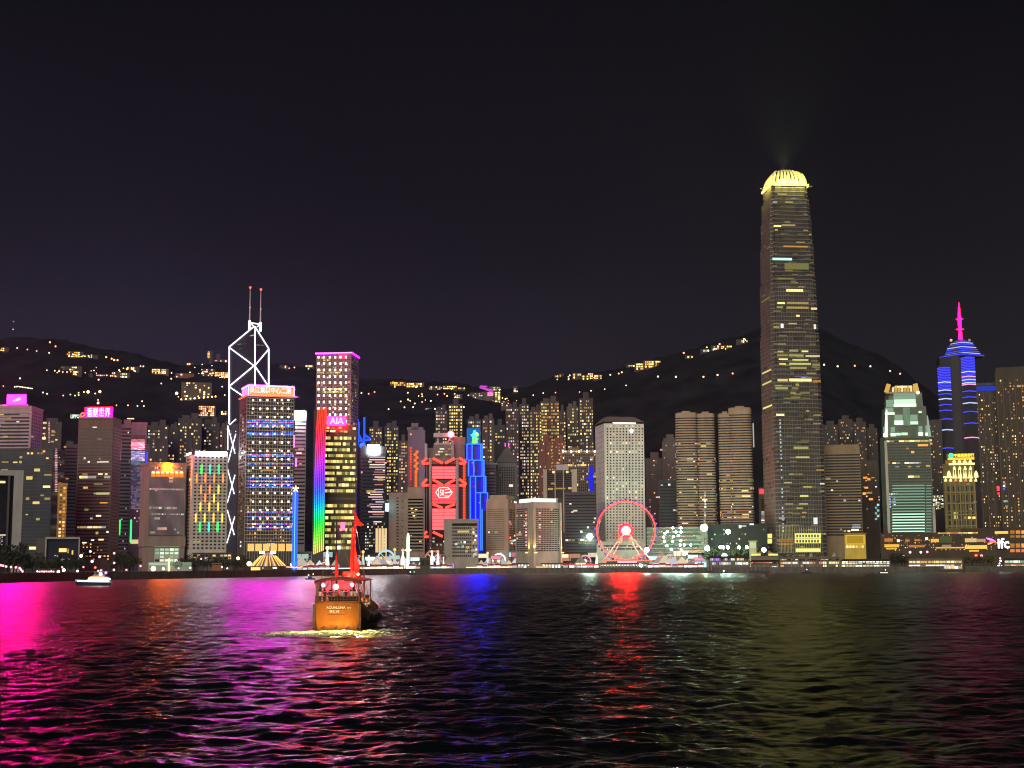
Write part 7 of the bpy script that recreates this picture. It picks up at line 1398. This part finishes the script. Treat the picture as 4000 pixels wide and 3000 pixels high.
for a_,b_ in (((0,14,18.8),(-3.6,7,5.0)),((0,14,18.8),(3.7,7,5.0)),((-.9,3.2,16.5),(-3.4,.3,5.3)),((-.9,3.2,16.5),(3.4,.3,5.3)),((0.1,14,18.8),(.3,23,8.6))): mb.tube([a_,b_],.035,0,4)
mb.obj('rigging',ropem,JK)
mb=MB().tube([(4.0,9,4.4),(3.95,9,7.6)],.05,0,5); mb.tube([(3.4,.6,7.6),(3.9,.6,5.4),(4.15,1.5,3.6)],.05,0,5); mb.obj('side_rope',ropem,JK)
# lamps carried by the junk
def blamp(x,y,z,r,m,energy,col,name='lamp'):
    o=MB().ball((x,y,z),r,0,10,6).obj(name,m,JK); ld=bpy.data.lights.new(name,'POINT'); ld.energy=energy; ld.color=col; ld.shadow_soft_size=r; link(name+'_light',ld,JK,(x,y-r-.12,z)); return o
L_RB=em('boat_red',(1,.10,.09),18); L_WB=em('boat_warm',(1,.85,.52),9)
blamp(-2.25,.1,7.05,.30,L_RB,12,(1,.06,.05)); blamp(2.25,.1,7.1,.30,L_RB,12,(1,.06,.05)); blamp(-.28,0,6.8,.42,L_WB,90,(1,.75,.42))
for (x,y,z,e) in ((-.2,11.2,8.9,1500),(1.4,12.6,11.5,900),(.9,12.4,15.5,500),(-.9,1.6,9.0,200),(0,6,7.2,8)):
    MB().ball((x,y,z),.10,0,8,5).obj('mast_lamp',em('boat_red_small',(1,.05,.03),4),JK); ld=bpy.data.lights.new('mast_light','POINT'); ld.energy=e; ld.color=(1,.10,.06); ld.shadow_soft_size=.15; link('mast_light',ld,JK,(x,y-.3,z))
blamp(3.0,1,8.7,.22,em('boat_orange',(1,.30,.16),9),60,(1,.3,.15)); blamp(3.55,1.6,4.9,.16,em('boat_red_small',(0,0,0),1),25,(1,.05,.03))
for x in (-1.9,0,1.9):
    MB().box(x-.18,x+.18,-2.3,-2.0,.45,.75).bar((x,-.3,.8),(x,-2.0,.6),.08).obj('waterline_lamp',trim,JK)
    ld=bpy.data.lights.new('waterline_light','SPOT'); ld.energy=210; ld.color=(1,.62,.12); ld.shadow_soft_size=.15; ld.spot_size=math.radians(125); ld.spot_blend=.7; l=link('waterline_light',ld,JK,(x,-2.35,.85)); l.rotation_euler=Vector((0,2.3,1.7)).to_track_quat('-Z','Y').to_euler()
for x in (-2.4,0,2.4):
    ld=bpy.data.lights.new('stern_light','SPOT'); ld.energy=20000; ld.color=(1,.84,.20); ld.spot_size=math.radians(72); ld.spot_blend=.6; ld.shadow_soft_size=.2; l=link('stern_light',ld,JK,(x,-.9,5.6)); l.rotation_euler=Vector((x*.8,-4.2,-5.2)).to_track_quat('-Z','Y').to_euler()
MB().box(-.3,.3,-.9,-.5,5.55,5.85).bar((0,.1,5.3),(0,-.6,5.7),.1).obj('stern_lamp',trim,JK)
# ---- people on the stern deck
def body_mesh(pose,cloth_m,leg_m,skin_m,hgt):
    J={'pelvis':(0,0,.95),'chest':(0,.0,1.32),'neck':(0,.01,1.50),'head':(0,.0,1.62),'top':(0,0,1.74)}
    v=[J['pelvis'],(0,0,1.15),J['chest'],J['neck'],J['head'],J['top']]; rad=[.155,.135,.165,.062,.098,.07]; e=[(0,1),(1,2),(2,3),(3,4),(4,5)]
    def chain(start,pts,rs):
        p=start
        for q,r in zip(pts,rs): v.append(q); rad.append(r); e.append((p,len(v)-1)); p=len(v)-1
        return p
    for s in (-1,1):
        chain(0,[(s*.10,0,.86),(s*.12,-.02 if s>0 else .03,.48),(s*.12,.02,.10),(s*.13,-.13,.05)],[.10,.066,.045,.04])
        if pose==0: arm=[(s*.21,0,1.40),(s*.27,.02,1.12),(s*.26,-.10,.88)]
        elif pose==1: arm=[(s*.21,0,1.40),(s*.30,-.08,1.16),(s*.22,-.34,1.10)]
        else: arm=[(s*.21,0,1.40),(s*.27,.0,1.13),(s*.24,-.08,.9)] if s<0 else [(s*.21,0,1.40),(s*.33,-.12,1.50),(s*.20,-.26,1.68)]
        w=chain(2,arm,[.060,.046,.034]); a=Vector(arm[-1]); d=(a-Vector(arm[-2])).normalized(); sd=d.orthogonal().normalized()
        palm=tuple(a+d*.06); v.append(palm); rad.append(.030); e.append((w,len(v)-1)); pi=len(v)-1
        for f in range(4): o=sd*(f-1.5)*.021; q1=a+d*(.10+.008*(f in (1,2)))+o; q2=q1+d*.045+d.cross(sd)*.015; chain(pi,[tuple(q1),tuple(q2)],[.009,.007])
        chain(pi,[tuple(a+d*.05+sd*.045),tuple(a+d*.085+sd*.058)],[.010,.008])
    me=bpy.data.meshes.new('person'); me.from_pydata(v,e,[]); o=bpy.data.objects.new('person_tmp',me); COL.objects.link(o)
    md=o.modifiers.new('s','SKIN'); sk=me.skin_vertices[0].data
    for i,r in enumerate(rad): sk[i].radius=(r,r*(.72 if i<3 else 1))
    sk[0].use_root=True; o.modifiers.new('u','SUBSURF').levels=1
    dg=bpy.context.evaluated_depsgraph_get(); dg.update(); m=bpy.data.meshes.new_from_object(o.evaluated_get(dg)); bpy.data.objects.remove(o)
    for mm in (skin_m,cloth_m,leg_m): m.materials.append(mm)
    for p in m.polygons:
        c=p.center; p.use_smooth=True
        p.material_index=0 if c.z>1.47 and abs(c.x)<.16 else (2 if c.z<.93 and abs(c.x)<.19 else (0 if (Vector((abs(c.x),c.y,c.z))-Vector((.24,-.1,.88))).length<.16 or c.y<-.2 else 1))
    return m
skin=mat('skin',(.42,.25,.17),.6,0,.05); hairm=mat('hair_black',(.012,.01,.009),.6); 
cl=[mat('shirt_white',(.6,.58,.55)),mat('shirt_black',(.02,.02,.022)),mat('shirt_lilac',(.35,.28,.42)),mat('jacket_maroon',(.16,.03,.03)),mat('dress_cream',(.5,.42,.32)),mat('jacket_navy',(.03,.04,.09))]; tr_=mat('trousers_dark',(.03,.03,.04))
PPL=[(-3.1,2.0,1,1,'black top behind the white shirt at the left junk rail'),(-1.7,2.8,0,3,'maroon jacket deep inside the left half of the junk deck'),(-.8,3.4,2,4,'cream top raising an arm behind the warm junk lamp'),(.1,3.0,0,0,'white shirt at the back of the junk deck near the middle'),(1.5,3.3,1,5,'navy jacket at the back right of the junk deck'),(2.2,2.6,0,2,'lilac shirt behind the right red junk lamp'),(-2.9,.75,0,0,'white shirt leaning at the left end of the junk stern rail'),(-2.1,.9,1,1,'black top holding the junk stern rail, second from the left'),(-1.25,1.5,0,5,'navy jacket just left of the warm junk lamp'),(-.35,.8,1,3,'maroon jacket right under the warm junk lamp'),(.45,1.9,2,2,'lilac shirt raising one hand, right of the warm junk lamp'),(1.15,.8,0,1,'black top in the middle right of the junk stern rail'),(1.9,1.6,2,0,'white shirt raising one hand under the right red junk lamp'),(2.6,.8,1,4,'cream top at the right part of the junk stern rail'),(3.0,2.8,0,5,'navy jacket at the right rear corner of the junk deck'),(-2.6,3.0,0,4,'cream top further inside at the left of the junk deck')]
for i,(x,y,ps,c,l) in enumerate(PPL):
    wp=JK.matrix_basis@Vector((0,0,0)); ca,sa=math.cos(-.055),math.sin(-.055); X=.89*x; Yv=.89*y
    p=link('person',body_mesh(ps,cl[c],tr_,skin,1.7),None,(JUNK[0]+ca*X-sa*Yv,JUNK[1]+sa*X+ca*Yv,4.36*.89),(0,0,random.uniform(-.5,.5)+(math.pi if i%3==1 else 0)))
    tag(p,'person in a '+l if ('shirt' in l[:14] or 'jacket' in l[:16] or 'top' in l[:12]) else 'person '+l,'person')
    MB().ball((0,.015,1.66),.125,0,10,6,.95).obj('hair',hairm,p,smooth=True)
# ---- foam of the wake
rf=random.Random(3); mb=MB()
def foam(cx,cy,sx,sy,n,hmax):
    for _ in range(n):
        gx_,gy_=rf.gauss(0,.46),rf.gauss(0,.46); r=min(1.6,math.hypot(gx_,gy_)); s=rf.uniform(.10,.42)*(1.2-r*.5)
        mb.ball((cx+sx*gx_,cy+sy*gy_,rf.uniform(-.03,.10)+.14*max(0,1-r)),s,0,6,4,rf.uniform(.25,.5))
X0=JUNK[0]
foam(X0+.3,JUNK[1]-4.5,3.6,2.8,420,.5); foam(X0-.5,JUNK[1]-7.5,7.8,6.4,1500,.4); foam(X0-4.5,JUNK[1]-11,5.5,2.2,170,.3); foam(X0+6.6,JUNK[1]+.5,1.5,1.5,60,.3); foam(X0+4.6,JUNK[1]-2.4,1.0,1.2,36,.3)
fm=mat('foam_white',(.34,.34,.29),.8,0,.2,2); tag(mb.obj('wake_foam',fm),kind='stuff')
# ---- white motor yacht on the left
Yy=672; Yx=P(366,2285,Yy).x; YT=thing('motor_yacht','white motor yacht with a glowing blue white side, crossing left of the skyline','yacht',(Yx,Yy,0),.04); k_=Yy/FPX
wm=mat('yacht_white',(.72,.74,.76),.3); nv=mat('yacht_navy',(.02,.025,.05),.3)
mb=MB(); secs=[(-8.6,.10,3.0),(-7.6,1.0,2.9),(-5,1.9,2.75),(0,2.25,2.55),(5,2.25,2.4),(8.2,2.1,2.3)]
for x,hb,hz_ in secs: mb.v+=[(x,-hb,hz_-.95),(x+(.9 if x<-5 else 0),-hb*.8,-.5),(x+(.9 if x<-5 else 0),hb*.8,-.5),(x,hb,hz_-.95)]
for i in range(5):
    for q in range(3): a=i*4+q; mb.f.append((a,a+1,a+5,a+4)); mb.m.append(0)
    a=i*4; mb.f.append((a+3,a,a+4,a+7)); mb.m.append(0)
mb.f.append((20,21,22,23)); mb.m.append(0); mb.f.append((3,2,1,0)); mb.m.append(0)
mb.obj('lower_hull',nv,YT)
mb=MB()
for x,hb,hz_ in secs: mb.v+=[(x,-hb,hz_-.94),(x-.15,-hb*1.03,hz_),(x-.15,hb*1.03,hz_),(x,hb,hz_-.94)]
for i in range(5):
    for q in range(3): a=i*4+q; mb.f.append((a+1,a,a+4,a+5)); mb.m.append(0)
mb.f.append((20,21,22,23)); mb.m.append(0); mb.f.append((3,2,1,0)); mb.m.append(0); mb.obj('upper_hull',wm,YT)
MB().prism([(-7.4,-1.35),(-4.6,-2.05),(0,-2.42),(7.6,-2.40),(7.6,-2.30),(0,-2.31),(-4.6,-1.95),(-7.4,-1.25)],1.9,2.5).obj('light_band',em('yacht_ice',(.62,.86,1),3),YT)
MB().prism([(-3.2,-1.6),(7.2,-1.7),(7.2,1.7),(-3.2,1.6)],2.45,4.1,0,[(-1.8,-1.4),(7,-1.5),(7,1.5),(-1.8,1.4)]).obj('cabin',wm,YT); MB().box(-2.0,2.2,-1.72,-1.64,3.0,3.9).obj('cabin_window',em('yacht_lime',(.95,.95,.45),3),YT); MB().box(1.6,8.2,-2.0,-1.85,2.65,3.3).obj('cockpit_light',em('yacht_white_glow',(1,.97,.92),4),YT)
MB().prism([(-1.2,-1.3),(5.5,-1.4),(5.5,1.4),(-1.2,1.3)],4.15,5.2,0,[(.2,-1.1),(5.2,-1.2),(5.2,1.2),(.2,1.1)]).obj('flybridge',mat('yacht_grey',(.3,.3,.32)),YT); MB().box(.2,5.5,-1.3,1.3,6.3,6.45).bar((.6,1,5.2),(.6,1,6.3),.1).bar((5,1,5.2),(5,1,6.3),.1).bar((.6,-1,5.2),(.6,-1,6.3),.1).bar((5,-1,5.2),(5,-1,6.3),.1).obj('hardtop',wm,YT)
MB().ball((3.4,-1.3,5.5),.75,0,10,6).obj('deck_lamp',em('yacht_lamp',(1,.97,.9),7),YT); MB().ball((5.8,-1,6.0),.6,0,10,6).obj('stern_lamp',em('yacht_violet',(.45,.15,1),5),YT); MB().bar((4,0,6.4),(4,0,8),.12).obj('aerial',wm,YT); MB().box(-1.5,5,-1.45,-1.3,4.2,4.35).obj('orange_strip',em('yacht_orange',(1,.35,.1),2),YT)
# ---- small craft
def sampan(px,py,L,label,mats_,w=1.0):
    hy=2215-.005*px; Y=HCAM*FPX/(py-hy); t=thing('small_boat',label,'boat',(P(px,py,Y).x,Y,0),0)
    mb=MB(); ss=[(-L/2,.15,1.3),(-L*.3,.8,.95),(0,1.0,.8),(L*.3,.9,.9),(L/2,.5,1.2)]
    for x,hb,z in ss: mb.v+=[(x,-hb,z),(x*.92,-hb*.7,-.3),(x*.92,hb*.7,-.3),(x,hb,z)]
    for i in range(4):
        for q in range(3): a=i*4+q; mb.f.append((a,a+1,a+5,a+4)); mb.m.append(0)
        a=i*4; mb.f.append((a+3,a,a+4,a+7)); mb.m.append(0)
    mb.f+=[(16,17,18,19),(3,2,1,0)]; mb.m+=[0,0]; mb.obj('hull',mats_[0],t)
    MB().box(-L*.22,L*.2,-.8,.8,.8,2.0).box(-L*.26,L*.24,-.95,.95,2.05,2.2).obj('cabin',mat('boat_shade',(.05,.045,.05)),t)
    if mats_[1]: MB().box(-L*.4,L*.4,-1.08,-.98,.25,.6).obj('light_strip',mats_[1],t)
    for k,(x,z,m) in enumerate(mats_[2]): MB().tube([(x,0,2.1),(x,0,z)],.06,0,5).obj('lamp_post',black,t); MB().ball((x,-.2,z),.45,0,8,5).obj('lamp',m,t)
    return t
bh=mat('boat_hull_dark',(.03,.03,.045))
sampan(1211,2265,6.0,'small dark boat with a blue lit side and two pale lamps left of the junk',(bh,em('boat_blue_strip',(.03,.06,1),2.5),((-.9,3.0,em('boat_peach',(1,.75,.55),2.5)),(2.0,3.6,em('boat_peach',(0,0,0),1)))))
sampan(1607,2245,9,'low boat with a white lamp right of the junk near the far quay',(bh,None,((-1,2.6,L_LAMP),(2.5,2.6,em('boat_green',(.1,1,.4),3)))))
sampan(3152,2240,9,'dark boat with one pale lamp moored before the broad cream windowed pier',(bh,None,((0,3.4,em('boat_peach',(0,0,0),1)),)))
sampan(3452,2239,8,'dark boat with a white side light before the white lit pier',(bh,em('boat_white_strip',(1,.95,.85),2.5),((1.5,2.8,LWS),)))
sampan(2834,2242,8,'low boat with a bluish white side light before the violet windowed pier',(bh,em('boat_ice_strip',(.7,.85,1),5),((-1.5,2.6,LWB),)))
# ================================================================== night haze over the harbour
hz=MB().box(-4600,4600,-60,4900,-40,900).obj('haze',[])
m=bpy.data.materials.new('night_haze'); m.use_nodes=True; n=m.node_tree; n.nodes.clear(); o_=n.nodes.new('ShaderNodeOutputMaterial'); v=n.nodes.new('ShaderNodeVolumePrincipled')
v.inputs['Color'].default_value=(.42,.52,.85,1); v.inputs['Density'].default_value=.000027; v.inputs['Anisotropy'].default_value=.3; n.links.new(v.outputs[0],o_.inputs['Volume'])
hz.data.materials.clear(); hz.data.materials.append(m); tag(hz,kind='stuff')
